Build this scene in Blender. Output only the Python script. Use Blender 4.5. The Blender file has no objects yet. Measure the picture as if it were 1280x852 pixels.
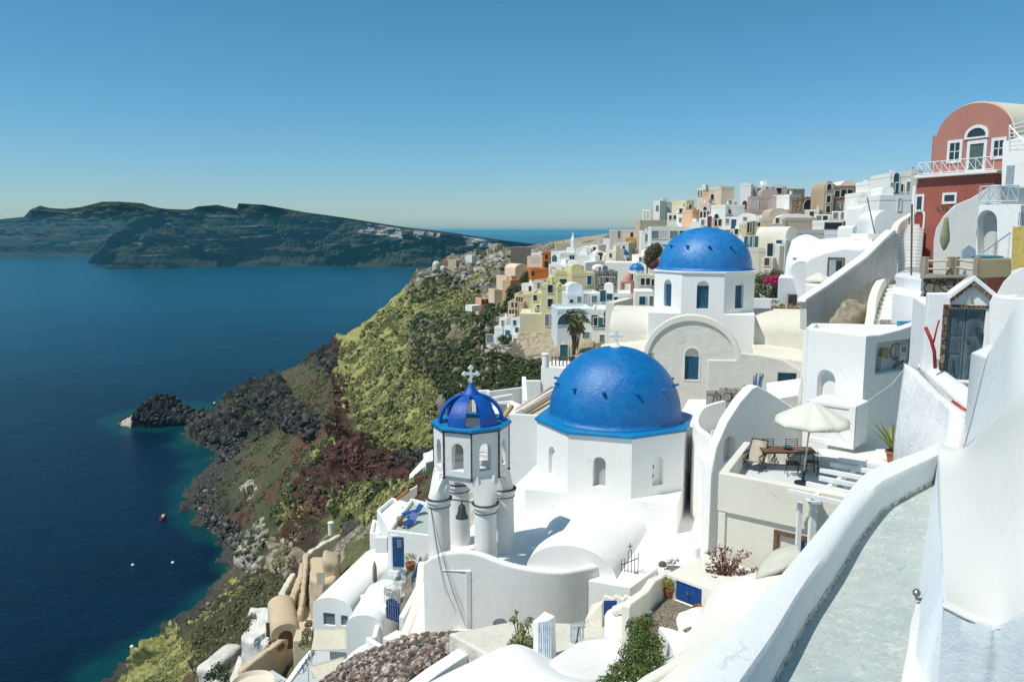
import bpy, bmesh, math, random
import numpy as np
from mathutils import Vector, Matrix
from mathutils.geometry import tessellate_polygon, delaunay_2d_cdt
random.seed(7); rng = np.random.default_rng(7)
SC = bpy.context.scene
COL = SC.collection
PI = math.pi
F = 995.0; TH = math.atan(137/995.0); CT, ST = math.cos(TH), math.sin(TH)
SEA = -100.0

def ray(px, py):
    u = (px-640)/F; v = (426-py)/F
    return Vector((u, CT+v*ST, -ST+v*CT))
def P(px, py, d):
    r = ray(px, py)
    return r*(d/r.y)
def PZ(px, py, z):
    r = ray(px, py)
    return r*(z/r.z)
def S(d, py=426):            # metres per pixel at distance d
    return d/(ray(640, py).y*F)
def proj(X, Y, Z):
    dep = Y*CT - Z*ST; up = Y*ST + Z*CT
    dep = np.maximum(dep, 0.1)
    return 640+F*X/dep, 426-F*up/dep

# ------------------------------------------------------------ noise
def _h(ix, iy, iz, seed):
    n = (ix*374761393 + iy*668265263 + iz*2147483647 + seed*974634777) & 0xffffffff
    n = ((n ^ (n >> 13))*1274126177) & 0xffffffff
    return ((n ^ (n >> 16)) & 0xffff)/65535.0
def vnoise(x, y, z=None, seed=0):
    x = np.asarray(x, float); y = np.asarray(y, float); z = np.zeros_like(x) if z is None else np.asarray(z, float)
    xi = np.floor(x).astype(np.int64); yi = np.floor(y).astype(np.int64); zi = np.floor(z).astype(np.int64)
    fx = x-xi; fy = y-yi; fz = z-zi
    fx = fx*fx*(3-2*fx); fy = fy*fy*(3-2*fy); fz = fz*fz*(3-2*fz)
    r = 0
    for a in (0, 1):
        for b in (0, 1):
            for c in (0, 1):
                r = r + _h(xi+a, yi+b, zi+c, seed)*(fx if a else 1-fx)*(fy if b else 1-fy)*(fz if c else 1-fz)
    return r
def fbm(x, y, z=None, oct=4, seed=0, ridged=False):
    t = 0; amp = 1; s = 0; f = 1
    for o in range(oct):
        n = vnoise(x*f, y*f, None if z is None else z*f, seed+o*17)
        if ridged: n = 1-abs(2*n-1)
        t = t + n*amp; s += amp; amp *= .5; f *= 2.03
    return t/s
def sstep(a, b, x):
    t = np.clip((x-a)/(b-a), 0, 1)
    return t*t*(3-2*t)

# ------------------------------------------------------------ object plumbing
def tag(o, label=None, cat=None, group=None, kind=None):
    if label: o['label'] = label
    if cat: o['category'] = cat
    if group: o['group'] = group
    if kind: o['kind'] = kind
    return o
def thing(name, loc, label, cat, group=None):
    o = bpy.data.objects.new(name, None); COL.objects.link(o)
    o.location = Vector(loc); o.empty_display_size = .3
    return tag(o, label, cat, group)
def wloc(o):
    v = Vector((0, 0, 0))
    while o is not None:
        v += o.location; o = o.parent
    return v
def kids(o): return [c for c in bpy.data.objects if c.parent == o]
def dup(root, loc, rotz=0, scale=1.0, label=None):
    r = root.copy(); COL.objects.link(r); r.location = Vector(loc); r.rotation_euler = (0, 0, rotz); r.scale = (scale,)*3
    if label: r['label'] = label
    for ch in kids(root):
        c = ch.copy(); COL.objects.link(c); c.parent = r
        for g in kids(ch):
            e = g.copy(); COL.objects.link(e); e.parent = c
    return r

class MB:
    def __init__(s):
        s.v = []; s.f = []; s.m = Matrix.Identity(4)
    def add(s, vs, fs):
        n = len(s.v)
        s.v += [s.m @ Vector(p) for p in vs]
        s.f += [tuple(i+n for i in f) for f in fs]
        return s
    def box(s, x0, x1, y0, y1, z0, z1):
        return s.add([(x0,y0,z0),(x1,y0,z0),(x1,y1,z0),(x0,y1,z0),(x0,y0,z1),(x1,y0,z1),(x1,y1,z1),(x0,y1,z1)],
              [(3,2,1,0),(4,5,6,7),(0,1,5,4),(1,2,6,5),(2,3,7,6),(3,0,4,7)])
    def hexa(s, a, b, c, d, A, B, C, D):     # bottom ring abcd (ccw from above), top ring ABCD
        return s.add([a,b,c,d,A,B,C,D], [(3,2,1,0),(4,5,6,7),(0,1,5,4),(1,2,6,5),(2,3,7,6),(3,0,4,7)])
    def prism(s, poly, z0, z1):              # poly: xy ccw; z0/z1 number or list
        n = len(poly)
        a = z0 if isinstance(z0, (list, tuple)) else [z0]*n
        b = z1 if isinstance(z1, (list, tuple)) else [z1]*n
        vs = [(p[0], p[1], a[i]) for i, p in enumerate(poly)] + [(p[0], p[1], b[i]) for i, p in enumerate(poly)]
        tr = tessellate_polygon([[Vector((p[0], p[1], 0)) for p in poly]])
        fs = []
        for t in tr:
            p, q, r = [Vector(poly[i][:2]) for i in t]
            if (q-p).cross(r-p) < 0: t = t[::-1]
            fs.append(tuple(i+n for i in t)); fs.append(tuple(t[::-1]))
        area = sum(poly[i][0]*poly[(i+1) % n][1]-poly[(i+1) % n][0]*poly[i][1] for i in range(n))
        for i in range(n):
            j = (i+1) % n
            fs.append((i, j, j+n, i+n) if area > 0 else (j, i, i+n, j+n))
        return s.add(vs, fs)
    def sheet(s, outer, holes, t):           # wall in local XZ plane, front at y=0 facing -y, back at y=t
        loops = [list(outer)]+[list(h) for h in holes]
        def ar(l): return sum(l[i][0]*l[(i+1) % len(l)][1]-l[(i+1) % len(l)][0]*l[i][1] for i in range(len(l)))
        if ar(loops[0]) < 0: loops[0].reverse()
        for k in range(1, len(loops)):
            if ar(loops[k]) > 0: loops[k].reverse()
        flat = [p for l in loops for p in l]; n = len(flat)
        edges = []; k = 0
        for l in loops:
            edges += [(k+i, k+(i+1) % len(l)) for i in range(len(l))]; k += len(l)
        cv, ce, cf, _a, _b, _c = delaunay_2d_cdt([Vector((p[0], p[1])) for p in flat], edges, [], 0, 1e-6)
        def inside(x, y, l):
            r = False
            for i in range(len(l)):
                x1, y1 = l[i]; x2, y2 = l[(i+1) % len(l)]
                if (y1 > y) != (y2 > y) and x < (x2-x1)*(y-y1)/(y2-y1)+x1: r = not r
            return r
        vs = [(p[0], 0, p[1]) for p in flat]+[(p[0], t, p[1]) for p in flat]
        nb = len(vs); nc = len(cv); vs += [(p[0], 0, p[1]) for p in cv]+[(p[0], t, p[1]) for p in cv]
        fs = []
        for q in cf:
            cx_ = sum(cv[i][0] for i in q)/len(q); cy_ = sum(cv[i][1] for i in q)/len(q)
            if not inside(cx_, cy_, loops[0]) or any(inside(cx_, cy_, l) for l in loops[1:]): continue
            a, b_, c = [cv[i] for i in q[:3]]
            if (b_-a).cross(c-a) < 0: q = q[::-1]
            fs.append(tuple(i+nb for i in q)); fs.append(tuple(i+nb+nc for i in q[::-1]))
        k = 0
        for l in loops:
            m = len(l)
            for i in range(m):
                a = k+i; b = k+(i+1) % m
                fs.append((b, a, a+n, b+n))
            k += m
        return s.add(vs, fs)
    def tube(s, pts, r, n=8, r2=None, cap=True):
        pts = [Vector(p) for p in pts]; N = len(pts)
        rs = r if isinstance(r, (list, tuple)) else [r+(0 if r2 is None else (r2-r)*i/(N-1)) for i in range(N)]
        vs = []; fs = []; up = None
        for i, p in enumerate(pts):
            t = (pts[min(i+1, N-1)]-pts[max(i-1, 0)]).normalized()
            if up is None:
                up = Vector((0, 0, 1)) if abs(t.z) < .9 else Vector((1, 0, 0))
            a = t.cross(up).normalized(); b = a.cross(t).normalized(); up = b
            for k in range(n):
                w = 2*PI*k/n
                vs.append(p+(a*math.cos(w)+b*math.sin(w))*rs[i])
        for i in range(N-1):
            for k in range(n):
                j = (k+1) % n
                fs.append((i*n+k, (i+1)*n+k, (i+1)*n+j, i*n+j)[::-1])
        if cap:
            fs.append(tuple(range(n))[::-1]); fs.append(tuple(range((N-1)*n, N*n)))
        return s.add(vs, fs)
    def lathe(s, prof, c, n=24, a0=0, squash=1):    # prof [(r,z)..] bottom to top
        vs = []; fs = []
        for r, z in prof:
            for k in range(n):
                w = a0+2*PI*k/n
                vs.append((c[0]+r*math.cos(w), c[1]+r*math.sin(w)*squash, c[2]+z))
        for i in range(len(prof)-1):
            for k in range(n):
                j = (k+1) % n
                fs.append((i*n+k, i*n+j, (i+1)*n+j, (i+1)*n+k))
        fs.append(tuple(range(n))[::-1]); fs.append(tuple(range((len(prof)-1)*n, len(prof)*n)))
        return s.add(vs, fs)
    def grid(s, rows, closed=False):        # rows of points -> quads
        n = len(rows[0]); vs = [p for r in rows for p in r]; fs = []
        for i in range(len(rows)-1):
            for k in range(n if closed else n-1):
                j = (k+1) % n
                fs.append((i*n+k, i*n+j, (i+1)*n+j, (i+1)*n+k))
        return s.add(vs, fs)
    def vault(s, x0, x1, y0, y1, z0, rise, n=14, thick=None):   # barrel along y, solid
        pts = [(x0+(x1-x0)*(1-math.cos(PI*i/n))/2, z0+rise*math.sin(PI*i/n)) for i in range(n+1)]
        s.sheet_y(pts, y0, y1); return s
    def sheet_y(s, pts, y0, y1):            # polygon in xz extruded y0..y1
        old = s.m; s.m = old @ Matrix.Translation((0, y0, 0)); s.sheet(pts, [], y1-y0); s.m = old
        return s
    def build(s, name, mat, parent=None, bevel=0, seg=2, smooth=None, base=None, fix=True, sub=0, disp=0, dsc=1.5, rem=0):
        me = bpy.data.meshes.new(name)
        V = s.v
        if parent is not None: off = wloc(parent)
        elif base is not None: off = Vector(base)
        else:
            xs = [p.x for p in V]; ys = [p.y for p in V]; zs = [p.z for p in V]
            off = Vector(((min(xs)+max(xs))/2, (min(ys)+max(ys))/2, min(zs)))
        me.from_pydata([p-off for p in V], [], s.f)
        if fix:
            b = bmesh.new(); b.from_mesh(me); bmesh.ops.remove_doubles(b, verts=b.verts, dist=2e-5); bmesh.ops.recalc_face_normals(b, faces=b.faces); b.to_mesh(me); b.free()
        o = bpy.data.objects.new(name, me); COL.objects.link(o)
        if parent is not None: o.parent = parent
        else: o.location = off
        if mat is not None: me.materials.append(mat)
        if rem:
            m = o.modifiers.new('rem', 'REMESH'); m.mode = 'VOXEL'; m.voxel_size = rem; m.use_smooth_shade = True
            m = o.modifiers.new('sm', 'SMOOTH'); m.factor = .7; m.iterations = max(1, int(bevel/rem*3)) if bevel else 3
            bevel = 0
        if bevel:
            m = o.modifiers.new('bev', 'BEVEL'); m.width = bevel; m.segments = seg; m.limit_method = 'ANGLE'; m.angle_limit = math.radians(35)
            m.harden_normals = True
        if sub:
            m = o.modifiers.new('sub', 'SUBSURF'); m.levels = sub; m.render_levels = sub
        if disp:
            t = TEX(dsc); m = o.modifiers.new('disp', 'DISPLACE'); m.texture = t; m.strength = disp; m.texture_coords = 'GLOBAL'; m.mid_level = .5
            if rem: o.modifiers.move(len(o.modifiers)-1, 1)
        if smooth is None: smooth = bool(bevel or sub)
        if smooth:
            for p in me.polygons: p.use_smooth = True
            if bevel and not sub:
                pass
        if smooth == 'auto':
            sharp(me, 40)
        return o
def sharp(me, deg):
    b = bmesh.new(); b.from_mesh(me)
    for e in b.edges:
        if len(e.link_faces) != 2 or e.calc_face_angle(0) > math.radians(deg): e.smooth = False
    b.to_mesh(me); b.free()
_tex = {}
def TEX(sc):
    if sc not in _tex:
        t = bpy.data.textures.new('lump', 'CLOUDS'); t.noise_scale = sc; t.noise_depth = 2; _tex[sc] = t
    return _tex[sc]
def rotm(loc, deg): return Matrix.Translation(Vector(loc)) @ Matrix.Rotation(math.radians(deg), 4, 'Z')
def archpts(x, z, w, h, n=10, rise=None):   # arched opening outline, bottom centre at x,z
    r = w/2; rise = r if rise is None else rise
    return [(x-r, z), (x+r, z)]+[(x+r*math.cos(PI*i/n), z+h-rise+rise*math.sin(PI*i/n)) for i in range(n+1)]
def rectpts(x, z, w, h): return [(x-w/2, z), (x+w/2, z), (x+w/2, z+h), (x-w/2, z+h)]
def ngon(c, r, n, a0): return [(c[0]+r*math.cos(a0+2*PI*i/n), c[1]+r*math.sin(a0+2*PI*i/n)) for i in range(n)]
def smoothline(pts, k=6):                   # catmull-rom
    pts = [Vector(p) for p in pts]; out = []
    for i in range(len(pts)-1):
        p0 = pts[max(i-1, 0)]; p1 = pts[i]; p2 = pts[i+1]; p3 = pts[min(i+2, len(pts)-1)]
        for j in range(k):
            t = j/k
            out.append(.5*((2*p1)+(p2-p0)*t+(2*p0-5*p1+4*p2-p3)*t*t+(3*p1-p0-3*p2+p3)*t*t*t))
    out.append(pts[-1]); return out
# ------------------------------------------------------------ materials
class NT:
    def __init__(s, name):
        s.mat = bpy.data.materials.new(name); s.mat.use_nodes = True
        s.t = s.mat.node_tree; s.n = s.t.nodes; s.b = s.n['Principled BSDF']
    def new(s, typ, **kw):
        n = s.n.new(typ)
        for k, v in kw.items():
            if k in n.inputs: n.inputs[k].default_value = v
            else: setattr(n, k, v)
        return n
    def l(s, a, b): s.t.links.new(a, b)
    def coord(s, obj=False):
        if obj: return s.new('ShaderNodeTexCoord').outputs['Object']
        return s.new('ShaderNodeNewGeometry').outputs['Position']
    def noise(s, sc, detail=4, rough=.55, co=None, dist=0):
        n = s.new('ShaderNodeTexNoise'); n.inputs['Scale'].default_value = sc; n.inputs['Detail'].default_value = detail
        n.inputs['Roughness'].default_value = rough; n.inputs['Distortion'].default_value = dist
        s.l(co or s.coord(), n.inputs['Vector']); return n.outputs['Fac']
    def ramp(s, fac, stops):
        r = s.new('ShaderNodeValToRGB'); s.l(fac, r.inputs['Fac'])
        e = r.color_ramp.elements
        while len(e) < len(stops): e.new(.5)
        for i, (p, c) in enumerate(stops):
            e[i].position = p; e[i].color = c if len(c) == 4 else (*c, 1)
        return r.outputs['Color']
    def mix(s, fac, a, b, mode='MIX'):
        m = s.new('ShaderNodeMix', data_type='RGBA', blend_type=mode)
        for inp, v in ((m.inputs[0], fac), (m.inputs[6], a), (m.inputs[7], b)):
            if isinstance(v, (int, float)): inp.default_value = v
            elif isinstance(v, tuple): inp.default_value = (*v, 1) if len(v) == 3 else v
            else: s.l(v, inp)
        return m.outputs[2]
    def bump(s, h, strength, dist):
        b = s.new('ShaderNodeBump'); b.inputs['Strength'].default_value = strength; b.inputs['Distance'].default_value = dist
        s.l(h, b.inputs['Height']); s.l(b.outputs['Normal'], s.b.inputs['Normal']); return b
    def math(s, op, a, b=0.0):
        m = s.new('ShaderNodeMath', operation=op)
        for i, v in ((0, a), (1, b)):
            if isinstance(v, (int, float)): m.inputs[i].default_value = v
            else: s.l(v, m.inputs[i])
        return m.outputs[0]
_mc = {}
def plaster(col=(.8,.79,.76), dirt=.25, rough=.85, bump=.5, dcol=None, coarse=1.0, name='plaster'):
    key = ('pl', col, dirt, rough, bump, dcol, coarse)
    if key in _mc: return _mc[key]
    t = NT(name)
    n1 = t.noise(.45*coarse, 6, .6); n2 = t.noise(6*coarse, 6, .65); n3 = t.noise(38, 3, .6)
    dc = dcol or (col[0]*.74, col[1]*.72, col[2]*.66)
    f = t.ramp(n1, [(.42, (0,0,0)), (.75, (1,1,1))])
    f2 = t.ramp(n2, [(.45, (0,0,0)), (.8, (1,1,1))])
    c = t.mix(t.math('MULTIPLY', f, dirt), col, dc)
    c = t.mix(t.math('MULTIPLY', f2, dirt*.8), c, dc)
    # rain streaks (long in z)
    mp = t.new('ShaderNodeMapping'); t.l(t.coord(), mp.inputs['Vector']); mp.inputs['Scale'].default_value = (3.2, 3.2, .35)
    n4 = t.noise(1.0, 5, .6, mp.outputs[0])
    c = t.mix(t.math('MULTIPLY', t.ramp(n4, [(.52, (0,0,0)), (.8, (1,1,1))]), dirt*.8), c, dc)
    # hairline cracks here and there
    co = t.coord(); nz = t.new('ShaderNodeTexNoise'); nz.inputs['Scale'].default_value = 1.7; nz.inputs['Detail'].default_value = 6; t.l(co, nz.inputs['Vector'])
    ad = t.new('ShaderNodeVectorMath', operation='MULTIPLY_ADD'); t.l(nz.outputs['Color'], ad.inputs[0]); ad.inputs[1].default_value = (.9, .9, .9); t.l(co, ad.inputs[2])
    ve = t.new('ShaderNodeTexVoronoi'); ve.feature = 'DISTANCE_TO_EDGE'; ve.inputs['Scale'].default_value = .55; t.l(ad.outputs[0], ve.inputs['Vector'])
    cr = t.math('MULTIPLY', t.ramp(ve.outputs['Distance'], [(.004, (1,1,1)), (.012, (0,0,0))]), t.ramp(t.noise(.7, 2), [(.56, (0,0,0)), (.66, (.3,.3,.3))]))
    c = t.mix(cr, c, tuple(x*.45 for x in dc))
    t.l(c, t.b.inputs['Base Color']); t.b.inputs['Roughness'].default_value = rough
    t.b.inputs['Specular IOR Level'].default_value = .25
    h = t.math('ADD', t.math('MULTIPLY', n2, .28), t.math('ADD', t.math('MULTIPLY', n3, .05), t.math('MULTIPLY', n1, .8)))
    t.bump(h, bump, .09)
    _mc[key] = t.mat; return t.mat
def paint(col, rough=.5, metal=0, var=.15, name='paint', spec=.4, bump=0, bsc=20):
    key = ('pa', col, rough, metal, var, spec, bump)
    if key in _mc: return _mc[key]
    t = NT(name); n = t.noise(bsc*.25, 5, .6)
    c = t.mix(t.ramp(n, [(.35, (0,0,0)), (.7, (1,1,1))]), col, tuple(x*(1-var*2) for x in col))
    t.l(c, t.b.inputs['Base Color']); t.b.inputs['Roughness'].default_value = rough; t.b.inputs['Metallic'].default_value = metal
    t.b.inputs['Specular IOR Level'].default_value = spec
    if bump: t.bump(t.noise(bsc, 4, .6), bump, .02)
    _mc[key] = t.mat; return t.mat
def stone(c1, c2, sc=3.0, name='stone', bump=.9, mortar=None, dist=.15):
    key = ('st', c1, c2, sc, bump, mortar)
    if key in _mc: return _mc[key]
    t = NT(name)
    v = t.new('ShaderNodeTexVoronoi'); v.inputs['Scale'].default_value = sc
    wob = t.new('ShaderNodeMixRGB') if False else None
    co = t.coord()
    nz = t.new('ShaderNodeTexNoise'); nz.inputs['Scale'].default_value = sc*.8; t.l(co, nz.inputs['Vector'])
    add = t.new('ShaderNodeVectorMath', operation='MULTIPLY_ADD'); t.l(nz.outputs['Color'], add.inputs[0]); add.inputs[1].default_value = (.25/sc*2,)*3; t.l(co, add.inputs[2])
    t.l(add.outputs[0], v.inputs['Vector'])
    e = t.new('ShaderNodeTexVoronoi'); e.feature = 'DISTANCE_TO_EDGE'; e.inputs['Scale'].default_value = sc; t.l(add.outputs[0], e.inputs['Vector'])
    sep = t.new('ShaderNodeSeparateColor'); t.l(v.outputs['Color'], sep.inputs[0])
    c = t.mix(sep.outputs[0], c1, c2)
    c = t.mix(t.ramp(t.noise(sc*4, 6, .7), [(.35, (0,0,0)), (.75, (1,1,1))]), c, tuple(x*.55 for x in c1))
    ed = t.ramp(e.outputs['Distance'], [(.02, (0,0,0)), (.1, (1,1,1))])
    c = t.mix(ed, mortar or tuple(x*.35 for x in c1), c)
    t.l(c, t.b.inputs['Base Color']); t.b.inputs['Roughness'].default_value = .9
    t.bump(t.math('ADD', ed, t.noise(sc*6, 5, .65)), bump, dist)
    _mc[key] = t.mat; return t.mat
def leafy(c1, c2, name='leaf', c3=None):
    key = ('lf', c1, c2, c3)
    if key in _mc: return _mc[key]
    t = NT(name); oi = t.new('ShaderNodeNewGeometry')
    r = oi.outputs['Random Per Island']
    c = t.mix(r, c1, c2)
    if c3: c = t.mix(t.ramp(t.noise(1.2, 3), [(.5, (0,0,0)), (.6, (1,1,1))]), c, c3)
    t.l(c, t.b.inputs['Base Color']); t.b.inputs['Roughness'].default_value = .6
    t.b.inputs['Specular IOR Level'].default_value = .2
    tr = t.new('ShaderNodeBsdfTranslucent'); t.l(c, tr.inputs['Color'])
    mx = t.new('ShaderNodeMixShader'); mx.inputs[0].default_value = .25
    t.l(t.b.outputs[0], mx.inputs[1]); t.l(tr.outputs[0], mx.inputs[2]); t.l(mx.outputs[0], t.n['Material Output'].inputs['Surface'])
    _mc[key] = t.mat; return t.mat
def glassy(col=(.02,.03,.04)):
    return paint(col, .08, 0, .1, 'window_glass', .8)

WHITE = plaster((.85,.845,.82), .16)
WHITE2 = plaster((.82,.81,.78), .24)
WARM = plaster((.78,.745,.66), .25)
CREAM = plaster((.72,.66,.53), .3)
OLDP = plaster((.62,.56,.43), .55, dcol=(.36,.33,.25), bump=.9)
ROUGHW = plaster((.70,.67,.58), .35, dcol=(.52,.48,.38), bump=1.0, coarse=1.3)
GREYP = plaster((.60,.60,.58), .35, bump=.7)
PINK = plaster((.62,.36,.28), .3)
REDH = plaster((.37,.115,.085), .6, dcol=(.22,.075,.055))
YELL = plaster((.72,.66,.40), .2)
YELL_SHADED = plaster((.68,.60,.34), .25)  # darker yellow copy for walls in shade; the shade is in the colour
OCHRE = plaster((.66,.42,.12), .25)
ORANGE = plaster((.62,.20,.04), .25)
PEACH = plaster((.72,.47,.28), .25)
MAUVE = plaster((.50,.40,.36), .25)
SAND = plaster((.60,.50,.36), .4)
BROWNST = plaster((.33,.25,.17), .5)
SHADEB = plaster((.62,.68,.76), .1)
DARK = paint((.03,.035,.04), .4, name='dark_opening')
BLUE = paint((.012,.075,.30), .42, name='blue_paint', var=.2)
BLUEW = paint((.02,.11,.19), .45, name='shutter_blue', var=.2)
GREYD = paint((.14,.19,.22), .55, name='grey_door', var=.2, bump=.3)
WOODB = paint((.20,.11,.06), .7, name='brown_wood', var=.3)
IRON = paint((.02,.02,.022), .5, name='black_iron')
WPAINT = paint((.80,.80,.78), .5, name='white_paint', var=.06)
TERRA = paint((.42,.15,.06), .75, name='terracotta', var=.25)
GLASS = glassy()
# ------------------------------------------------------------ terrain: thin-plate surface through surveyed points
CP = [  # px, py, depth
 # waterline (py fixes the depth)
 (150,852,0),(215,800,0),(255,760,0),(303,715,0),(300,690,0),(268,660,0),(243,632,0),(262,598,0),(287,572,0),(245,545,0),(292,500,0),(340,478,0),(385,460,0),
 # lower slope
 (300,650,238),(350,600,232),(370,560,262),(340,640,205),(400,520,300),(350,530,345),(400,480,380),(420,455,420),
 (345,690,196),(290,755,172),(240,800,155),(215,835,142),(330,740,150),(300,780,140),(265,815,132),
 (372,640,178),(385,600,200),
 # foot of red cliff / gully
 (410,560,250),(375,690,128),(395,650,132),(350,740,112),
 # top edge of red cliff, upper slope
 (432,424,325),(470,395,335),(510,365,350),(520,350,365),(535,345,350),
 (450,450,290),(440,480,262),(435,515,238),(450,560,205),(425,575,190),
 (500,430,285),(500,480,225),(500,520,195),(560,380,300),(560,420,240),(560,460,185),(520,565,165),
 (600,350,330),(600,390,240),(600,430,170),(640,360,280),(650,330,320),(620,320,360),(660,312,350),(700,324,300),
 (470,585,140),(470,600,105),(520,590,100),
 # scrub in front of red band
 (450,625,98),(480,640,80),(420,650,98),(510,610,80),
 # shrub slope left of the domes
 (600,470,115),(640,460,112),(660,480,95),(620,500,92),(560,520,110),
 # lower-left village
 (440,665,72),(400,700,70),(380,740,62),(350,780,60),(320,800,62),(290,835,66),(330,850,56),(420,790,48),(470,700,52),(520,700,48),(500,800,40),(440,850,38),(560,760,36),(400,830,50),
 # under the churches
 (600,690,36),(700,680,36),(780,700,38),(700,540,48),(640,520,58),(690,470,90),(720,455,98),(860,520,54),(880,505,66),(800,430,85),
 # terrace house, bottom middle
 (760,800,26),(880,760,24),(700,850,22),(950,700,25),(1000,560,30),(1010,500,38),
 # town
 (690,440,115),(680,400,150),(650,400,165),(640,380,190),(700,350,200),(740,330,215),(740,420,108),(760,380,135),(790,350,165),(760,318,240),(800,314,215),
 (800,400,100),(850,300,185),(870,285,190),(900,285,165),(920,260,185),(990,265,165),(1050,255,150),(960,395,78),(940,350,112),(920,320,138),(980,330,95),
 (1040,300,115),(1100,270,105),(1140,240,112),(1180,230,125),(1000,440,58),(1060,410,50),(1100,400,42),(1120,300,70),(1150,290,72),(1200,300,58),(1250,330,48),(1180,420,36),(1250,420,32),(1280,380,36),
]
wp = []
for a, b, d in CP:
    p = PZ(a, b, SEA) if d == 0 else P(a, b, d)
    wp.append((p.x, p.y, p.z))
wp += [(60,20,-3),(120,40,4),(100,100,8),(180,150,12),(250,300,14),(160,260,12),(300,500,-20),(120,420,-8),(60,520,-40),(0,620,-95),(-60,650,-100),(150,700,-60),(400,800,-80),(-20,480,-42),(400,200,10),
       (0,18,-22),(10,16,-12),(20,20,-9),(-20,30,-32),(-40,40,-50),(-60,60,-78),(-70,100,-100),(-90,60,-108),(40,60,-5),
       (-160,150,-140),(-200,300,-150),(-230,420,-150),(-210,620,-150),(-100,750,-140),(50,800,-130),(-130,-40,-150),(-30,-20,-60),(60,-40,-4),(250,900,-130)]
wp = np.array(wp)
def tps_fit(pts, lam=1.5):
    n = len(pts); X = pts[:, :2]/100; r = np.linalg.norm(X[:, None]-X[None], axis=2)
    K = np.where(r > 0, r*r*np.log(r+1e-9), 0)+np.eye(n)*lam*1e-3
    Pm = np.c_[np.ones(n), X]; A = np.block([[K, Pm], [Pm.T, np.zeros((3, 3))]])
    s = np.linalg.solve(A, np.r_[pts[:, 2], 0, 0, 0]); return X, s
_X, _s = tps_fit(wp)
def hbase(x, y):
    x = np.asarray(x, float); y = np.asarray(y, float); sh = x.shape
    q = np.c_[x.ravel(), y.ravel()]/100; out = np.zeros(len(q))
    for i in range(0, len(q), 20000):
        c = q[i:i+20000]; r = np.linalg.norm(c[:, None]-_X[None], axis=2)
        out[i:i+20000] = np.where(r > 0, r*r*np.log(r+1e-9), 0) @ _s[:-3]+_s[-3]+c @ _s[-2:]
    return out.reshape(sh)
def in_poly(px, py, poly):
    r = np.zeros(px.shape, bool); n = len(poly)
    for i in range(n):
        x1, y1 = poly[i]; x2, y2 = poly[(i+1) % n]
        c = ((y1 > py) != (y2 > py)) & (px < (x2-x1)*(py-y1)/((y2-y1) if y2 != y1 else 1e-9)+x1)
        r ^= c
    return r
# ground-cover zones, surveyed outlines (corners on the ground found through the camera, then fixed to the ground)
ZONES = [ # name, polygon in picture coordinates
 ('bright', [(425,425),(520,352),(560,352),(640,395),(560,430),(545,500),(540,560),(470,560),(440,520),(430,470)]),
 ('dark',   [(560,395),(600,372),(650,355),(665,400),(640,410),(600,440),(690,455),(690,500),(540,520),(535,450),(520,440),(530,415)]),
 ('rock',   [(515,325),(545,322),(700,300),(700,340),(660,345),(620,380),(600,368),(560,345),(520,352)]),
 ('rock',   [(600,420),(660,415),(710,440),(690,460),(650,452),(600,445)]),
 ('bright', [(560,368),(620,328),(650,322),(610,352),(575,382)]),
 ('dark',   [(515,400),(530,395),(560,440),(590,470),(600,500),(575,470),(520,470),(512,440)]),
 ('red',    [(422,420),(436,425),(440,470),(452,490),(442,530),(450,560),(520,572),(528,600),(450,600),(425,612),(405,660),(380,720),(355,745),(352,700),(370,640),(385,590),(415,560),(425,500),(418,450)]),
 ('scrub',  [(400,625),(450,600),(520,600),(530,640),(470,660),(430,665),(400,650)]),
 ('redsoil',[(380,540),(425,500),(424,520),(390,570),(300,660),(285,660),(330,620)]),
 ('bright', [(390,570),(415,560),(432,568),(415,585),(395,590)]),
 ('bright', [(372,640),(385,600),(372,690),(310,735),(250,785),(235,790),(290,740),(345,700)]),
 ('bright', [(170,840),(215,800),(255,800),(262,830),(235,860),(150,870)]),
 ('dark',   [(520,320),(555,325),(560,345),(600,350),(565,372),(530,375),(510,372)]),
 ('white',  [(305,665),(330,655),(332,690),(322,715),(303,712),(300,690)]),
 ('white',  [(305,605),(318,600),(322,615),(308,620)]),
 ('blackrock',[(280,490),(345,470),(370,500),(400,520),(390,545),(340,535),(300,560),(250,555),(240,540),(285,520)]),
 ('blackrock',[(378,455),(395,435),(425,440),(420,462)]),
 ('village',[(362,700),(425,668),(470,640),(545,600),(560,800),(430,870),(300,870),(262,840),(290,800),(345,765)]),
 ('brown',  [(230,800),(300,740),(360,700),(365,740),(330,800),(260,850)]),
]
CZ = {'bright': (.36,.35,.13), 'dark': (.050,.060,.028), 'rock': (.30,.27,.22), 'red': (.095,.046,.036), 'scrub': (.13,.145,.055), 'redsoil': (.14,.075,.05),
      'white': (.42,.40,.34), 'blackrock': (.028,.028,.026), 'brown': (.115,.10,.06), 'slope': (.115,.11,.065), 'shore': (.075,.072,.066), 'village': (.42,.37,.29), 'town': (.72,.70,.64)}
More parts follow.
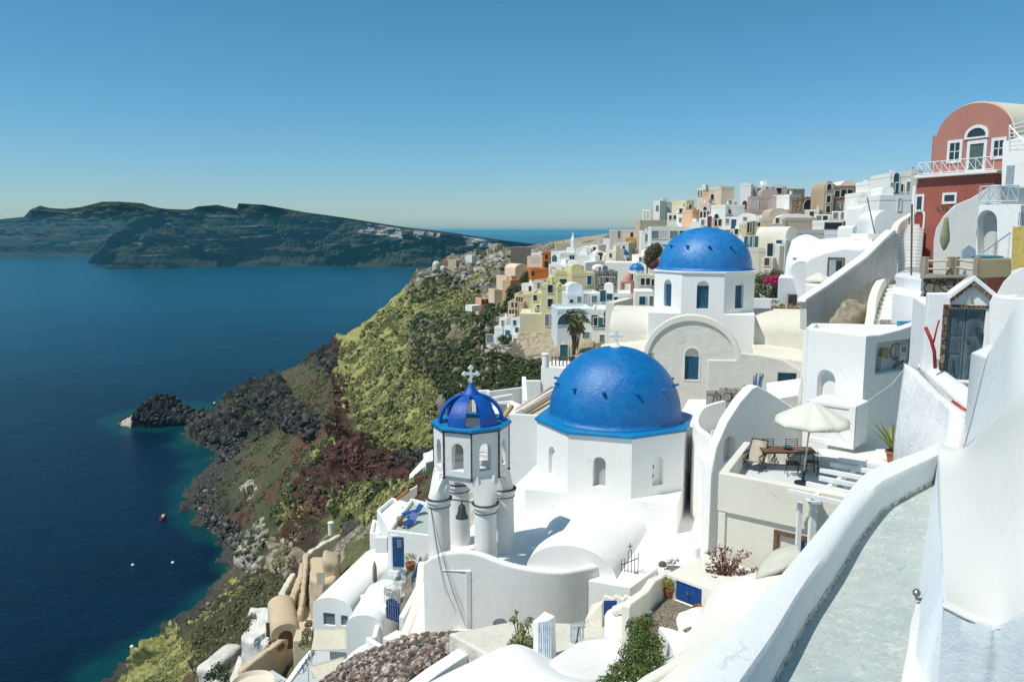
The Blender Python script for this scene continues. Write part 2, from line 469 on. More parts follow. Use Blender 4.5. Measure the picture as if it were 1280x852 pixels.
def terrain_all(X, Y):
    Z = hfast(X, Y)
    dist = np.hypot(X, Y)
    wn = np.minimum(1, np.maximum(0, (dist-60)/60))
    px, py = proj(X, Y, Z)
    k = np.clip(dist/200, .5, 2)
    wx = (fbm(X/6, Y/6, Z/6, 3, 3)-.5)*26+(fbm(X/1.8, Y/1.8, Z/1.8, 2, 5)-.5)*14; wy = (fbm(X/6, Y/6, Z/6, 3, 9)-.5)*26+(fbm(X/1.8, Y/1.8, Z/1.8, 2, 6)-.5)*14
    zone = {}
    for nm, poly in ZONES:
        m = in_poly(px+wx, py+wy, poly)
        zone[nm] = zone.get(nm, np.zeros(X.shape, bool)) | m
    gx = (hfast(X+1.5, Y)-hfast(X-1.5, Y))/3; gy = (hfast(X, Y+1.5)-hfast(X, Y-1.5))/3
    nl = np.sqrt(gx*gx+gy*gy+1); nx, ny, nz = -gx/nl, -gy/nl, 1/nl
    base_rock = fbm(X/13, Y/13, Z/13, 5, 21, True); crag = fbm(X/5, Y/5, Z/8, 4, 25, True)
    fine = fbm(X/3.2, Y/3.2, Z/3.2, 4, 31); tuft = fbm(X/1.1, Y/1.1, Z/1.1, 2, 35)
    rk = np.zeros(X.shape)
    for nm, a in (('red', 1), ('rock', .75), ('blackrock', 1.25), ('dark', .45), ('white', .5), ('brown', .45)):
        rk = np.where(zone[nm], a, rk)
    near_shore = sstep(SEA+13, SEA+2, Z)*(X < 20)
    rk = np.maximum(rk, near_shore*.7)
    for _ in range(2):       # soften zone edges of the relief
        rk = (rk+np.roll(rk, 2, 0)+np.roll(rk, -2, 0)+np.roll(rk, 2, 1)+np.roll(rk, -2, 1))/5
    amp = (base_rock-.55)*(2.5+8*rk)+(crag-.6)*(.6+7*rk)+(fine-.5)*(1.6+2.6*rk)+(tuft-.5)*(.9+.4*rk)
    keep = sstep(70, 130, dist)
    townmask = sstep(-10, 8, X)*(Y < 500)*sstep(600, 640, px)
    amp = amp*np.clip(keep, .12, 1)*(1-.85*townmask)
    Z2 = Z+amp*nz-4.2*sstep(74, 56, dist)*sstep(-27, -17, X)-3.6*sstep(78, 95, dist)*sstep(8, 22, X)*sstep(330, 270, Y)
    X = X+amp*nx; Y = Y+amp*ny
    return X, Y, Z2, zone, fine, base_rock, near_shore, px, py
az = np.radians(np.concatenate([np.linspace(-50, -29, 50), np.linspace(-28.95, 6, 720), np.linspace(6.3, 62, 130)]))
rr = np.concatenate([np.exp(np.linspace(math.log(14), math.log(52), 90)), np.exp(np.linspace(math.log(52.3), math.log(640), 860)), np.exp(np.linspace(math.log(645), math.log(1100), 40))])
A, R = np.meshgrid(az, rr); TX = R*np.sin(A); TY = R*np.cos(A)
# the smooth surface on a coarse polar net, then bilinear
ca_ = np.radians(np.linspace(-50.5, 62.5, 230)); cl_ = np.linspace(math.log(13.5), math.log(1120), 260)
CA, CL_ = np.meshgrid(ca_, cl_); CH = hbase(np.exp(CL_)*np.sin(CA), np.exp(CL_)*np.cos(CA))
def hfast(X, Y):
    a = (np.arctan2(X, Y)-ca_[0])/(ca_[1]-ca_[0]); l = (np.log(np.hypot(X, Y))-cl_[0])/(cl_[1]-cl_[0])
    a = np.clip(a, 0, len(ca_)-1.001); l = np.clip(l, 0, len(cl_)-1.001); i = a.astype(int); j = l.astype(int); fa_ = a-i; fl = l-j
    return (CH[j, i]*(1-fa_)+CH[j, i+1]*fa_)*(1-fl)+(CH[j+1, i]*(1-fa_)+CH[j+1, i+1]*fa_)*fl
TX, TY, TZ, zone, fine, brock, nshore, tpx, tpy = terrain_all(TX, TY)
colr = np.ones(TX.shape+(3,))*np.array(CZ['slope'])
m = (fbm(TX/9, TY/9, None, 4, 77) > .5)[..., None]
colr = np.where(m, np.array((.085,.10,.045)), colr)
m = (fbm(TX/5, TY/5, None, 4, 88) > .6)[..., None]
colr = np.where(m, np.array((.13,.09,.06)), colr)
colr = colr*(1-nshore[..., None])+nshore[..., None]*np.array(CZ['shore'])
tw = (sstep(-8, 6, TX+5-np.clip((TY-60)*.02, 0, 3))*(TY < 420))*((tpx > 600)|(R < 62)&(tpx > 520))
tg_ = (fbm(TX/6, TY/6, None, 4, 72) > .5)[..., None]; tc_ = np.where((R > 80)[..., None], np.where(tg_, np.array((.42,.38,.30)), np.array((.22,.21,.13))), np.array(CZ['town']))
colr = colr*(1-tw[..., None])+tw[..., None]*tc_
for nm, poly in ZONES:
    z = zone[nm]; c = np.array(CZ[nm])
    if nm == 'bright':
        g = fbm(TX/4.5, TY/4.5, TZ/4.5, 4, 41)
        cc = np.where((g > .50)[..., None], c, np.where((g > .42)[..., None], np.array((.23,.24,.09)), np.array((.085,.10,.04))))
    elif nm in ('dark',):
        g = fbm(TX/4, TY/4, TZ/4, 4, 43)
        cc = np.where((g > .53)[..., None], np.array((.24,.21,.16)), np.where((g > .44)[..., None], np.array((.15,.155,.065)), c))
    elif nm in ('rock', 'brown'):
        g = fbm(TX/5, TY/5, TZ/5, 4, 47)
        cc = np.where((g > .56)[..., None], np.array((.08,.09,.045)), np.where((g > .44)[..., None], c, c*.6))
    elif nm == 'village':
        g = fbm(TX/2.5, TY/2.5, TZ/2.5, 4, 49)
        cc = np.where((g > .55)[..., None], np.array((.15,.15,.07)), np.where((g > .45)[..., None], c, c*.7))
    elif nm == 'red':
        g = fbm(TX/4, TY/4, TZ/9, 4, 51)
        cc = np.where((g > .55)[..., None], np.array((.085,.06,.045)), np.where((g > .45)[..., None], c, c*.35))
    elif nm == 'blackrock':
        g = fbm(TX/5, TY/5, TZ/5, 4, 53)
        cc = np.where((g > .56)[..., None], np.array((.07,.075,.045)), c)
    else:
        g = fbm(TX/3, TY/3, TZ/3, 3, 55); cc = c*(.7+.6*g[..., None])
    colr = np.where(z[..., None], cc, colr)
def grid_obj(name, X, Y, Z, mat, col=None, attr='Col', smooth=True):
    n, m = X.shape
    me = bpy.data.meshes.new(name)
    co = np.stack([X, Y, Z], -1).reshape(-1, 3).astype(np.float32)
    idx = np.arange(n*m).reshape(n, m)
    q = np.stack([idx[:-1, :-1], idx[:-1, 1:], idx[1:, 1:], idx[1:, :-1]], -1).reshape(-1, 4).astype(np.int32)
    me.vertices.add(len(co)); me.vertices.foreach_set('co', co.ravel())
    me.loops.add(q.size); me.loops.foreach_set('vertex_index', q.ravel())
    me.polygons.add(len(q)); me.polygons.foreach_set('loop_start', np.arange(0, q.size, 4, dtype=np.int32)); me.polygons.foreach_set('loop_total', np.full(len(q), 4, np.int32))
    me.update(calc_edges=True); me.validate()
    me.polygons.foreach_set('use_smooth', np.full(len(q), smooth))
    if col is not None:
        a = me.color_attributes.new(attr, 'FLOAT_COLOR', 'POINT')
        a.data.foreach_set('color', np.concatenate([col.reshape(-1, 3), np.ones((n*m, 1))], 1).astype(np.float32).ravel())
    me.materials.append(mat)
    o = bpy.data.objects.new(name, me); COL.objects.link(o); return o
t = NT('hillside_ground')
at = t.new('ShaderNodeAttribute', attribute_name='Col')
n1 = t.noise(.9, 9, .72); n2 = t.noise(5.0, 6, .75)
c = t.mix(t.ramp(n1, [(.40, (0,0,0)), (.60, (1,1,1))]), t.mix(1.0, at.outputs['Color'], (.58,.57,.53), 'MULTIPLY'), at.outputs['Color'])
c = t.mix(t.ramp(n2, [(.50, (0,0,0)), (.66, (1,1,1))]), c, t.mix(1.0, c, (1.5,1.45,1.35), 'MULTIPLY'))
t.l(c, t.b.inputs['Base Color']); t.b.inputs['Roughness'].default_value = .95; t.b.inputs['Specular IOR Level'].default_value = .1
t.bump(t.math('ADD', t.math('MULTIPLY', n1, 1.0), t.math('MULTIPLY', n2, .3)), .8, .5)
GROUNDM = t.mat
terr = grid_obj('hillside', TX, TY, TZ, GROUNDM, colr); tag(terr, kind='structure')
from mathutils.bvhtree import BVHTree
def _bvh():
    n, m = TX.shape
    co = [Vector(p) for p in np.stack([TX, TY, TZ], -1)[::3, ::2].reshape(-1, 3)]
    n2_, m2_ = TX[::3, ::2].shape
    fs = [(i*m2_+j, i*m2_+j+1, (i+1)*m2_+j+1, (i+1)*m2_+j) for i in range(n2_-1) for j in range(m2_-1)]
    return BVHTree.FromPolygons(co, fs)
BV = _bvh()
def hit(px, py):
    r = ray(px, py).normalized(); h = BV.ray_cast(r*12, r)
    return h[0] if h[0] is not None else None
def gz(x, y):
    h = BV.ray_cast(Vector((x, y, 200)), Vector((0, 0, -1)))
    return h[0].z if h[0] is not None else SEA

# ------------------------------------------------------------ sea
az2 = np.radians(np.linspace(-75, 75, 360)); r2 = np.concatenate([np.exp(np.linspace(math.log(40), math.log(1500), 360)), np.exp(np.linspace(math.log(1600), math.log(29000), 40))])
A2, R2 = np.meshgrid(az2, r2); SX = R2*np.sin(A2); SY = R2*np.cos(A2)
HB = hbase(SX, np.minimum(SY, 900))
ix, iy = -152.0, 352.0
ic = PZ(207, 520, SEA); di = np.hypot(SX-ic.x, (SY-ic.y)*.8)
sh = sstep(SEA-13, SEA+1, HB+(fbm(SX/14, SY/14, None, 4, 3)-.5)*10)*(R2 < 700)
sh = np.maximum(sh, sstep(36, 22, di+(fbm(SX/9, SY/9, None, 4, 5)-.5)*14)*.8)
big = fbm(SX/160, SY/90, None, 4, 13)
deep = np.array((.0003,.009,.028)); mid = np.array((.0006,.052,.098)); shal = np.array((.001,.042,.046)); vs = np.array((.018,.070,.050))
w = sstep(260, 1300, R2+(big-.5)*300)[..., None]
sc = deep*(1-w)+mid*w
wp_ = fbm(SX/70+SY/400, SY/28, None, 4, 17)[..., None]; sc = sc*(.72+.56*wp_)  # streaky noise puts wind patches and glints into the water colour
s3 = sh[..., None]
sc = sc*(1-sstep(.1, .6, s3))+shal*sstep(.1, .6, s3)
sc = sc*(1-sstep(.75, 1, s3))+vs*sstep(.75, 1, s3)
t = NT('sea_water')
at = t.new('ShaderNodeAttribute', attribute_name='Col')
t.l(at.outputs['Color'], t.b.inputs['Base Color']); t.b.inputs['Roughness'].default_value = .28; t.b.inputs['IOR'].default_value = 1.33
t.b.inputs['Specular IOR Level'].default_value = .16
mp = t.new('ShaderNodeMapping'); t.l(t.coord(), mp.inputs['Vector']); mp.inputs['Scale'].default_value = (.35, .8, 1); mp.inputs['Rotation'].default_value = (0, 0, .4)
w1 = t.noise(1.0, 6, .6, mp.outputs[0]); w2 = t.noise(.035, 5, .6)
t.bump(t.math('ADD', w1, t.math('MULTIPLY', w2, 3)), .55, .9)
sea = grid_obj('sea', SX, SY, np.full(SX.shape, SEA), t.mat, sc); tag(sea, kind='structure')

# ------------------------------------------------------------ the far island: two cliff bodies
def interp(x, pts): return np.interp(x, [p[0] for p in pts], [p[1] for p in pts])
t = NT('far_cliff')
at = t.new('ShaderNodeAttribute', attribute_name='Col')
n1 = t.noise(.025, 8, .75); 
c = t.mix(t.ramp(n1, [(.38, (0,0,0)), (.62, (1,1,1))]), t.mix(1.0, at.outputs['Color'], (.55,.55,.55), 'MULTIPLY'), at.outputs['Color'])
t.l(c, t.b.inputs['Base Color']); t.b.inputs['Roughness'].default_value = 1; t.b.inputs['Specular IOR Level'].default_value = 0
t.bump(n1, .8, 12)
FARM = t.mat
def far_body(name, x0, x1, water, sky, depth_top, seed, n=700, m=110, back=1500, pale=None):
    xs = np.linspace(x0, x1, n)
    wy = interp(xs, water); sy = interp(xs, sky)
    X = np.zeros((m, n)); Y = X.copy(); Z = X.copy(); T = X.copy()
    for i in range(n):
        w = PZ(xs[i], wy[i], SEA); dtop = depth_top*(1+.0*i)
        p = P(xs[i], sy[i], w.y+dtop)
        zt = p.z
        for k in range(m):
            tt = k/(m-13.0)
            u = (xs[i]-640)/F
            if tt <= 1:
                yy = w.y+dtop*(tt**1.15 if tt < .75 else .75**1.15+(1-.75**1.15)*((tt-.75)/.25)**1.6); zz = SEA+(zt-SEA)*tt
            else:
                q = (k-(m-13))/12; yy = w.y+dtop+back*q; zz = zt-(zt-SEA)*.55*q-(8*q)
            X[k, i] = p.x*(yy/p.y); Y[k, i] = yy; Z[k, i] = zz; T[k, i] = tt
    g = fbm(X/170, Y/170, Z/120, 5, seed, True); g2 = fbm(X/50, Y/50, Z/22, 4, seed+3)
    bl = np.clip(T*6, 0, 1)*np.clip((1.0-T)*8, 0, 1)
    gul = fbm(xs[None, :]/14+Z*0, Z/400, None, 4, seed+9, True)
    push = (g-.6)*260*bl+(g2-.5)*90*bl+(gul-.5)*120*bl*np.clip(1-T, 0, 1)*2
    Y2 = Y+push
    # strata: terraces
    Z2 = Z+(fbm(X/60, Z/14, None, 3, seed+5)-.5)*10*bl
    strat = fbm(Z/13, X/900, Y/900, 3, seed+7)
    base = np.array((.060,.062,.042)); dk = np.array((.018,.020,.020)); rd = np.array((.085,.062,.042)); gr = np.array((.055,.068,.036))
    col = np.where((strat > .55)[..., None], dk, base); col = np.where((strat < .40)[..., None], rd, col)
    gg = fbm(X/90, Y/90, Z/50, 4, seed+11); col = np.where((gg > .53)[..., None], gr, col)
    col = np.where((T > .95)[..., None], gr*.8, col)
    if pale is not None:
        band = (T > .70)*(T < .94)*sstep(pale[0], pale[0]+120, xs[None, :]+0*T)
        pp = vnoise(xs[None, :]/5+0*T, T*2, None, 5)*.6+vnoise(xs[None, :]/17+0*T, T, None, 8)*.6
        col = np.where(((band > .3) & (pp > .5))[..., None], np.array((.42,.40,.35)), col)
    ly = (np.abs(((Z2+100)/33+fbm(X/300, Y/300, None, 2, 4)*1.2) % 1-.5) < .07) & (T > .2) & (T < .93) & (fbm(X/120, Z/30, None, 3, 8) > .48)
    col = np.where(ly[..., None], np.array((.15,.145,.12)), col)
    o = grid_obj(name, X, Y2, Z2, FARM, col, smooth=False); tag(o, kind='structure'); return o
far_body('far_island_hills', -120, 290, [(-120,323),(0,322),(120,321),(290,321)],
   [(-120,285),(-40,278),(0,274),(30,271),(38,262),(50,257),(62,260),(80,261),(100,259),(112,256),(128,252),(150,252),(178,254),(190,258),(205,261),(235,262),(290,264)], 520, 100, back=1200)
far_body('far_island_cliffs', 108, 760, [(108,333),(130,336),(200,336),(300,332),(400,332),(530,336),(600,338),(760,338)],
   [(108,331),(114,322),(122,314),(130,305),(140,294),(150,285),(165,272),(180,264),(200,260),(225,263),(240,261),(247,258),(272,256),(285,259),(296,261),(298,254),(330,256),(380,265),(430,272),(500,283),(560,290),(620,299),(660,304),(700,308),(720,311),(760,318)], 260, 200, back=900, pale=(400,))
# lava islet
def islet():
    c = PZ(204, 524, SEA); n, m = 260, 160
    U, V = np.meshgrid(np.linspace(-1, 1, n), np.linspace(-1, 1, m)); hx, hy = 23, 19
    X = c.x+U*hx; Y = c.y+V*hy
    r = np.sqrt(U**2+V**2)
    edge = 1-sstep(.78, 1.0, r+(fbm(X/6, Y/6, None, 4, 60)-.5)*.5)
    prof = np.interp(U, [-1,-.8,-.55,-.4,-.2,.0,.15,.3,.5,.7,1], [1,2,5,11,13.5,13,12,8,6,4,2])
    rg = fbm(X/6, Y/6, None, 5, 61, True)
    rg2 = fbm(X/2.5, Y/2.5, None, 4, 66, True); Z = SEA-2+edge*(prof*(.35+.55*rg+.35*rg2)*(1-.5*V**2)+1.5)
    col = np.ones(X.shape+(3,))*np.array((.016,.016,.016))
    col = np.where((rg > .72)[..., None], np.array((.04,.036,.03)), col)
    pale = (U < -.35) & (U > -.8) & (V < -.1) & (Z < SEA+6)
    col = np.where((pale & (fbm(X/3, Y/3, None, 3, 62) > .42))[..., None], np.array((.55,.50,.44)), col)
    o = grid_obj('islet', X, Y, Z, GROUNDM, col); tag(o, kind='structure')
islet()
# ------------------------------------------------------------ near church
def domepaint(name, c1, c2):
    t = NT(name); n = t.noise(.9, 5, .6); n2 = t.noise(9, 5, .7)
    c = t.mix(t.ramp(n, [(.35, (0,0,0)), (.65, (1,1,1))]), c1, c2)
    c = t.mix(t.math('MULTIPLY', t.ramp(n2, [(.55, (0,0,0)), (.8, (1,1,1))]), .35), c, tuple(x*1.5+.01 for x in c1))
    n3 = t.noise(2.6, 7, .7); c = t.mix(t.math('MULTIPLY', t.ramp(n3, [(.50, (0,0,0)), (.72, (1,1,1))]), .45), c, (c1[0]*3+.02, c1[1]*1.35+.02, c1[2]*1.15+.02))
    mp = t.new('ShaderNodeMapping'); t.l(t.coord(), mp.inputs['Vector']); mp.inputs['Scale'].default_value = (3.5, 3.5, .3)
    c = t.mix(t.math('MULTIPLY', t.ramp(t.noise(1.3, 5, .6, mp.outputs[0]), [(.55, (0,0,0)), (.75, (1,1,1))]), .35), c, tuple(x*.62 for x in c2))
    t.l(c, t.b.inputs['Base Color']); t.l(t.ramp(n3, [(.3, (.30,)*3), (.7, (.5,)*3)]), t.b.inputs['Roughness']); t.b.inputs['Specular IOR Level'].default_value = .5
    t.bump(t.math('ADD', n2, t.math('MULTIPLY', n3, 2)), .5, .04); return t.mat
DOMEB = domepaint('blue_dome_paint', (.001, .165, .44), (.001, .125, .38))
DOMEB2 = domepaint('faded_blue_dome_paint', (.02, .20, .50), (.006, .15, .44))
SLABB = domepaint('pale_blue_ledge_paint', (.003, .22, .48), (.003, .19, .44))
RIBB = domepaint('deep_blue_rib_paint', (.001, .085, .40), (.001, .065, .35))

def octo(c, R, a0): return ngon(c, R, 8, a0)
def hemi(r, h, n=26): return [(r*math.cos(PI/2*i/n)**(.93), h*math.sin(PI/2*i/n)) for i in range(n)]+[(.02, h)]
def drum(root, c, R, a0, z0, z1, wallmat, wins, ww=.62, wh=1.7, wz=.55, thick=.5, shut=None):
    """octagonal drum of eight wall sheets; wins: dict face index -> kind"""
    V = octo(c, R, a0); mb = MB()
    for i in range(8):
        a = Vector((*V[i], 0)); b = Vector((*V[(i+1) % 8], 0)); L_ = (b-a).length; ang = math.atan2(b.y-a.y, b.x-a.x)
        M = Matrix.Translation((a.x, a.y, z0)) @ Matrix.Rotation(ang, 4, 'Z')
        mb.m = M; k = wins.get(i); hl = [archpts(L_/2, wz, ww, wh)] if k else []
        mb.sheet([(0, 0), (L_, 0), (L_, z1-z0), (0, z1-z0)], hl, thick)
        if k:
            q = MB(); q.m = M
            if k == 'shutter':
                q.box(L_/2-ww/2, L_/2+ww/2, .24, .28, wz, wz+wh-ww*.45); w = q.build('window', BLUEW, root)
                q = MB(); q.m = M; q.box(L_/2-.015, L_/2+.015, .225, .238, wz, wz+wh-ww*.45)
                for s_ in (.33, .66): q.box(L_/2-ww/2, L_/2+ww/2, .222, .237, wz+(wh-.3)*s_-.02, wz+(wh-.3)*s_+.02)
                q.build('glazing_bar', BLUEW, w)
                q = MB(); q.m = M; q.sheet(archpts(L_/2, wz+wh-ww*.45, ww, ww*.45, rise=ww*.45)[0:], [], .1); q.m = M
                q2 = MB(); q2.m = M @ Matrix.Translation((0, .25, 0)); q2.sheet(archpts(L_/2, wz+wh-ww*.5, ww+.04, ww*.5+.02, rise=ww*.48), [], .2); q2.build('window_arch', wallmat, root)
            elif k == 'lattice':
                q.box(L_/2-ww/2, L_/2+ww/2, .34, .36, wz, wz+wh); w = q.build('window', DARK, root)
                q = MB(); q.m = M
                nn = 9; step = ww/6
                for j in range(-14, 16):
                    x0 = L_/2-ww/2+j*step*1.35
                    for sg in (1, -1):
                        p1 = (x0, wz) if sg == 1 else (x0, wz+wh); pts = []
                        # clip diagonal strip to the opening
                        t0 = max(0, (L_/2-ww/2-x0)); t1 = min(wh, (L_/2+ww/2-x0))
                        if t1-t0 < .05: continue
                        za = wz+t0 if sg == 1 else wz+wh-t0; zb = wz+t1 if sg == 1 else wz+wh-t1
                        q.tube([(x0+t0, .27, za), (x0+t1, .27, zb)], .017, 4)
                q.box(L_/2-ww/2, L_/2-ww/2+.04, .24, .3, wz, wz+wh); q.box(L_/2+ww/2-.04, L_/2+ww/2, .24, .3, wz, wz+wh)
                q.build('lattice', WPAINT, w)
            elif k == 'holes':
                q.box(L_/2-ww/2, L_/2+ww/2, .22, .3, wz, wz+wh); q.build('window_panel', WHITE2, root)
                q = MB(); q.m = M
                for j in range(3):
                    q.sheet([(L_/2-ww/2+.12+.13*math.cos(2*PI*i2/14), wz+.45+j*.42+.13*math.sin(2*PI*i2/14)) for i2 in range(14)], [], .01)
                q.m = M @ Matrix.Translation((0, .205, 0))
                for j in range(3):
                    q2 = MB(); q2.m = q.m
                    q2.sheet([(L_/2-ww/2+.12+.11*math.cos(2*PI*i2/14), wz+.42+j*.45+.13*math.sin(2*PI*i2/14)) for i2 in range(14)], [], .01)
                    q2.build('round_opening', DARK, root)
            elif k == 'blind':
                q.box(L_/2-ww/2, L_/2+ww/2, .2, .3, wz, wz+wh); q.build('window_niche', WHITE2, root)
    mb.m = Matrix.Identity(4)
    return mb
# centre, sizes
nc = P(768, 520, 40); ncx, ncy = nc.x, nc.y
a0 = math.radians(-97.4+12)
NR = thing('church', (ncx, ncy, -13.9), 'white church whose glossy blue dome with small pegs fills the centre, behind the bell tower', 'church', 'domed churches')
zt, zb, zr = -9.55, -12.45, -13.9
# face i spans vertex i -> i+1 counted ccw from a0: face 7 is the front one (phi -33..12), face 0 right-front, face 6 left
mb = drum(NR, (ncx, ncy), 4.0, a0, zb-.3, zt, WHITE, {7: 'lattice', 0: 'holes', 6: 'blind', 1: 'blind', 5: 'blind'}, ww=.62, wh=1.45, wz=.75)
mb.prism(octo((ncx, ncy), 3.6, a0), zt-.4, zt)
mb.build('drum', WHITE, NR, smooth='auto')
mb = MB(); mb.prism(octo((ncx, ncy), 4.12, a0), zt, zt+.16); mb.build('dome_ledge', SLABB, NR, bevel=.03)
mb = MB(); mb.lathe([(3.44, -.05), (3.42, .1)]+[(r, z+.12) for r, z in hemi(3.36, 3.5)], (ncx, ncy, zt+.14), 72)
mb.build('dome', DOMEB, NR, smooth=True)
for k in range(12):            # pegs round the dome
    w = a0+math.radians(30*k+8); zz = 1.75; rr_ = 3.36*math.cos(math.asin(zz/3.55))-.05
    p = Vector((ncx+rr_*math.cos(w), ncy+rr_*math.sin(w), zt+.2+zz)); dd = Vector((math.cos(w), math.sin(w), .12))
    q = MB(); sd_ = Vector((-math.sin(w), math.cos(w), 0))*.07; up_ = Vector((0, 0, .045)); e = p+dd*.34
    q.hexa(p-sd_*1.2-up_*2.4, p+sd_*1.2-up_*2.4, p+sd_*1.2+up_, p-sd_*1.2+up_, e-sd_-up_, e+sd_-up_, e+sd_+up_, e-sd_+up_)
    q.build('peg', DOMEB, NR, bevel=.015)
q = MB(); q.lathe([(.3, -.1), (.26, .05), (.16, .12), (.13, .2)], (ncx, ncy, zt+3.74), 16)
q.m = Matrix.Translation((ncx, ncy, zt+3.9)) @ Matrix.Rotation(math.radians(-8), 4, 'Z')
q.box(-.09, .09, -.08, .08, 0, .72); q.box(-.34, -.09, -.08, .08, .34, .50); q.box(.09, .34, -.08, .08, .34, .50)
q.build('cross', WHITE, NR, bevel=.025)
# square body under the drum
dirf = math.radians(-97.4-10.5); fx, fy = math.cos(dirf), math.sin(dirf); rx, ry = -fy, fx     # front, right
def NB(r, f, z=0): return (ncx+rx*r+fx*f, ncy+ry*r+fy*f, z)
H_ = 3.70
mb = MB()
mb.prism([NB(-H_, H_)[:2], NB(H_, H_)[:2], NB(H_, -H_)[:2], NB(-H_, -H_)[:2]], -17, zb)
# lower flat roof around it
mb.prism([NB(-5.8, 9.2)[:2], NB(2.6, 9.9)[:2], NB(4.6, 4.2)[:2], NB(H_+.3, -5)[:2], NB(-5.6, -5)[:2]], -18, zr)
mb.build('lower_roof', WHITE, NR, bevel=.06)
# west barrel vault, lunette end
mb = MB(); n = 22; rows = []
for f in (3.4, 9.3):
    hw = 2.35 if f < 5 else 1.9
    rows.append([NB(hw*math.cos(PI*i/n)*-1, f, zr-.1+1.25*math.sin(PI*i/n)) for i in range(n+1)])
mb.grid(rows); mb.add([p for p in rows[1]], [tuple(range(n+1))])
mb.add([p for p in rows[0]], [tuple(range(n+1))])
mb.build('vault_roof', WHITE, NR, smooth='auto')
# curved front parapet wall
def wall_run(name, mat, parent, pts, thick, zbot, bevel=.1, rem=0, **kw):
    """wall through (x, y, ztop) points"""
    mb = MB(); n = len(pts); rows = []
    for i in range(n):
        a = Vector(pts[max(i-1, 0)]); b = Vector(pts[min(i+1, n-1)]); t = Vector((b.x-a.x, b.y-a.y, 0)).normalized(); nn = Vector((-t.y, t.x, 0))*thick/2
        p = Vector(pts[i]); zb_ = zbot[i] if isinstance(zbot, (list, tuple)) else zbot
        rows.append([Vector((p.x-nn.x, p.y-nn.y, zb_)), Vector((p.x-nn.x, p.y-nn.y, p.z)), Vector((p.x+nn.x, p.y+nn.y, p.z)), Vector((p.x+nn.x, p.y+nn.y, zb_))])
    mb.grid(rows, closed=True); mb.add(rows[0], [(0, 1, 2, 3)]); mb.add(rows[-1], [(3, 2, 1, 0)])
    return mb.build(name, mat, parent, bevel=bevel, rem=rem, **kw)
tops = [P(532, 701, 32.0), P(550, 691, 31.5), P(575, 687, 31.1), P(600, 690, 30.8), P(640, 704, 30.3), P(690, 712, 30.1), P(730, 708, 30.6), P(765, 700, 31.6), P(778, 702, 32.4)]
tops = smoothline(tops, 4)
wall_run('front_wall', plaster((.80, .79, .76), .35, bump=.45, dcol=(.60, .58, .52)), NR, tops, .38, -17.5, bevel=.12, smooth='auto')
# raised panel line on the front wall
q = MB(); pa = P(553, 712, 31.2); pb = P(583, 713, 30.75); zlo = -16.3
for off in (0,):
    q.hexa((pa.x, pa.y-.02, pa.z-.06), (pb.x, pb.y-.02, pb.z-.06), (pb.x, pb.y+.3, pb.z-.06), (pa.x, pa.y+.3, pa.z-.06), (pa.x, pa.y-.02, pa.z), (pb.x, pb.y-.02, pb.z), (pb.x, pb.y+.3, pb.z), (pa.x, pa.y+.3, pa.z))
    q.box(pb.x-.02, pb.x+.2, pb.y-.06, pb.y+.25, zlo, pb.z+.02)
q.build('panel_edge', WHITE2, NR, bevel=.04)

# ------------------------------------------------------------ bell tower
tc = P(589, 528, 33); tx, ty = tc.x, tc.y
BT = thing('bell_tower', (tx, ty, zr), 'white open belfry on four round columns with blue ribbed cupola and cross', 'bell tower')
ta = math.atan2(-ty, -tx)              # towards the camera
zc, zo, zs = -11.15, -10.0, -8.08
side = 1.06; adir = math.radians(-20)
cols = []
for sa, sb in ((-1, -1), (1, -1), (1, 1), (-1, 1)):
    x = tx+(sa*math.cos(adir)-sb*math.sin(adir))*side; y = ty+(sa*math.sin(adir)+sb*math.cos(adir))*side
    cols.append((x, y))
    q = MB(); q.lathe([(.50, -.6), (.485, .3), (.46, 1.4), (.45, 2.42), (.49, 2.44), (.49, 2.50), (.46, 2.52), (.50, 2.62), (.56, 2.66), (.56, 2.80)], (x, y, zr), 30)
    cobj = q.build('column', WHITE2, BT, bevel=.015, smooth='auto')
    q = MB(); q.lathe([(.495, 2.445), (.505, 2.46), (.505, 2.475), (.495, 2.49)], (x, y, zr), 30); q.lathe([(.562, 2.775), (.57, 2.785), (.57, 2.81), (.562, 2.815)], (x, y, zr), 30)
    q.build('dark_ring', stone((.12, .08, .05), (.30, .24, .18), 9), cobj, smooth='auto')
OV = octo((tx, ty), 1.60, ta); OI = octo((tx, ty), 1.25, ta)
mb = MB()
for i in range(8):
    a = Vector((*OV[i], 0)); b = Vector((*OV[(i+1) % 8], 0)); L_ = (b-a).length; ang = math.atan2(b.y-a.y, b.x-a.x)
    mb.m = Matrix.Translation((a.x, a.y, zo)) @ Matrix.Rotation(ang, 4, 'Z')
    mb.sheet([(0, 0), (L_, 0), (L_, zs-zo), (0, zs-zo)], [archpts(L_/2, .28, .50, 1.12)], .32)
mb.m = Matrix.Identity(4)
mb.build('belfry_stage', WARM if False else WHITE2, BT, bevel=.03, smooth='auto')
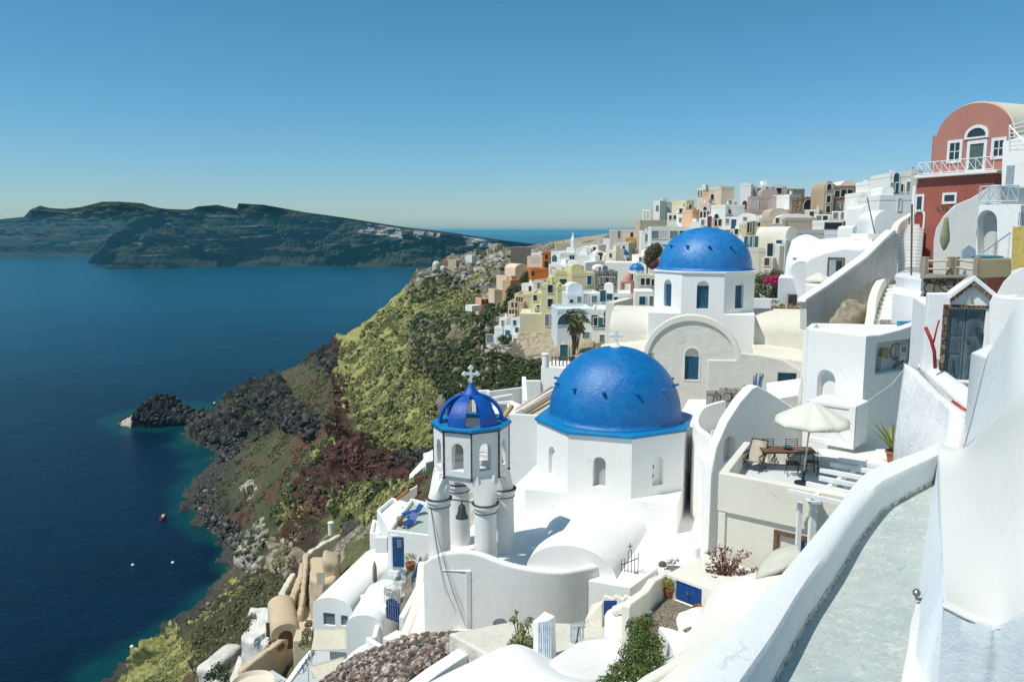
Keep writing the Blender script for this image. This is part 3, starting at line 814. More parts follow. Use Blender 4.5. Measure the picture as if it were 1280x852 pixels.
# flared piers and arches between columns and octagon
mb = MB()
for ci, (x, y) in enumerate(cols):
    w = math.atan2(y-ty, x-tx); k = min(range(8), key=lambda i: abs(((math.atan2((OV[i][1]+OV[(i+1) % 8][1])/2-ty, (OV[i][0]+OV[(i+1) % 8][0])/2-tx)-w+PI) % (2*PI))-PI))
    A_, B_ = Vector(OV[k]), Vector(OV[(k+1) % 8]); n = 16; rows = []
    ai, bi = Vector(OI[k]), Vector(OI[(k+1) % 8])
    # top outline as superellipse-like quad sampled n points
    def quad(t, Q):
        t = (t % 1)*4; i = int(t); f = t-i; return Q[i].lerp(Q[(i+1) % 4], f)
    Q = [B_, bi.lerp(Vector((tx, ty)), .1), ai.lerp(Vector((tx, ty)), .1), A_]
    for j in range(9):
        s_ = j/8; e = s_**1.15; row = []
        for m_ in range(n):
            th = w+math.radians(45)+2*PI*m_/n
            p = Vector((x+.46*math.cos(th), y+.46*math.sin(th)))
            q_ = quad(m_/n, Q)
            pp = p.lerp(q_, e)
            row.append(Vector((pp.x, pp.y, zc+(zo-zc+.02)*s_)))
        rows.append(row)
    mb.grid(rows, closed=True); mb.add(rows[0], [tuple(range(n))]); mb.add(rows[-1], [tuple(range(n))])
for ci in range(4):
    a = Vector((*cols[ci], 0)); b = Vector((*cols[(ci+1) % 4], 0)); t_ = (b-a).normalized(); nn = Vector((t_.y, -t_.x, 0)); L_ = (b-a).length
    o_ = a+nn*.32; ang = math.atan2(t_.y, t_.x)
    mb.m = Matrix.Translation((o_.x, o_.y, zc)) @ Matrix.Rotation(ang, 4, 'Z')
    h = zo-zc+.05
    arc = [(L_/2+(L_/2-.3)*math.cos(PI*i/14), -.02+.95*math.sin(PI*i/14)) for i in range(15)]
    mb.sheet([(.1, 0), (arc[-1][0], 0)]+arc[::-1][1:-1]+[(arc[0][0], 0), (L_-.1, 0), (L_-.2, h), (.2, h)], [], .34)
mb.m = Matrix.Identity(4)
mb.build('arches', WHITE2, BT, smooth='auto')
q = MB()
ring = [Vector((*p, zo+.02)) for p in OV]
mb2 = MB(); 
for i in range(8):
    a = Vector(OV[i]); oc = Vector((tx, ty)); d_ = (a-oc).normalized(); p = a+d_*.012
    mb2 = MB(); mb2.m = Matrix.Translation((p.x, p.y, 0)) @ Matrix.Rotation(math.atan2(d_.y, d_.x), 4, 'Z')
    mb2.box(-.022, .022, -.032, .032, zo-.05, zs-.02); mb2.box(-.05, .05, -.06, .06, zo-.1, zo-.05)
    mb2.build('corner_strip', stone((.13, .08, .05), (.32, .26, .2), 8), BT)
mb = MB()
So = octo((tx, ty), 1.72, ta); Si = octo((tx, ty), 1.08, ta)
mb.grid([[(*p, zs) for p in Si], [(*p, zs) for p in So], [(*p, zs+.13) for p in So], [(*p, zs+.13) for p in Si], [(*p, zs) for p in Si]], closed=True)
mb.build('cupola_ledge', SLABB, BT, bevel=.02, smooth='auto')
q = MB(); q.grid([[(*p, zs-.07) for p in octo((tx, ty), 1.63, ta)], [(*p, zs-.005) for p in octo((tx, ty), 1.66, ta)]], closed=True); q.build('dark_edge', stone((.13, .08, .05), (.32, .26, .2), 8), BT)
for k in range(6):
    w = ta+math.radians(-27+60*k); q = MB(); rows = []
    for j in range(15):
        e = j/14*PI/2*.93; rad = 1.40*math.cos(e)**.85; zz = zs+.1+1.22*math.sin(e)
        hw = math.radians(17+8*(j/14)**3); 
        row = []
        for dr in (0, -.10):
            ks = range(7) if dr == 0 else range(6, -1, -1)
            for m_ in ks:
                th = w-hw+2*hw*m_/6; r_ = max(rad+dr, .03)
                row.append((tx+r_*math.cos(th), ty+r_*math.sin(th), zz+(dr*.8*math.sin(e))))
        rows.append(row)
    q.grid(rows, closed=True); q.add(rows[0], [tuple(range(14))]); q.build('rib', RIBB, BT, smooth='auto')
q = MB(); q.lathe([(.42, 1.02), (.40, 1.16), (.33, 1.28), (.22, 1.38), (.14, 1.50), (.10, 1.62), (.07, 1.68)], (tx, ty, zs+.1), 20); q.build('finial', RIBB, BT, smooth='auto')
q = MB(); q.m = Matrix.Translation((tx, ty, zs+1.75)) @ Matrix.Rotation(ta+PI/2, 4, 'Z')
q.box(-.05, .05, -.05, .05, 0, .62); q.box(-.24, .24, -.045, .045, .34, .44)
for x, z in ((0, .66), (-.27, .39), (.27, .39)):
    for dx, dz in ((0, .05), (-.06, -.02), (.06, -.02), (0, -.06)):
        q.lathe([(.01, -.06), (.05, -.04), (.065, 0), (.05, .04), (.01, .06)], (x+dx, 0, z+dz), 10)
q.build('cross', WHITE, BT, smooth='auto')
# bell on its bar
f1, f2 = Vector((*cols[0], zc+.02)), Vector((*cols[1], zc+.02)); q = MB(); q.tube([f1, f2], .025, 6); q.build('bell_bar', IRON, BT)
bl = f1.lerp(f2, .50)
B = thing('bell', (bl.x, bl.y, zc-.75), 'dull green bronze bell hanging from the bar of the belfry', 'bell')
q = MB(); q.lathe([(.27, 0), (.275, .04), (.21, .16), (.165, .32), (.15, .48), (.10, .56), (.03, .58)], (bl.x, bl.y, zc-.72), 24)
q.build('bell_body', paint((.09, .13, .10), .5, .6, .2, 'old_bronze'), B, smooth='auto')
q = MB(); q.tube([(bl.x, bl.y, zc-.16), (bl.x, bl.y, zc+.03)], .03, 6); q.build('hanger', IRON, B)
q = MB(); q.lathe([(.03, 0), (.05, .03), (.03, .08)], (bl.x, bl.y, zc-.80), 8); q.build('clapper', IRON, B)
q = MB(); pa = Vector((*cols[0], zr+.9)); 
for k in range(3):
    a_ = f1+Vector((-.25, -.7, -.05)); pts = []
    e_ = P(583-12*k, 780-20*k, 30.6)
    for i in range(13):
        t_ = i/12; pts.append(a_.lerp(e_, t_)+Vector((0, -.25, -.9*(1.4-k*.5)*math.sin(PI*t_)*(.3 if k == 0 else 1))))
    q.tube(pts, .012, 4)
tag(q.build('rope', paint((.25, .24, .22), .9, name='old_rope'), None), 'thin grey ropes hanging slack from the bell down the front wall', 'rope')

# ------------------------------------------------------------ far church
fc = P(881, 338, 62); fcx, fcy = fc.x, fc.y; fa = math.atan2(-fcy, -fcx)
FR = thing('church', (fcx, fcy, -12), 'white church with matt light blue dome above a rough arched facade, farther up', 'church', 'domed churches')
zt2, zb2 = -3.05, -6.0; a2 = fa+math.radians(21)
SHUT = 'shutter'
mb = drum(FR, (fcx, fcy), 4.0, a2, zb2-.2, zt2, WHITE, {7: SHUT, 0: SHUT, 6: SHUT, 1: SHUT, 5: SHUT}, ww=.85, wh=2.05, wz=.55)
mb.prism(octo((fcx, fcy), 3.6, a2), zt2-.3, zt2); mb.build('drum', WHITE, FR, smooth='auto')
mb = MB(); mb.prism(octo((fcx, fcy), 4.12, a2), zt2, zt2+.12); mb.build('dome_ledge', WHITE, FR, bevel=.03)
mb = MB(); mb.lathe([(3.75, 0), (3.7, .08)]+[(r, z+.1) for r, z in hemi(3.55, 3.15)], (fcx, fcy, zt2+.1), 64); mb.build('dome', DOMEB2, FR, smooth=True)
for k in range(12):
    w = a2+math.radians(30*k+14); zz = 1.75; rr_ = 3.55*math.cos(math.asin(zz/3.25))-.05
    p = Vector((fcx+rr_*math.cos(w), fcy+rr_*math.sin(w), zt2+.2+zz)); dd = Vector((math.cos(w), math.sin(w), .12))
    q = MB(); sd_ = Vector((-math.sin(w), math.cos(w), 0))*.08; up_ = Vector((0, 0, .055)); e = p+dd*.34
    q.hexa(p-sd_*1.2-up_*2.4, p+sd_*1.2-up_*2.4, p+sd_*1.2+up_, p-sd_*1.2+up_, e-sd_-up_, e+sd_-up_, e+sd_+up_, e-sd_+up_)
    q.build('peg', DOMEB, FR, bevel=.015)
q = MB(); q.lathe([(.3, 0), (.2, .1), (.1, .15)], (fcx, fcy, zt2+3.28), 14); q.build('finial', DOMEB2, FR, smooth='auto')
ff = fa+math.radians(-1.5); gx, gy = math.cos(ff), math.sin(ff); hx_, hy_ = -gy, gx
def FB(r, f, z=0): return (fcx+hx_*r+gx*f, fcy+hy_*r+gy*f, z)
def FBp(*a): return [FB(r, f)[:2] for r, f in a]
h2 = 3.7
mb = MB(); mb.prism(FBp((-h2-.25, h2), (h2+.05, h2), (h2+.05, -h2), (-h2-.25, -h2)), -12, zb2); mb.build('drum_base', WHITE, FR, bevel=.06)
# side barrel arms of old cream plaster
def arm(r0, r1, f0, f1, z0, rise, mat, nm):
    mb = MB(); n = 12; rows = []
    for r in (r0, r1):
        rows.append([FB(r, f0+(f1-f0)*(1-math.cos(PI*i/n))/2, z0+rise*math.sin(PI*i/n)) for i in range(n+1)]+[FB(r, f1, -12), FB(r, f0, -12)])
    mb.grid(rows, closed=True)
    for r in rows: mb.add(r, [tuple(range(len(r)))])
    return mb.build(nm, mat, FR, smooth='auto')
arm(-6.9, -3.9, 3.2, -3.2, -7.6, 1.7, ROUGHW, 'side_vault')
arm(3.7, 7.6, 3.0, -3.4, -7.4, 1.5, ROUGHW, 'side_vault')
mb = MB(); mb.prism(FBp((-7.5, 7), (-3, 7), (-3, 3.2), (-7.5, 3.2)), -14, [-9.0, -8.4, -8.0, -8.6]); mb.build('lower_roof', ROUGHW, FR, bevel=.15); mb = MB(); mb.prism(FBp((3.6, 6.8), (8.2, 6.8), (8.6, 2), (3.6, 2)), -14, [-8.3, -8.9, -8.6, -8.1])
mb.build('lower_roof', ROUGHW, FR, bevel=.15)
# arched facade
FACR = plaster((.74, .71, .63), .35, dcol=(.55, .52, .44), bump=1.0, coarse=2.2, name='rough_plaster')
mb = MB(); fw = 7.0
mb.m = Matrix.Translation(FB(0, fw)) @ Matrix.Rotation(ff+PI/2, 4, 'Z')     # local x to the right, y inwards
n = 26; cxl = -.55; hw = 3.35
arc = [(cxl+hw*math.cos(PI*i/n), -9.0+3.2*math.sin(PI*i/n)) for i in range(n+1)]
mb.sheet([(cxl-hw, -13.5), (cxl+hw, -13.5)]+arc, [archpts(-.5, -10.4, .95, 2.25)], .5)
mb.build('facade', FACR, FR, smooth='auto')
q = MB(); q.m = mb.m @ Matrix.Translation((0, -.14, 0)); arco = [(cxl+(hw+.02)*math.cos(PI*i/n), -9.0+3.22*math.sin(PI*i/n)) for i in range(n+1)]; arci = [(cxl+(hw-.34)*math.cos(PI*i/n), -9.0+2.78*math.sin(PI*i/n)) for i in range(n+1)]
q.sheet(arco+arci[::-1], [], .9); q.build('arch_band', WARM, FR, bevel=.05, smooth='auto')
q = MB(); q.m = mb.m; q.box(-.5-.475, -.5+.475, .2, .25, -10.4, -8.75); wq = q.build('window', BLUEW, FR)
q = MB(); q.m = mb.m; q.box(-.515, -.485, .185, .198, -10.4, -8.75); q.build('glazing_bar', BLUEW, wq)
q = MB(); q.m = mb.m @ Matrix.Translation((0, .2, 0)); q.sheet(archpts(-.5, -8.75, .98, .62, rise=.5), [], .2); q.build('window_arch', WARM, FR)
q = MB(); q.m = mb.m @ Matrix.Translation((0, -.03, 0)); q.sheet(archpts(-.5, -10.5, 1.2, 2.5), [archpts(-.5, -10.4, .95, 2.25)], .1); q.build('window_surround', WARM, FR, bevel=.02)
mb = MB(); mb.m = q.m = Matrix.Translation(FB(0, fw+.15)) @ Matrix.Rotation(ff+PI/2, 4, 'Z')
top = [(.6, -8.9), (2.6, -8.85), (2.75, -8.3), (4.2, -8.45), (5.6, -8.7), (6.8, -9.4), (7.6, -10.4), (7.8, -11)]
mb.sheet([(.6, -13.5), (7.8, -13.5)]+top[::-1], [rectpts(5.9, -10.5, 1.2, .9)], .6); mb.build('side_wall', plaster((.68, .66, .60), .4, dcol=(.50, .48, .42), bump=1.0, coarse=2), FR, bevel=.08, smooth='auto')
q = MB(); q.m = mb.m; q.box(5.3, 6.5, .25, .3, -10.5, -9.6); q.build('window', BLUEW, FR)
# ------------------------------------------------------------ right side and foreground
def prism_px(name, mat, parent, tops, zbot, bevel=.06, **kw):
    pts = []
    for t_ in tops:
        px, py, z = t_[:3]
        p = PZ(px, py, z) if z < -.5 else P(px, py, t_[3]); pts.append(p)
    mb = MB(); mb.prism([(p.x, p.y) for p in pts], zbot, [p.z for p in pts]); return mb.build(name, mat, parent, bevel=bevel, **kw)
def patch(name, mat, parent, rows, thick=.3, k=5, **kw):
    """smooth plaster skin through a net of surveyed points, given thickness"""
    R_ = [smoothline([P(*q) for q in r], k) for r in rows]
    C_ = [smoothline([r[i] for r in R_], k) for i in range(len(R_[0]))]
    rows2 = [[C_[i][j] for i in range(len(C_))] for j in range(len(C_[0]))]
    mb = MB(); mb.grid(rows2); o = mb.build(name, mat, parent, smooth=True, fix=False, **kw)
    m = o.modifiers.new('sol', 'SOLIDIFY'); m.thickness = thick; m.offset = -1
    return o
# path and its parapet
PAVE = NT('grey_painted_paving')
n1 = PAVE.noise(1.1, 7, .65); n2 = PAVE.noise(5.5, 7, .7, dist=1.2)
c = PAVE.mix(PAVE.ramp(n1, [(.38, (0,0,0)), (.65, (1,1,1))]), (.37,.42,.415), (.46,.50,.48))
c = PAVE.mix(PAVE.ramp(n2, [(.52, (0,0,0)), (.66, (1,1,1))]), c, (.56,.57,.51))
c = PAVE.mix(PAVE.ramp(PAVE.noise(16, 5, .7), [(.35, (1,1,1)), (.45, (0,0,0))]), c, (.29,.34,.33))
c = PAVE.mix(PAVE.ramp(PAVE.noise(2.3, 6, .75), [(.58, (0,0,0)), (.70, (1,1,1))]), c, (.30,.37,.39))
PAVE.l(c, PAVE.b.inputs['Base Color']); PAVE.b.inputs['Roughness'].default_value = .8; PAVE.bump(PAVE.math('ADD', n2, PAVE.noise(30, 4, .6)), .35, .015)
FGW = plaster((.73, .75, .75), .18, bump=.6, dcol=(.62, .62, .58), coarse=1.6)
FGW2 = plaster((.68, .675, .64), .15, bump=.5, dcol=(.66, .63, .56), coarse=1.2)
out = [(780,915),(845,852),(900,796),(950,742),(1000,683),(1040,634),(1074,594),(1109,577),(1140,566),(1175,552)]
inn = [(870,935),(930,852),(972,790),(1005,735),(1040,687),(1071,640),(1102,605),(1125,592),(1145,582),(1180,566)]
ZP, ZG = -4.8, -5.38
o_ = smoothline([PZ(x, y, ZP) for x, y in out], 5); i_ = smoothline([PZ(x, y, ZP) for x, y in inn], 5)
mb = MB(); rows = []
for a, b in zip(o_, i_):
    d_ = (b-a).normalized()
    rows.append([Vector((a.x-d_.x*.12, a.y-d_.y*.12, ZG-3.5)), a+Vector((0, 0, -.12)), a+d_*.07, a.lerp(b, .5)+Vector((0, 0, .05)), b-d_*.06, b+Vector((0, 0, -.08)), Vector((b.x+d_.x*.03, b.y+d_.y*.03, ZG-.1)), Vector((b.x+d_.x*.03, b.y+d_.y*.03, ZG-3.5))])
mb.grid(rows, closed=True); mb.add(rows[0], [tuple(range(8))]); mb.add(rows[-1], [tuple(range(8))])
tag(mb.build('parapet', FGW, None, smooth='auto', sub=0), 'thick white plaster parapet curving along the outer edge of the grey path', 'parapet')
rw = [(1128,870),(1131,852),(1146,752),(1158,659),(1165,620),(1172,590),(1182,570)]
rp = [PZ(x, y, ZG) for x, y in rw]
mb = MB(); left = [Vector((p.x, p.y, ZG)) for p in i_]; right = smoothline(rp+[], 6)
poly = [(p.x-.1, p.y) for p in left[::3]]+[(p.x+.6, p.y) for p in right[::-1]]+[(3.9, 5.5)]
mb.prism(poly, ZG-3, ZG); path = mb.build('path', PAVE.mat, None); tag(path, kind='structure')
# cracked line of dirt where parapet meets path
t = NT('dirt_edge'); n_ = t.noise(9, 5, .7); t.l(t.ramp(n_, [(.38, (.24,.21,.17)), (.48, (.50,.49,.44)), (.54, (.66,.67,.64))]), t.b.inputs['Base Color']); t.b.inputs['Roughness'].default_value = .95
rg_ = random.Random(4); mb = MB(); rows = []
for a, b in zip(o_, i_):
    d_ = (b-a).normalized(); w_ = rg_.uniform(.015, .045); q0 = Vector((b.x+d_.x*.032, b.y+d_.y*.032, ZG+.004)); rows.append([q0+Vector((0, 0, rg_.uniform(.03, .09))), q0+d_.xy.to_3d()*.004+Vector((0, 0, 0)), Vector((q0.x+d_.x*w_, q0.y+d_.y*w_, ZG+.004))])
mb.grid(rows); tag(mb.build('dirt_edge', t.mat, None, fix=False), kind='structure')
# right hand wall: battered side, front face, rising plaster mass
BW = thing('plaster_wall', (6.5, 9.5, ZG), 'massive smooth white plaster wall rising beside the grey path at the lower right', 'wall')
e0 = [P(1180,755,8.5), P(1176,700,10.6), P(1173,640,13.2), P(1172,590,15.8), P(1173,556,17.3)]
e0 = smoothline(e0[:1]+[e0[0].lerp(e0[1], .4)]+e0[1:], 6); b0 = smoothline([Vector((e0[0].x, e0[0].y, ZG-.05)), PZ(1131,852,ZG-.05), PZ(1146,752,ZG-.05), PZ(1158,659,ZG-.05), PZ(1166,618,ZG-.05), PZ(1172,592,ZG-.05)], 6)
mb = MB(); mb.grid([[Vector((p.x, p.y, ZG-2)) for p in b0], b0, e0, [p+Vector((.03, 0, -.01)) for p in e0]])
mb.build('side_face', plaster((.76,.80,.82), .1, bump=.4), BW, smooth='auto')  # pale-blue shade of this side is put into its plaster colour
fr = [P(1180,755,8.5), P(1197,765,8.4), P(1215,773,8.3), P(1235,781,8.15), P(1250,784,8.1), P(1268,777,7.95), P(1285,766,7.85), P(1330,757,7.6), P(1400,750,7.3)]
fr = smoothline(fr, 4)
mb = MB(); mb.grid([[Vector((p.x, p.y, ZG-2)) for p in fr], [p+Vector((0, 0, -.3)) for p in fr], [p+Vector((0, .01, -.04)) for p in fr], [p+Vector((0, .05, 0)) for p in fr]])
mb.build('front_face', plaster((.62,.66,.68), .3, bump=.6, dcol=(.50,.55,.58), coarse=1.6), BW, smooth='auto')  # greyer than the slope above; the front's shade is in its colour
# kerb lump at the foot
ln = smoothline([PZ(1128,875,ZG), PZ(1139,830,ZG), PZ(1142,800,ZG), PZ(1145,775,ZG), PZ(1148,750,ZG)], 5)
mb = MB(); rows = []
for i, p in enumerate(ln):
    s_ = .13*math.sin(PI*min(1, (i+1)/(len(ln)))**.7)+.02; rows.append([Vector((p.x-s_*.6, p.y, ZG-.02)), Vector((p.x-s_*.4, p.y, ZG+s_*1.6)), Vector((p.x+.15, p.y, ZG+s_*2.2)), Vector((p.x+.3, p.y, ZG+s_*2.0)), Vector((p.x+.3, p.y, ZG-.02))])
mb.grid(rows, closed=True); mb.add(rows[0], [tuple(range(5))]); mb.add(rows[-1], [tuple(range(5))]); mb.build('foot_lump', FGW2, BW, smooth='auto')
patch('upper_slope', FGW2, BW, [
 [(1180,755,8.5),(1215,773,8.3),(1250,784,8.1),(1285,766,7.85),(1340,756,7.6),(1420,748,7.3)],
 [(1176,700,10.6),(1215,705,9.9),(1252,706,9.4),(1290,695,9.1),(1350,690,8.9),(1430,680,8.8)],
 [(1173,640,13.2),(1212,640,12.0),(1250,636,11.0),(1295,615,10.4),(1360,600,9.9),(1440,590,9.6)],
 [(1172,590,15.8),(1205,585,14.4),(1245,568,12.9),(1300,530,11.7),(1370,510,11.0),(1450,500,10.4)],
 [(1173,556,17.3),(1203,562,16.6),(1240,527,14.2),(1290,487,12.6),(1370,460,11.8),(1460,440,11.2)],
 [(1178,556,19.3),(1206,558,18.3),(1245,524,15.6),(1295,483,13.8),(1380,455,13.0),(1470,440,12.4)]], thick=.04)
patch('shoulder', plaster((.72,.74,.74), .2, bump=.4), BW, [
 [(1203,563,16.9),(1240,530,14.6),(1290,489,12.9),(1400,450,12.0),(1500,430,11.5)],
 [(1215,520,17.3),(1244,490,15.4),(1285,450,14.0),(1400,400,13.0),(1500,380,12.5)],
 [(1232,452,18.0),(1253,425,16.6),(1285,385,15.4),(1400,320,14.2),(1500,290,13.5)],
 [(1237,440,19.0),(1256,408,17.8),(1285,370,16.6),(1400,300,15.2),(1500,270,14.5)],
 [(1240,450,21.0),(1262,430,20.0),(1290,400,19.0),(1400,330,18.0),(1500,300,17.5)]], thick=.4)
mb = MB()
a, b, c_, d_ = P(1204,545,17.6), P(1216,545,17.2), P(1236,447,18.1), P(1214,440,19.2)
A0 = P(1204,560,19.3)
mb.hexa(P(1203,568,18.6), P(1212,568,16.9), P(1255,568,18.5), P(1245,560,21), P(1214,440,19.3), P(1235,447,18.0), P(1262,425,19.0), P(1237,430,20.6))
mb.build('shoulder_block', FGW, BW, bevel=.05)
q = MB(); p = PZ(1145,762,ZG)+Vector((.12, 0, .15)); q.tube([p, p+Vector((-.12, 0, .02)), p+Vector((-.14, 0, .10))], .025, 8); q.lathe([(.05, -.02), (.055, .03), (.03, .06)], p+Vector((-.13, 0, .1)), 10)
q.build('tap', paint((.25,.24,.20), .4, .8, name='dull_metal'), BW, smooth='auto')

# ------------------------------------------------------------ pediment door house
DH = thing('gatehouse', P(1203,472,23), 'small white gabled front with a weathered grey double door above the path', 'gatehouse')
p0 = P(1153,470,23.4); p1 = P(1265,470,22.6); ang = math.degrees(math.atan2(p1.y-p0.y, p1.x-p0.x)); Lw = (p1-p0).length; zf = -4.35
def DX(px): return (px-1153)/(1265-1153)*Lw
mb = MB(); mb.m = rotm((p0.x, p0.y, 0), ang)
zw = P(1153,367,23.4).z; za = P(1208,349,23).z; ze = P(1182,372,23).z
mb.sheet([(0, zf-3), (Lw, zf-3), (Lw, ze+.1), (DX(1236), ze), (DX(1208), za), (DX(1181), ze), (DX(1180), zw+.02), (0, zw)], [rectpts(DX(1203.5), zf, DX(1227)-DX(1180), P(1200,386,23).z-zf)], .45)
mb.m = rotm((p0.x, p0.y, 0), ang); mb.build('front_wall', WHITE, DH, bevel=.03, smooth='auto')
zt_ = P(1200,386,23).z; xl, xr = DX(1180), DX(1227)
for sgn, (xa, xb) in enumerate(((xl+.02, (xl+xr)/2-.01), ((xl+xr)/2+.01, xr-.02))):
    q = MB(); q.m = rotm((p0.x, p0.y, 0), ang); q.box(xa, xb, .14, .19, zf, zt_); dr = q.build('door_leaf', GREYD, DH, bevel=.006)
    for (z0, z1) in ((.1, .7), (.8, 1.25), (1.35, zt_-zf-.1)):
        q = MB(); q.m = rotm((p0.x, p0.y, 0), ang)
        q.box(xa+.08, xb-.08, .115, .142, zf+z0, zf+z1); 
        for j in range(4): q.box(xa+.13+j*(xb-xa-.26)/4, xa+.13+j*(xb-xa-.26)/4+.02, .10, .116, zf+z0+.06, zf+z1-.06)
        q.build('door_panel', paint((.10,.15,.18), .6, name='grey_door_panel', var=.2), dr)
q = MB(); q.m = rotm((p0.x, p0.y, 0), ang); q.box((xl+xr)/2+.05, (xl+xr)/2+.12, .07, .12, zf+1.15, zf+1.22); q.build('door_handle', paint((.3,.22,.1), .4, .8), DH)
RUST = stone((.30,.17,.10), (.55,.45,.33), 5)
q = MB(); q.m = rotm((p0.x, p0.y, 0), ang); q.box(xl-.14, xl-.005, -.02, .16, zf, zt_+.02); q.box(xl-.14, xr+.12, -.035, .16, zt_+.02, zt_+.11); q.build('door_surround', RUST, DH, bevel=.01)
q = MB(); q.m = rotm((p0.x, p0.y, 0), ang)
for (xa, za_, xb, zb_) in ((DX(1180), ze, DX(1208), za), (DX(1208), za, DX(1238), ze)):
    sg = -1 if zb_ > za_ else 1
    q.hexa((xa, -.18, za_-.05), (xb, -.18, zb_-.05), (xb, .5, zb_-.05), (xa, .5, za_-.05), (xa, -.18, za_+.12), (xb, -.18, zb_+.12), (xb, .5, zb_+.12), (xa, .5, za_+.12))
q.build('gable_coping', WHITE, DH, bevel=.03)
q = MB(); q.m = rotm((p0.x, p0.y, 0), ang)
for (xa, za_, xb, zb_) in ((DX(1181), ze, DX(1208), za), (DX(1208), za, DX(1237), ze)):
    q.hexa((xa, -.15, za_-.16), (xb, -.15, zb_-.16), (xb, .0, zb_-.16), (xa, .0, za_-.16), (xa, -.15, za_-.052), (xb, -.15, zb_-.052), (xb, .0, zb_-.052), (xa, .0, za_-.052))
q.build('gable_underside', RUST, DH)
lp = P(1209,374,22.9); q = MB(); q.lathe([(.11, -.12), (.09, -.05), (.03, .05), (.015, .16)], (lp.x, lp.y-.15, lp.z), 12); q.build('door_lamp', paint((.25,.25,.2), .5), DH, smooth='auto')
mb = MB(); mb.m = rotm((p0.x, p0.y, 0), ang); mb.box(0, Lw, .5, 3.5, zf-3, ze-.25); mb.build('body', WHITE2, DH, bevel=.08)
# threshold step
q = MB(); q.m = rotm((p0.x, p0.y, 0), ang); q.box(xl-.2, xr+.4, -.5, -.01, zf-1.2, zf-.06); q.build('door_step', stone((.45,.42,.36), (.55,.52,.45), 3), DH, bevel=.03)
# whitewashed bank under the door with its smooth ledge
RW = plaster((.80,.80,.78), .45, bump=1.3, dcol=(.60,.60,.58), coarse=3)
BK = thing('retaining_wall', P(1175,520,21), 'rough whitewashed bank below the grey door with a smooth sloping ledge on top', 'retaining wall')
patch('rough_face', RW, BK, [[(1149,462,24),(1170,482,22.4),(1190,500,20.8),(1216,520,19.2)], [(1145,500,23.2),(1165,520,21.6),(1185,535,20.2),(1212,555,18.8)], [(1140,560,22.2),(1160,575,20.6),(1180,590,19.2),(1205,600,18.2)], [(1138,640,22),(1158,650,20.4),(1178,660,19),(1205,670,18)]], thick=.5)
patch('sloping_ledge', FGW, BK, [[(1149,462,24),(1170,481,22.4),(1190,499,20.8),(1216,521,19.2)], [(1148,455,24.2),(1172,472,22.6),(1192,489,21.0),(1216,505,19.6)], [(1152,450,25.0),(1176,461,23.4),(1196,475,22.2),(1216,488,20.8)],[(1154,452,26.0),(1180,464,24.4),(1200,480,23.2),(1218,492,21.8)]], thick=.2)
q = MB(); q.tube([P(1151,462,23.6), P(1165,478,22.4), P(1192,504,20.4)], .045, 8); tag(q.build('drain_pipe', paint((.50,.53,.50), .5, name='grey_pipe'), None, smooth=True), 'grey pipe lying down the ledge and ending in a red tip', 'pipe'); 
q = MB(); q.tube([P(1191,503,20.45), P(1205,513,19.7)], .065, 8); tag(q.build('pipe_end', paint((.45,.02,.02), .5, name='red_paint'), None, smooth=True), 'short red sleeve on the lower end of the grey ledge pipe', 'pipe')
q = MB(); q.tube([P(1157,409,23.0), P(1164,425,22.8), P(1168,440,22.8), P(1169,460,22.8)], .05, 8); q.tube([P(1167,428,22.8), P(1171,410,22.8), P(1174,400,22.9)], .025, 8)
tag(q.build('forked_branch', paint((.42,.02,.025), .6, name='red_branch'), None, smooth=True), 'forked branch painted red leaning against the white wall left of the grey door', 'branch')

# ------------------------------------------------------------ white block house
BH = thing('house', P(1080,540,31), 'white flat-roofed house with an arched opening and a meter niche behind the parasol', 'house')
zt_ = -4.0
p0 = PZ(1010,410,zt_); p1 = PZ(1083,419,zt_); p2 = P(1152,402,32.5); p3 = P(1145,396,37); p4 = P(1018,404,38.5)
L1 = math.hypot(p1.x-p0.x, p1.y-p0.y); a1 = math.degrees(math.atan2(p1.y-p0.y, p1.x-p0.x))
mb = MB(); mb.m = rotm((p0.x, p0.y, 0), a1)
zl = -12; xa = L1*(1037-1010)/(73); 
mb.sheet([(0, zl), (L1, zl), (L1, zt_), (0, zt_)], [archpts(xa, P(1037,517,32.2).z, L1*22/73, P(1037,463,32.2).z-P(1037,517,32.2).z)], .45); mb.build('front_wall', WHITE, BH, bevel=.07, smooth='auto')
L2 = math.hypot(p2.x-p1.x, p2.y-p1.y); a2_ = math.degrees(math.atan2(p2.y-p1.y, p2.x-p1.x))
mb = MB(); mb.m = rotm((p1.x, p1.y, 0), a2_)
nx0, nx1 = L2*(1097-1083)/69, L2*(1149-1083)/69; nz1 = P(1110,427,31.3).z; nz0 = P(1110,466,31.3).z
mb.sheet([(0, zl), (L2, zl), (L2, p2.z), (L2*.6, zt_+.1), (L2*.25, zt_-.02), (0, zt_)], [[(nx0, nz0), (nx1, nz0), (nx1, nz1), (nx0, nz1)]], .4); mb.build('side_wall', WHITE2, BH, bevel=.07, smooth='auto')
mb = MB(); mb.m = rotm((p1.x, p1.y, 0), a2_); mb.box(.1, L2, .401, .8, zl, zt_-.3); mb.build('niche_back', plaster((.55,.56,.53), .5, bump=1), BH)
mb = MB(); mb.prism([(p0.x+.1, p0.y+.5), (p1.x, p1.y+.5), (p2.x, p2.y+.8), (p3.x, p3.y), (p4.x, p4.y)], zl, zt_-.65); mb.build('roof', WHITE2, BH)
wall_run('roof_parapet', WHITE, BH, [p0+Vector((.15, .2, 0)), p4], .3, zl, bevel=.06, smooth='auto'); wall_run('roof_parapet', WHITE, BH, [p4, p3+Vector((0, 0, -.4))], .3, zl, bevel=.06, smooth='auto')
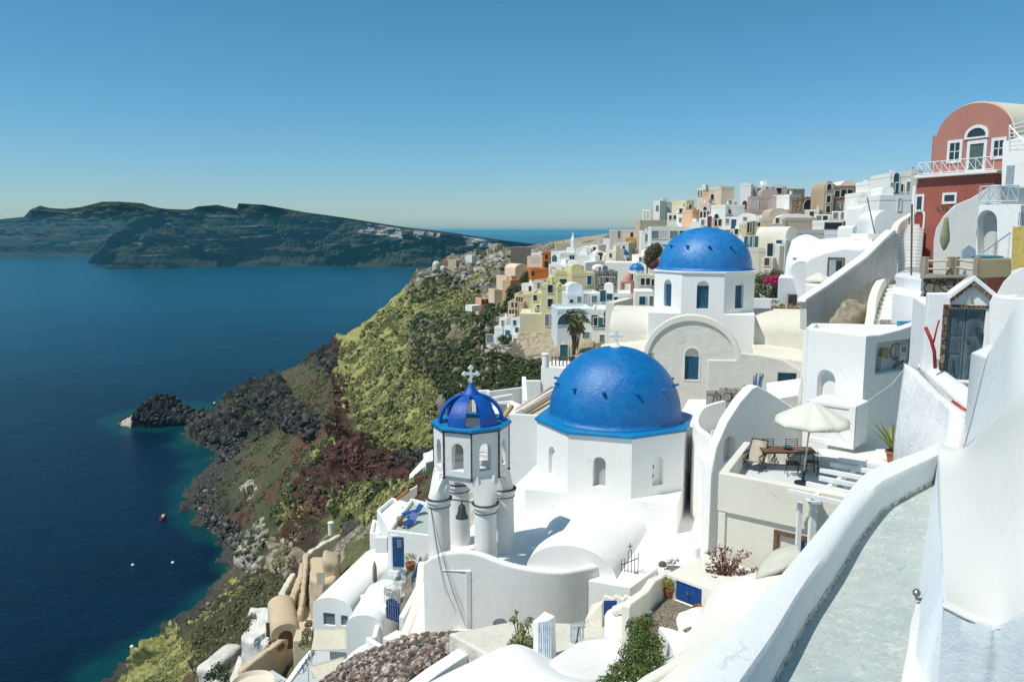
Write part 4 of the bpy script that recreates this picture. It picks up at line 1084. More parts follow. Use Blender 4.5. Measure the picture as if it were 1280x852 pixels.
q = MB(); q.m = rotm((p0.x, p0.y, 0), a1); q.box(xa+.1, xa+.42, 1.3, 1.36, -8.6, -6.9); q.build('inner_door', BLUEW, BH)
q = MB(); q.m = rotm((p0.x, p0.y, 0), a1); q.box(.5, L1-.2, 1.37, 1.5, -9.5, -5); q.build('shaded_inner_wall', plaster((.5,.5,.47), .4), BH)  # grey back added behind the arch; inside shade put into its colour
# things in the niche
def on2(x, z, y=.3): return rotm((p1.x, p1.y, 0), a2_) @ Vector((x, y, z))
nw = nx1-nx0
q = MB(); q.m = rotm((p1.x, p1.y, 0), a2_); q.box(nx0+nw*.68, nx0+nw*.87, .2, .4, nz0+.35, nz0+1.0); m_ = q.build('meter_box', paint((.55,.55,.50), .5, name='meter_grey'), BH, bevel=.02)
q = MB(); q.m = rotm((p1.x, p1.y, 0), a2_); q.box(nx0+nw*.72, nx0+nw*.83, .185, .201, nz0+.7, nz0+.92); q.build('meter_glass', GLASS, m_)
q = MB(); q.m = rotm((p1.x, p1.y, 0), a2_); q.box(nx0+nw*.27, nx0+nw*.44, .25, .4, nz0+.5, nz0+.92); q.build('fuse_box', paint((.35,.25,.12), .6, name='brown_box'), BH, bevel=.03)
q = MB(); q.tube([on2(nx0+nw*.62+.33*math.cos(2*PI*i/16), nz0+.75+.33*math.sin(2*PI*i/16), .3) for i in range(15)], .02, 6); q.tube([on2(nx0+nw*.6, nz0+.1), on2(nx0+nw*.7, nz0+.35), on2(nx0+nw*.85, nz0+.3), on2(nx0+nw*.6, nz0+.05)], .02, 6); q.build('cable', IRON, BH, smooth=True)
q = MB(); q.tube([P(1148,423,31.0), P(1135,455,30.8), P(1115,480,30.6), P(1075,508,30.3), P(1040,513,30.0)], .018, 5); tag(q.build('overhead_wire', paint((.6,.6,.56), .7), None, smooth=True), 'pale wire sagging from the meter niche across the white house corner', 'wire')
# solid balcony box in front of the corner (recessed panel)
b0_ = P(1010,512,30.6); b1_ = P(1070,508,29.4)
LB = math.hypot(b1_.x-b0_.x, b1_.y-b0_.y); ab = math.degrees(math.atan2(b1_.y-b0_.y, b1_.x-b0_.x))
mb = MB(); mb.m = rotm((b0_.x, b0_.y, 0), ab); zb_ = P(1065,562,29.4).z; zt1 = b1_.z
mb.sheet([(0, zb_), (LB, zb_), (LB, zt1), (0, zt1)], [[(.1, zb_+.22), (LB-.25, zb_+.22), (LB-.25, zt1-.15), (.1, zt1-.15)]], .05); mb.box(0, LB, .05, 1.5, zb_, zt1)
mb.build('balcony', WHITE, BH, bevel=.05, smooth='auto')

# ------------------------------------------------------------ terrace house
TH_ = thing('terrace_house', PZ(960,600,-12), 'cream house with a roof terrace under the parasol and a blue window below', 'house')
zt_ = -8.0
a = PZ(898,590,zt_); b = PZ(1041,617,zt_); c_ = PZ(930,551,zt_); 
ux = Vector((b.x-a.x, b.y-a.y, 0)).normalized(); uy = Vector((-ux.y, ux.x, 0)); aw = math.degrees(math.atan2(ux.y, ux.x)); LF = 8.5; LD = (Vector((c_.x-a.x, c_.y-a.y, 0))).dot(uy)
TM = rotm((a.x, a.y, 0), aw); skew = (Vector((c_.x-a.x, c_.y-a.y, 0))).dot(ux)
def TP(x, y, z): return TM @ Vector((x, y, z))
zfl = -8.62
mb = MB(); mb.m = TM; mb.prism([(.15, .12), (LF-.1, .12), (LF-.1, LD+.1), (skew+.15, LD+.1)], zfl-.3, zfl); mb.build('terrace_floor', plaster((.62,.66,.68), .3), TH_)
wc = plaster((.73,.695,.60), .2, bump=.5)
mb = MB(); mb.m = TM
mb.prism([(0, 0), (LF, 0), (LF, .3), (.25, .3)], -9.35, zt_); 
mb.build('terrace_parapet', wc, TH_, bevel=.05)
mb = MB(); mb.m = TM; mb.prism([(0, 0), (.26, .3), (skew+.28, LD), (skew, LD)], -9.35, zt_+.003); mb.build('terrace_parapet', wc, TH_, bevel=.05)
mb = MB(); mb.m = TM; mb.prism([(skew, LD), (LF, LD), (LF, LD+.3), (skew, LD+.3)], -9.35, zt_-.15); mb.build('terrace_parapet', wc, TH_, bevel=.05)
wx0, wx1 = 3.05, 4.75; 
wz1 = (P(975,662,24.3)).z; wz0 = wz1-1.35
# facade slightly behind the parapet
pw0 = TP(.25, .12, 0)
mb = MB(); mb.m = TM @ Matrix.Translation((0, .12, 0)); 
def fx_at(px, py, yl=.12):     # local x,z on the facade plane seen at a pixel
    r = ray(px, py); o = TP(0, yl, 0); nrm = TM.to_3x3() @ Vector((0, 1, 0)); t_ = (o.dot(nrm))/(r.dot(nrm)); p = r*t_; l = TM.inverted() @ p; return l.x, l.z
wa = fx_at(968,661); wb = fx_at(968,692); wx0 = wa[0]; wz1 = wa[1]; wx1 = wx0+1.75; wz0 = wz1-1.5
mb.sheet([(.3, -13.8), (LF, -13.8), (LF, -9.3), (.3, -9.3)], [[(wx0, wz0), (wx1, wz0), (wx1, wz1), (wx0, wz1)]], .35); mb.m = TM; mb.build('facade', wc, TH_, bevel=.02, smooth='auto')
mb = MB(); mb.m = TM; mb.prism([(.02, .02), (.3, .02), (.3, .6), (.2, .6)], -13.8, -9.35); mb.build('corner_pier', wc, TH_, bevel=.05)
mb = MB(); mb.m = TM; mb.prism([(.05, .1), (LF, .48), (LF, LD), (skew, LD)], -13.8, -9.0); mb.build('body', wc, TH_)
q = MB(); q.m = TM @ Matrix.Translation((0, .06, 0)); q.sheet([(wx0, wz0), (wx1, wz0), (wx1, wz1), (wx0, wz1)], [[(wx0+.14, wz0+.1), (wx1-.14, wz0+.1), (wx1-.14, wz1-.14), (wx0+.14, wz1-.14)]], .3); wf = q.build('window_frame', WOODB, TH_, bevel=.01)
q = MB(); q.m = TM @ Matrix.Translation((0, .22, 0)); q.sheet([(wx0+.14, wz0+.1), (wx1-.14, wz0+.1), (wx1-.14, wz1-.14), (wx0+.14, wz1-.14)], [[(wx0+.28, wz0+.2), (wx0+.78, wz0+.2), (wx0+.78, wz1-.24), (wx0+.28, wz1-.24)], [(wx0+.95, wz0+.2), (wx1-.28, wz0+.2), (wx1-.28, wz1-.24), (wx0+.95, wz1-.24)]], .05); q.build('sash', BLUE, wf)
q = MB(); q.m = TM; q.box(wx0+.2, wx1-.2, .30, .32, wz0+.12, wz1-.16); q.build('glass', paint((.10,.13,.12), .15, name='dim_glass', spec=.6), wf)
# pergola
PG = thing('pergola', TP(4.6, -1.2, -10), 'white timber pergola of six parallel beams between the terrace and the parapet', 'pergola')
beams = [((985,612),(1055,628)), ((1012,595),(1062,606)), ((1024,602),(1080,613)), ((1000,607.5),(1068,622)), ((1030,588),(1095,599)), ((1046,580),(1110,590)), ((1056,573),(1125,585))]
beams = [((985,613),(1062,631)), ((1008,604),(1075,618)), ((1024,597),(1090,609)), ((1025,587),(1100,600)), ((1038,580),(1112,591)), ((1048,574),(1125,584))]
for (s_, e_) in beams:
    A_ = PZ(s_[0], s_[1], -7.95); B_ = PZ(e_[0]+30, e_[1]+7, -7.95); q = MB(); d_ = (B_-A_).normalized(); n_ = Vector((-d_.y, d_.x, 0))*.055; u_ = Vector((0, 0, .075))
    q.hexa(A_-n_-u_, B_-n_-u_, B_+n_-u_, A_+n_-u_, A_-n_+u_, B_-n_+u_, B_+n_+u_, A_+n_+u_); q.build('beam', WPAINT, PG, bevel=.01)
for (s_, e_) in (((1018,622),(1082,576)),):
    A_ = PZ(s_[0], s_[1], -8.13); B_ = PZ(e_[0], e_[1], -8.13); q = MB(); d_ = (B_-A_).normalized(); n_ = Vector((-d_.y, d_.x, 0))*.07; u_ = Vector((0, 0, .08))
    q.hexa(A_-n_-u_, B_-n_-u_, B_+n_-u_, A_+n_-u_, A_-n_+u_, B_-n_+u_, B_+n_+u_, A_+n_+u_); q.build('cross_beam', WPAINT, PG, bevel=.01)
pp = PZ(1017,624,-8.2); q = MB(); q.box(pp.x-.1, pp.x+.1, pp.y-.1, pp.y+.1, -13.8, -8.2); q.build('post', WPAINT, PG, bevel=.01); q = MB(); q.box(pp.x-.2, pp.x+.2, pp.y-.16, pp.y+.16, -8.3, -8.2); q.build('post_cap', WPAINT, PG, bevel=.01)
q = MB(); q.box(pp.x-.42, pp.x-.28, pp.y+.1, pp.y+.24, -13.8, -8.35);  q.build('post', WPAINT, PG, bevel=.01)

# parasol on the terrace
def lerp(a, b, t): return a+(b-a)*t
fz = zfl
pb = PZ(1003,602,zfl+.05)
U = thing('parasol', (pb.x, pb.y, fz), 'large open parasol of sun-bleached cream canvas shading the dining table', 'parasol')
ht = P(1011,501,pb.y).z
lean = Vector(((1011-1003)*S(pb.y, 550), 0, 0))
q = MB(); q.tube([(pb.x, pb.y, fz), (pb.x+lean.x, pb.y, ht-.03)], .028, 10); q.build('pole', paint((.62,.60,.55), .5, name='pale_pole'), U, smooth=True)
q = MB(); q.tube([(pb.x, pb.y, fz), (pb.x+lean.x*.2, pb.y, fz+.45)], .045, 10); q.lathe([(.28, 0), (.27, .05), (.08, .09)], (pb.x, pb.y, fz), 18); q.build('base', IRON, U, smooth='auto')
q = MB(); n = 48; rows = []; rC = 1.24; cx_, cy_ = pb.x+lean.x, pb.y
for j in range(9):
    s_ = j/8
    row = []
    for k in range(n):
        w = 2*PI*k/n; sc_ = abs(math.cos(4*w)); r_ = rC*s_*(1-.035*(1-sc_)*s_); z_ = ht-.62*s_**1.15+.10*s_*sc_*(1)-.02
        row.append((cx_+r_*math.cos(w), cy_+r_*math.sin(w), z_-.1*s_))
    rows.append(row)
rows.append([(x, y, z-.12-.03*math.cos(8*2*PI*k/n)) for k, (x, y, z) in enumerate(rows[-1])])
q.grid(rows, closed=True); cnv = NT('cream_canvas'); cnv.b.inputs['Base Color'].default_value = (.86,.84,.76,1); cnv.b.inputs['Roughness'].default_value = .9
tr_ = cnv.new('ShaderNodeBsdfTranslucent'); tr_.inputs['Color'].default_value = (.8,.75,.6,1); mx_ = cnv.new('ShaderNodeMixShader'); mx_.inputs[0].default_value = .3
cnv.l(cnv.b.outputs[0], mx_.inputs[1]); cnv.l(tr_.outputs[0], mx_.inputs[2]); cnv.l(mx_.outputs[0], cnv.n['Material Output'].inputs['Surface']); CANVAS = cnv.mat
cobj = q.build('canopy', CANVAS, U, smooth=True); m = cobj.modifiers.new('s', 'SOLIDIFY'); m.thickness = .01
for k in range(8):
    w = 2*PI*k/8; q = MB(); q.tube([(cx_, cy_, ht-.12), (cx_+1.36*math.cos(w), cy_+1.36*math.sin(w), ht-.80)], .012, 5); q.build('rib', paint((.55,.52,.45), .6), U)

# table and chairs
ts = ux; tu = uy
def table():
    c0 = PZ(984,561,fz+.75); T = thing('dining_table', (c0.x, c0.y, fz), 'long wooden slatted table standing under the parasol on the terrace', 'table')
    W2, D2 = .95, .42
    for j in range(6):
        q = MB(); q.m = rotm((c0.x, c0.y, fz+.72), -6); y0 = -D2+j*D2/3; q.box(-W2, W2, y0+.006, y0+D2/3-.006, 0, .03); q.build('slat', WOODB, T)
    for sx in (-1, 1):
        for sy in (-1, 1):
            q = MB(); q.m = rotm((c0.x, c0.y, fz), -6); q.tube([(sx*(W2-.05), sy*(D2-.05), 0), (sx*(W2-.12), sy*(D2-.1), .72)], .024, 6); q.build('leg', WOODB, T)
    q = MB(); q.m = rotm((c0.x, c0.y, fz), -6)
    q.tube([(-W2+.1, -D2+.1, .68), (W2-.1, -D2+.1, .68)], .018, 6); q.tube([(-W2+.1, -D2+.1, .25), (W2-.1, -D2+.1, .25)], .015, 6); q.build('rail', IRON, T)
    bwl = thing('bowl', c0+Vector((.02, .02, .03)), 'small dark bowl on the middle of the terrace table', 'bowl')
    q = MB(); q.lathe([(.08, 0), (.16, .05), (.19, .08), (.17, .08), (.1, .03)], c0+Vector((.02, .02, .0)), 16); q.build('dish', paint((.03,.09,.08), .3), bwl, smooth='auto')
    return c0
tcn = table()
def make_chair(loc, rz, label):
    C_ = thing('folding_chair', loc, label, 'chair', 'metal folding chairs around the terrace table')
    x, y, z = loc
    def bar(pts, nm, r=.013, mat=IRON):
        q = MB(); q.tube([Vector(p)+Vector(loc) for p in pts], r, 6); q.build(nm, mat, C_, smooth=True)
    for s_ in (-1, 1):
        bar([(s_*.21, -.24, 0), (s_*.21, .20, .46), ], 'leg'); bar([(s_*.19, .24, 0), (s_*.19, -.18, .45)], 'leg')
        bar([(s_*.21, .18, .42), (s_*.21, .27, .92)], 'back_post')
    for j in range(6):
        q = MB(); yy = -.2+j*.075; q.box(x-.21, x+.21, y+yy, y+yy+.045, z+.45, z+.465); q.build('seat_slat', IRON, C_)
    for j in range(5):
        zz = .60+j*.07; q = MB(); q.tube([(x-.21, y+.215+.017*j, z+zz), (x, y+.235+.017*j, z+zz), (x+.21, y+.215+.017*j, z+zz)], .011, 5); q.build('back_slat', IRON, C_)
    C_.rotation_euler = (0, 0, rz); return C_
ch0 = make_chair((tcn.x-.45, tcn.y+.65, fz), math.radians(-6), 'black metal folding chair tucked in behind the terrace table, the left of the far pair')
dup(ch0, (tcn.x+.42, tcn.y+.62, fz), math.radians(-9), label='black metal folding chair behind the terrace table, the one beside the parasol pole')
dup(ch0, (tcn.x-.05, tcn.y-.75, fz), math.radians(172), label='black metal folding chair on the near side of the terrace table, in its middle')
dup(ch0, (tcn.x+.70, tcn.y-.62, fz), math.radians(150), label='black metal folding chair pulled out at the near right corner of the terrace table')
# canvas lounge chair
lc = PZ(942,586,fz)
LC = thing('canvas_armchair', lc, 'dark framed armchair with a beige canvas sling at the left end of the terrace', 'chair')
def lb(pts, nm, r=.02, mat=IRON):
    q = MB(); q.m = rotm(lc, -38); q.tube(pts, r, 6); q.build(nm, mat, LC, smooth=True)
for s_ in (-1, 1):
    lb([(s_*.33, -.4, 0), (s_*.33, .35, .55), ], 'leg'); lb([(s_*.33, .35, 0), (s_*.33, -.35, .50)], 'leg'); lb([(s_*.33, -.38, .58), (s_*.33, .30, .60)], 'armrest', .025); lb([(s_*.3, .1, .3), (s_*.3, .55, 1.0)], 'back_post')
lb([(-.3, .55, 1.0), (.3, .55, 1.0)], 'top_rail')
q = MB(); q.m = rotm(lc, -38); q.grid([[(-.28, -.4, .42), (.28, -.4, .42)], [(-.28, -.1, .30), (.28, -.1, .30)], [(-.28, .1, .32), (.28, .1, .32)], [(-.28, .55, .98), (.28, .55, .98)]]); o_s = q.build('sling', paint((.48,.44,.34), .9, name='beige_canvas'), LC, smooth=True); o_s.modifiers.new('s', 'SOLIDIFY').thickness = .01
# potted agave
def agave(loc, label, s=1.0, n=13, col=None):
    A_ = thing('potted_plant', loc, label, 'potted plant'); x, y, z = loc
    q = MB(); q.lathe([(.17*s, 0), (.22*s, .26*s), (.25*s, .27*s), (.25*s, .33*s), (.20*s, .33*s), (.19*s, .28*s)], (x, y, z), 20); q.build('pot', TERRA, A_, smooth='auto')
    r = random.Random(3)
    q = MB()
    for k in range(n):
        w = 2*PI*k/n+r.uniform(-.2, .2); tilt = r.uniform(.12, .75); Lf = s*r.uniform(.75, 1.05); pts = []
        vs = []
        for i in range(6):
            t_ = i/5; rr2 = Lf*t_*math.sin(tilt)*(1+.3*t_); zz = z+.28*s+Lf*t_*math.cos(tilt)*(1-.12*t_); wd = .075*s*(1-t_**2)*(1 if i else .7)+.004
            c0 = Vector((x+.05*math.cos(w)+rr2*math.cos(w), y+.05*math.sin(w)+rr2*math.sin(w), zz)); sd2 = Vector((-math.sin(w), math.cos(w), 0))*wd
            vs.append((c0-sd2, c0+Vector((math.cos(w)*-.015, math.sin(w)*-.015, -.012)), c0+sd2))
        q.grid([list(v) for v in vs])
    o = q.build('leaves', leafy((.20,.26,.06), (.42,.42,.14), 'agave_leaf'), A_, smooth=True); o.modifiers.new('s', 'SOLIDIFY').thickness = .012
agave(PZ(1118,578,-8.35), 'spiky yellow-green agave in a terracotta pot against the white house corner', 1.35)
q = MB(); pq = PZ(1130,590,-8.4); q.prism([(pq.x-2.6, pq.y-1.2), (pq.x+1.6, pq.y-2.0), (pq.x+1.9, pq.y+3), (pq.x-1.9, pq.y+3)], -13, -8.38); tag(q.build('terrace_landing', WHITE2, None, bevel=.04), 'white landing carrying the potted agave beside the pergola', 'landing')
# ------------------------------------------------------------ middle ground around the near church
def house_px(name, label, cat, tops, zbot, mat, bevel=.06, group=None, parapet=0, roofmat=None, rem=0, disp=0, dsc=1.5):
    """flat-roofed block from its roof corners; parapet>0 adds a raised rim"""
    pts = [PZ(x, y, z) for x, y, z in tops]; c = sum(pts, Vector())/len(pts)
    T = thing(name, (c.x, c.y, zbot), label, cat, group)
    mb = MB(); mb.prism([(p.x, p.y) for p in pts], zbot, [p.z-parapet for p in pts]); mb.build('walls', mat, T, bevel=0 if parapet else bevel, rem=rem, disp=disp, dsc=dsc)
    if parapet:
        mb = MB(); n = len(pts); inner = []
        for i in range(n):
            a, b, d = pts[i-1], pts[i], pts[(i+1) % n]
            e1 = (b-a).xy.normalized(); e2 = (d-b).xy.normalized(); n1 = Vector((-e1.y, e1.x)); n2 = Vector((-e2.y, e2.x)); m = (n1+n2); m = m/max(.3, m.length_squared)*2
            inner.append(Vector((b.x+m.x*.22, b.y+m.y*.22, b.z)))
        area = sum(pts[i].x*pts[(i+1) % n].y-pts[(i+1) % n].x*pts[i].y for i in range(n))
        if area < 0: inner = [Vector((2*p.x-q.x, 2*p.y-q.y, p.z)) for p, q in zip(pts, inner)]
        o2 = [Vector((p.x, p.y, p.z-parapet-.3)) for p in pts]; i2 = [Vector((p.x, p.y, p.z-parapet-.05)) for p in inner]
        out_ = [Vector((p.x+(p.x-q.x)*.02, p.y+(p.y-q.y)*.02, p.z)) for p, q in zip(pts, inner)]; o2 = [Vector((p.x, p.y, z.z)) for p, z in zip(out_, o2)]
        mb.grid([o2, out_, inner, i2], closed=True); mb.build('roof_rim', mat, T, bevel=.05, smooth='auto')
    return T
def cyl_face(root, nm, mat, px, py0, py1, wpx, d, t=.06, arch=False, yaw=0):
    """flat opening on a camera-facing wall at distance d"""
    a = P(px, py1, d); b = P(px, py0, d); w = wpx*S(d, (py0+py1)/2); q = MB(); q.m = rotm((a.x, a.y, a.z), yaw)
    if arch: q.sheet(archpts(0, 0, w, b.z-a.z), [], t)
    else: q.box(-w/2, w/2, 0, t, 0, b.z-a.z)
    return q.build(nm, mat, root)
# ground right of church: white terraces
T1 = house_px('white_terrace', 'bright white flat terrace between the near blue-domed church and the parasol house', 'terrace', [(848,640,-13.95),(803,700,-13.95),(840,722,-13.95),(930,722,-13.95),(940,600,-13.95),(905,560,-13.95),(856,566,-13.95)], -19, WHITE)
T2 = house_px('roof_deck', 'white roof deck stepping up behind the right side of the near blue dome', 'roof deck', [(852,512,-10.4),(870,560,-10.4),(899,604,-10.4),(935,600,-10.4),(935,500,-10.4),(860,498,-10.4)], -16, WHITE, bevel=.12)
T3 = house_px('stepped_wall', 'low white stepped wall right of the near church, left of the cream facade', 'wall', [(846,676,-13.2),(866,668,-13.2),(900,664,-13.2),(900,676,-13.2),(870,684,-13.2)], -16, WHITE, bevel=.12)
# curved balcony wall on deck
pts = smoothline([P(905,500,42), P(880,508,40), P(871,520,38.6), P(872,532,37.6), P(886,543,36.4), P(897,556,35.4)], 5)
wall_run('curved_wall', WHITE, None, pts, .3, -16, bevel=.08, smooth='auto'); tag(bpy.data.objects['curved_wall'], 'white parapet wall curving round the roof deck behind the parasol terrace', 'parapet')
# gable wall with arched niche
GW = thing('gabled_wall', P(940,590,31.5), 'plain white gable-shaped wall with a small arched niche behind the terrace armchair', 'wall')
g0 = P(888,600,31.0); g1 = P(1012,600,33.5); LG = math.hypot(g1.x-g0.x, g1.y-g0.y); ag = math.degrees(math.atan2(g1.y-g0.y, g1.x-g0.x))
def GP(px, py):
    t_ = (px-888)/(1012-888); d = 31.0+(33.5-31.0)*t_; p = P(px, py, d); return (t_*LG, p.z)
mb = MB(); mb.m = rotm((g0.x, g0.y, 0), ag)
mb.sheet([(0, -15), (LG, -15), GP(1012,519), GP(990,511), GP(965,496), GP(950,487), GP(940,482), GP(932,486), GP(920,501), GP(905,527), GP(893,560), GP(889,590)], [archpts(GP(910,575)[0], GP(910,577)[1], .62, GP(910,545)[1]-GP(910,577)[1])], .5)
mb.build('wall', WHITE, GW, bevel=.07, smooth='auto')
mb = MB(); mb.m = rotm((g0.x, g0.y, 0), ag); mb.box(GP(898,575)[0], GP(928,575)[0], .5, .6, -12, GP(910,540)[1]); mb.build('niche_back', WHITE2, GW)
# white stepped seats / walls in front of far church side
house_px('garden_bench', 'white plastered bench with raised back beside the rolled parasol behind the terrace', 'bench', [(958,478,-9.1),(1004,472,-9.1),(1006,492,-9.1),(960,500,-9.1)], -14, WHITE, parapet=0)
house_px('low_house', 'small white flat house with raised rim just left of the arched white house', 'house', [(958,500,-10.3),(1012,492,-10.3),(1014,540,-10.3),(965,545,-10.3)], -15, WHITE, parapet=.4)
q = MB(); a = P(1000,515,38); q.lathe([(.05, 0), (.16, .2), (.14, .9), (.04, 1.7), (.02, 1.9)], a, 10); tag(q.build('closed_parasol', CANVAS, None, smooth=True), 'rolled-up beige parasol leaning beside the white bench', 'parasol')
# rubble yard with pale slabs and blue poles in front of the rough facade
YD = thing('yard_wall', P(905,500,45), 'low dry-stone wall of pale slabs below the rough church facade', 'stone wall')
for i, (px, py, w) in enumerate([(893,500,16),(908,498,14),(922,497,16),(938,495,14)]):
    mb = MB(); a = P(px, py, 46+i*.3); mb.box(a.x-w*S(46)/2, a.x+w*S(46)/2-.05, a.y, a.y+.5, a.z-2.5, a.z+.5+.08*(i % 2)); mb.build('slab', stone((.40,.38,.33), (.55,.52,.45), 2.2), YD, bevel=.05)
q = MB(); q.tube([P(903,489,45), P(925,490,45)], .05, 6); q.tube([P(903,492,44.8), P(903,520,44.8)], .05, 6)
q.build('grey_rail', paint((.3,.3,.28), .7, name='weathered_wood'), YD)
for k in range(9):
    q = MB(); x = 944+k*1.3; q.tube([P(x-2+random.uniform(-2, 2), 488, 43), P(x+random.uniform(-2, 2), 466+random.uniform(0, 5), 43.2)], .035, 5)
    o = q.build('blue_pole', paint((.10,.20,.32), .6, name='faded_blue'), None); tag(o, 'one of a bundle of faded blue poles leaning behind the white gable wall', 'pole', 'faded blue poles')

# ---- bottom middle: cistern, doors, gates, plants
CW = plaster((.77,.74,.65), .25, bump=.6)
SB = thing('storehouse', P(860,752,24.5), 'low cream storehouse with blue double doors and stones on its flat roof', 'storehouse')
zt_ = -10.85; zf_ = -11.62
sA = PZ(833,716,zt_); sB = PZ(905,742,zt_)
aS = math.atan2(sB.y-sA.y, sB.x-sA.x); LS = (sB-sA).length
def SP(x, y, z=0): return Matrix.Translation((sA.x, sA.y, 0)) @ Matrix.Rotation(aS, 4, 'Z') @ Vector((x, y, z))
mb = MB(); mb.m = Matrix.Translation((sA.x, sA.y, 0)) @ Matrix.Rotation(aS, 4, 'Z')
def sx(px): 
    r = ray(px, 732); o = SP(0, 0, 0); n_ = Vector((-math.sin(aS), math.cos(aS), 0)); t_ = o.dot(n_)/r.dot(n_); p = r*t_; return (p-sA).xy.dot(Vector((math.cos(aS), math.sin(aS))))
x0, x1 = sx(844.5), sx(877)
mb.sheet([(0, -14), (LS+.8, -14), (LS+.8, zt_), (0, zt_)], [[(x0, zf_), (x1, zf_), (x1, zt_-.12), (x0, zt_-.12)]], .2); mb.build('front_wall', CW, SB, bevel=.03, smooth='auto')
mb = MB(); mb.m = Matrix.Translation((sA.x, sA.y, 0)) @ Matrix.Rotation(aS, 4, 'Z'); mb.box(0, LS+.8, .2, 2.3, -14, zt_-.02); mb.build('roof', CW, SB, bevel=.04)
for i, (xa, xb) in enumerate(((x0+.01, (x0+x1)/2-.006), ((x0+x1)/2+.006, x1-.01))):
    q = MB(); q.m = Matrix.Translation((sA.x, sA.y, 0)) @ Matrix.Rotation(aS, 4, 'Z'); q.box(xa, xb, .05, .09, zf_+.01, zt_-.13); dl = q.build('door_leaf', BLUE, SB, bevel=.01)
    q = MB(); q.m = Matrix.Translation((sA.x, sA.y, 0)) @ Matrix.Rotation(aS, 4, 'Z'); xm = xb-.05 if i == 0 else xa+.02; q.box(xm, xm+.03, .02, .05, zf_+.3, zf_+.38); q.build('door_knob', paint((.5,.5,.5), .3, .8, name='steel'), dl)
mb = MB(); mb.m = Matrix.Translation((sA.x, sA.y, 0)) @ Matrix.Rotation(aS, 4, 'Z')
# side wall stepping down on the left
wl = [P(838,703,26.2), P(833,716,24.6), P(815,724,23.9), P(806,737,23.3), P(784,753,22.3), P(782,757,22.2)]
wall_run('side_wall', CW, SB, wl, .28, -14.5, bevel=.05, smooth='auto')
STEP = stone((.33,.29,.21), (.42,.38,.28), 7, bump=.6)
mb = MB(); mb.prism([tuple(SP(.15, -.02).xy), tuple(SP(.35, -1.75).xy), tuple(SP(x1+.45, -1.5).xy), tuple(SP(x1+.5, -.02).xy)][::1], -14, zf_); tag(mb.build('stone_landing', STEP, None, bevel=.03), 'square landing of speckled stone in front of the blue double doors', 'landing')
for (px, py, s_, c) in ((828,705,.13,(.16,.14,.12)),(845,712,.30,(.24,.23,.22))):
    a = P(px, py, 25.2); q = MB(); q.lathe([(.02, -.1), (s_, -.06), (s_*1.05, .03), (s_*.6, .1), (.02, .12)], a, 12, squash=.8); tag(q.build('stone', paint(c, .9, name='dark_stone', var=.3, bump=.8), None, smooth='auto'), 'round dark boulder lying on the roof of the blue-door storehouse' if s_ < .2 else 'flat grey millstone lying on the roof of the blue-door storehouse', 'stone')
for k in range(4):
    a = P(833+k*4, 702-(k % 2)*3, 25.6); q = MB(); q.lathe([(.02, -.08), (.13, -.03), (.12, .05), (.02, .1)], a, 7, a0=k); tag(q.build('stone', CW, None), 'one of the pale lumps of stone heaped beside the grey millstone', 'stone', 'pale stones on the storehouse roof')
# pots with succulents
def clump(q, c, r, n, rnd, leaf=.06, flat=.8):
    for _ in range(n):
        d = Vector((rnd.gauss(0, 1), rnd.gauss(0, 1), rnd.gauss(0, .8)+.35)).normalized(); p = Vector(c)+Vector((d.x*r, d.y*r, d.z*r*flat))*rnd.uniform(.55, 1.05)
        a = d.cross(Vector((rnd.random()-.5, rnd.random()-.5, rnd.random()))).normalized(); b = (a.cross(d)+d*rnd.uniform(-.6, .6)).normalized(); l = leaf*rnd.uniform(.6, 1.4)
        q.v += [p-a*l*.5, p+b*l, p+a*l*.5, p-b*l*.4]; k = len(q.v)-4; q.f.append((k, k+1, k+2, k+3))
SUC = leafy((.16,.20,.03), (.34,.28,.04), 'succulent_leaf')
def pot_plant(loc, s, label, mat=SUC, potmat=TERRA, rp=.17, rl=.26, n=260, name='potted_plant', seed=1, flowers=None):
    A_ = thing(name, loc, label, 'potted plant'); q = MB(); q.lathe([(rp*s*.75, 0), (rp*s, rp*1.2*s), (rp*1.1*s, rp*1.2*s), (rp*1.1*s, rp*1.5*s), (rp*.9*s, rp*1.5*s)], loc, 18); q.build('pot', potmat, A_, smooth='auto')
    q = MB(); clump(q, Vector(loc)+Vector((0, 0, (rp*1.5+rl*.6)*s)), rl*s, n, random.Random(seed)); q.build('foliage', mat, A_, fix=False)
    if flowers:
        q = MB(); clump(q, Vector(loc)+Vector((0, 0, (rp*1.5+rl*.7)*s)), rl*1.05*s, 50, random.Random(seed+1)); q.build('blossoms', flowers, A_, fix=False)
    return A_
pot_plant(PZ(836,745,zf_), 1.15, 'bushy yellow-green succulent in a terracotta pot left of the blue double doors', seed=2)
pot_plant(PZ(877,760,zf_-.25), 1.0, 'yellow-green succulent trailing over the right edge of the blue-door landing', seed=3, rl=.34, n=380)
pot_plant(PZ(873,772,zf_-.3), .75, 'small terracotta pot with orange-brown leaves at the foot of the landing', mat=leafy((.32,.14,.03),(.40,.26,.05),'dry_leaf'), seed=4)
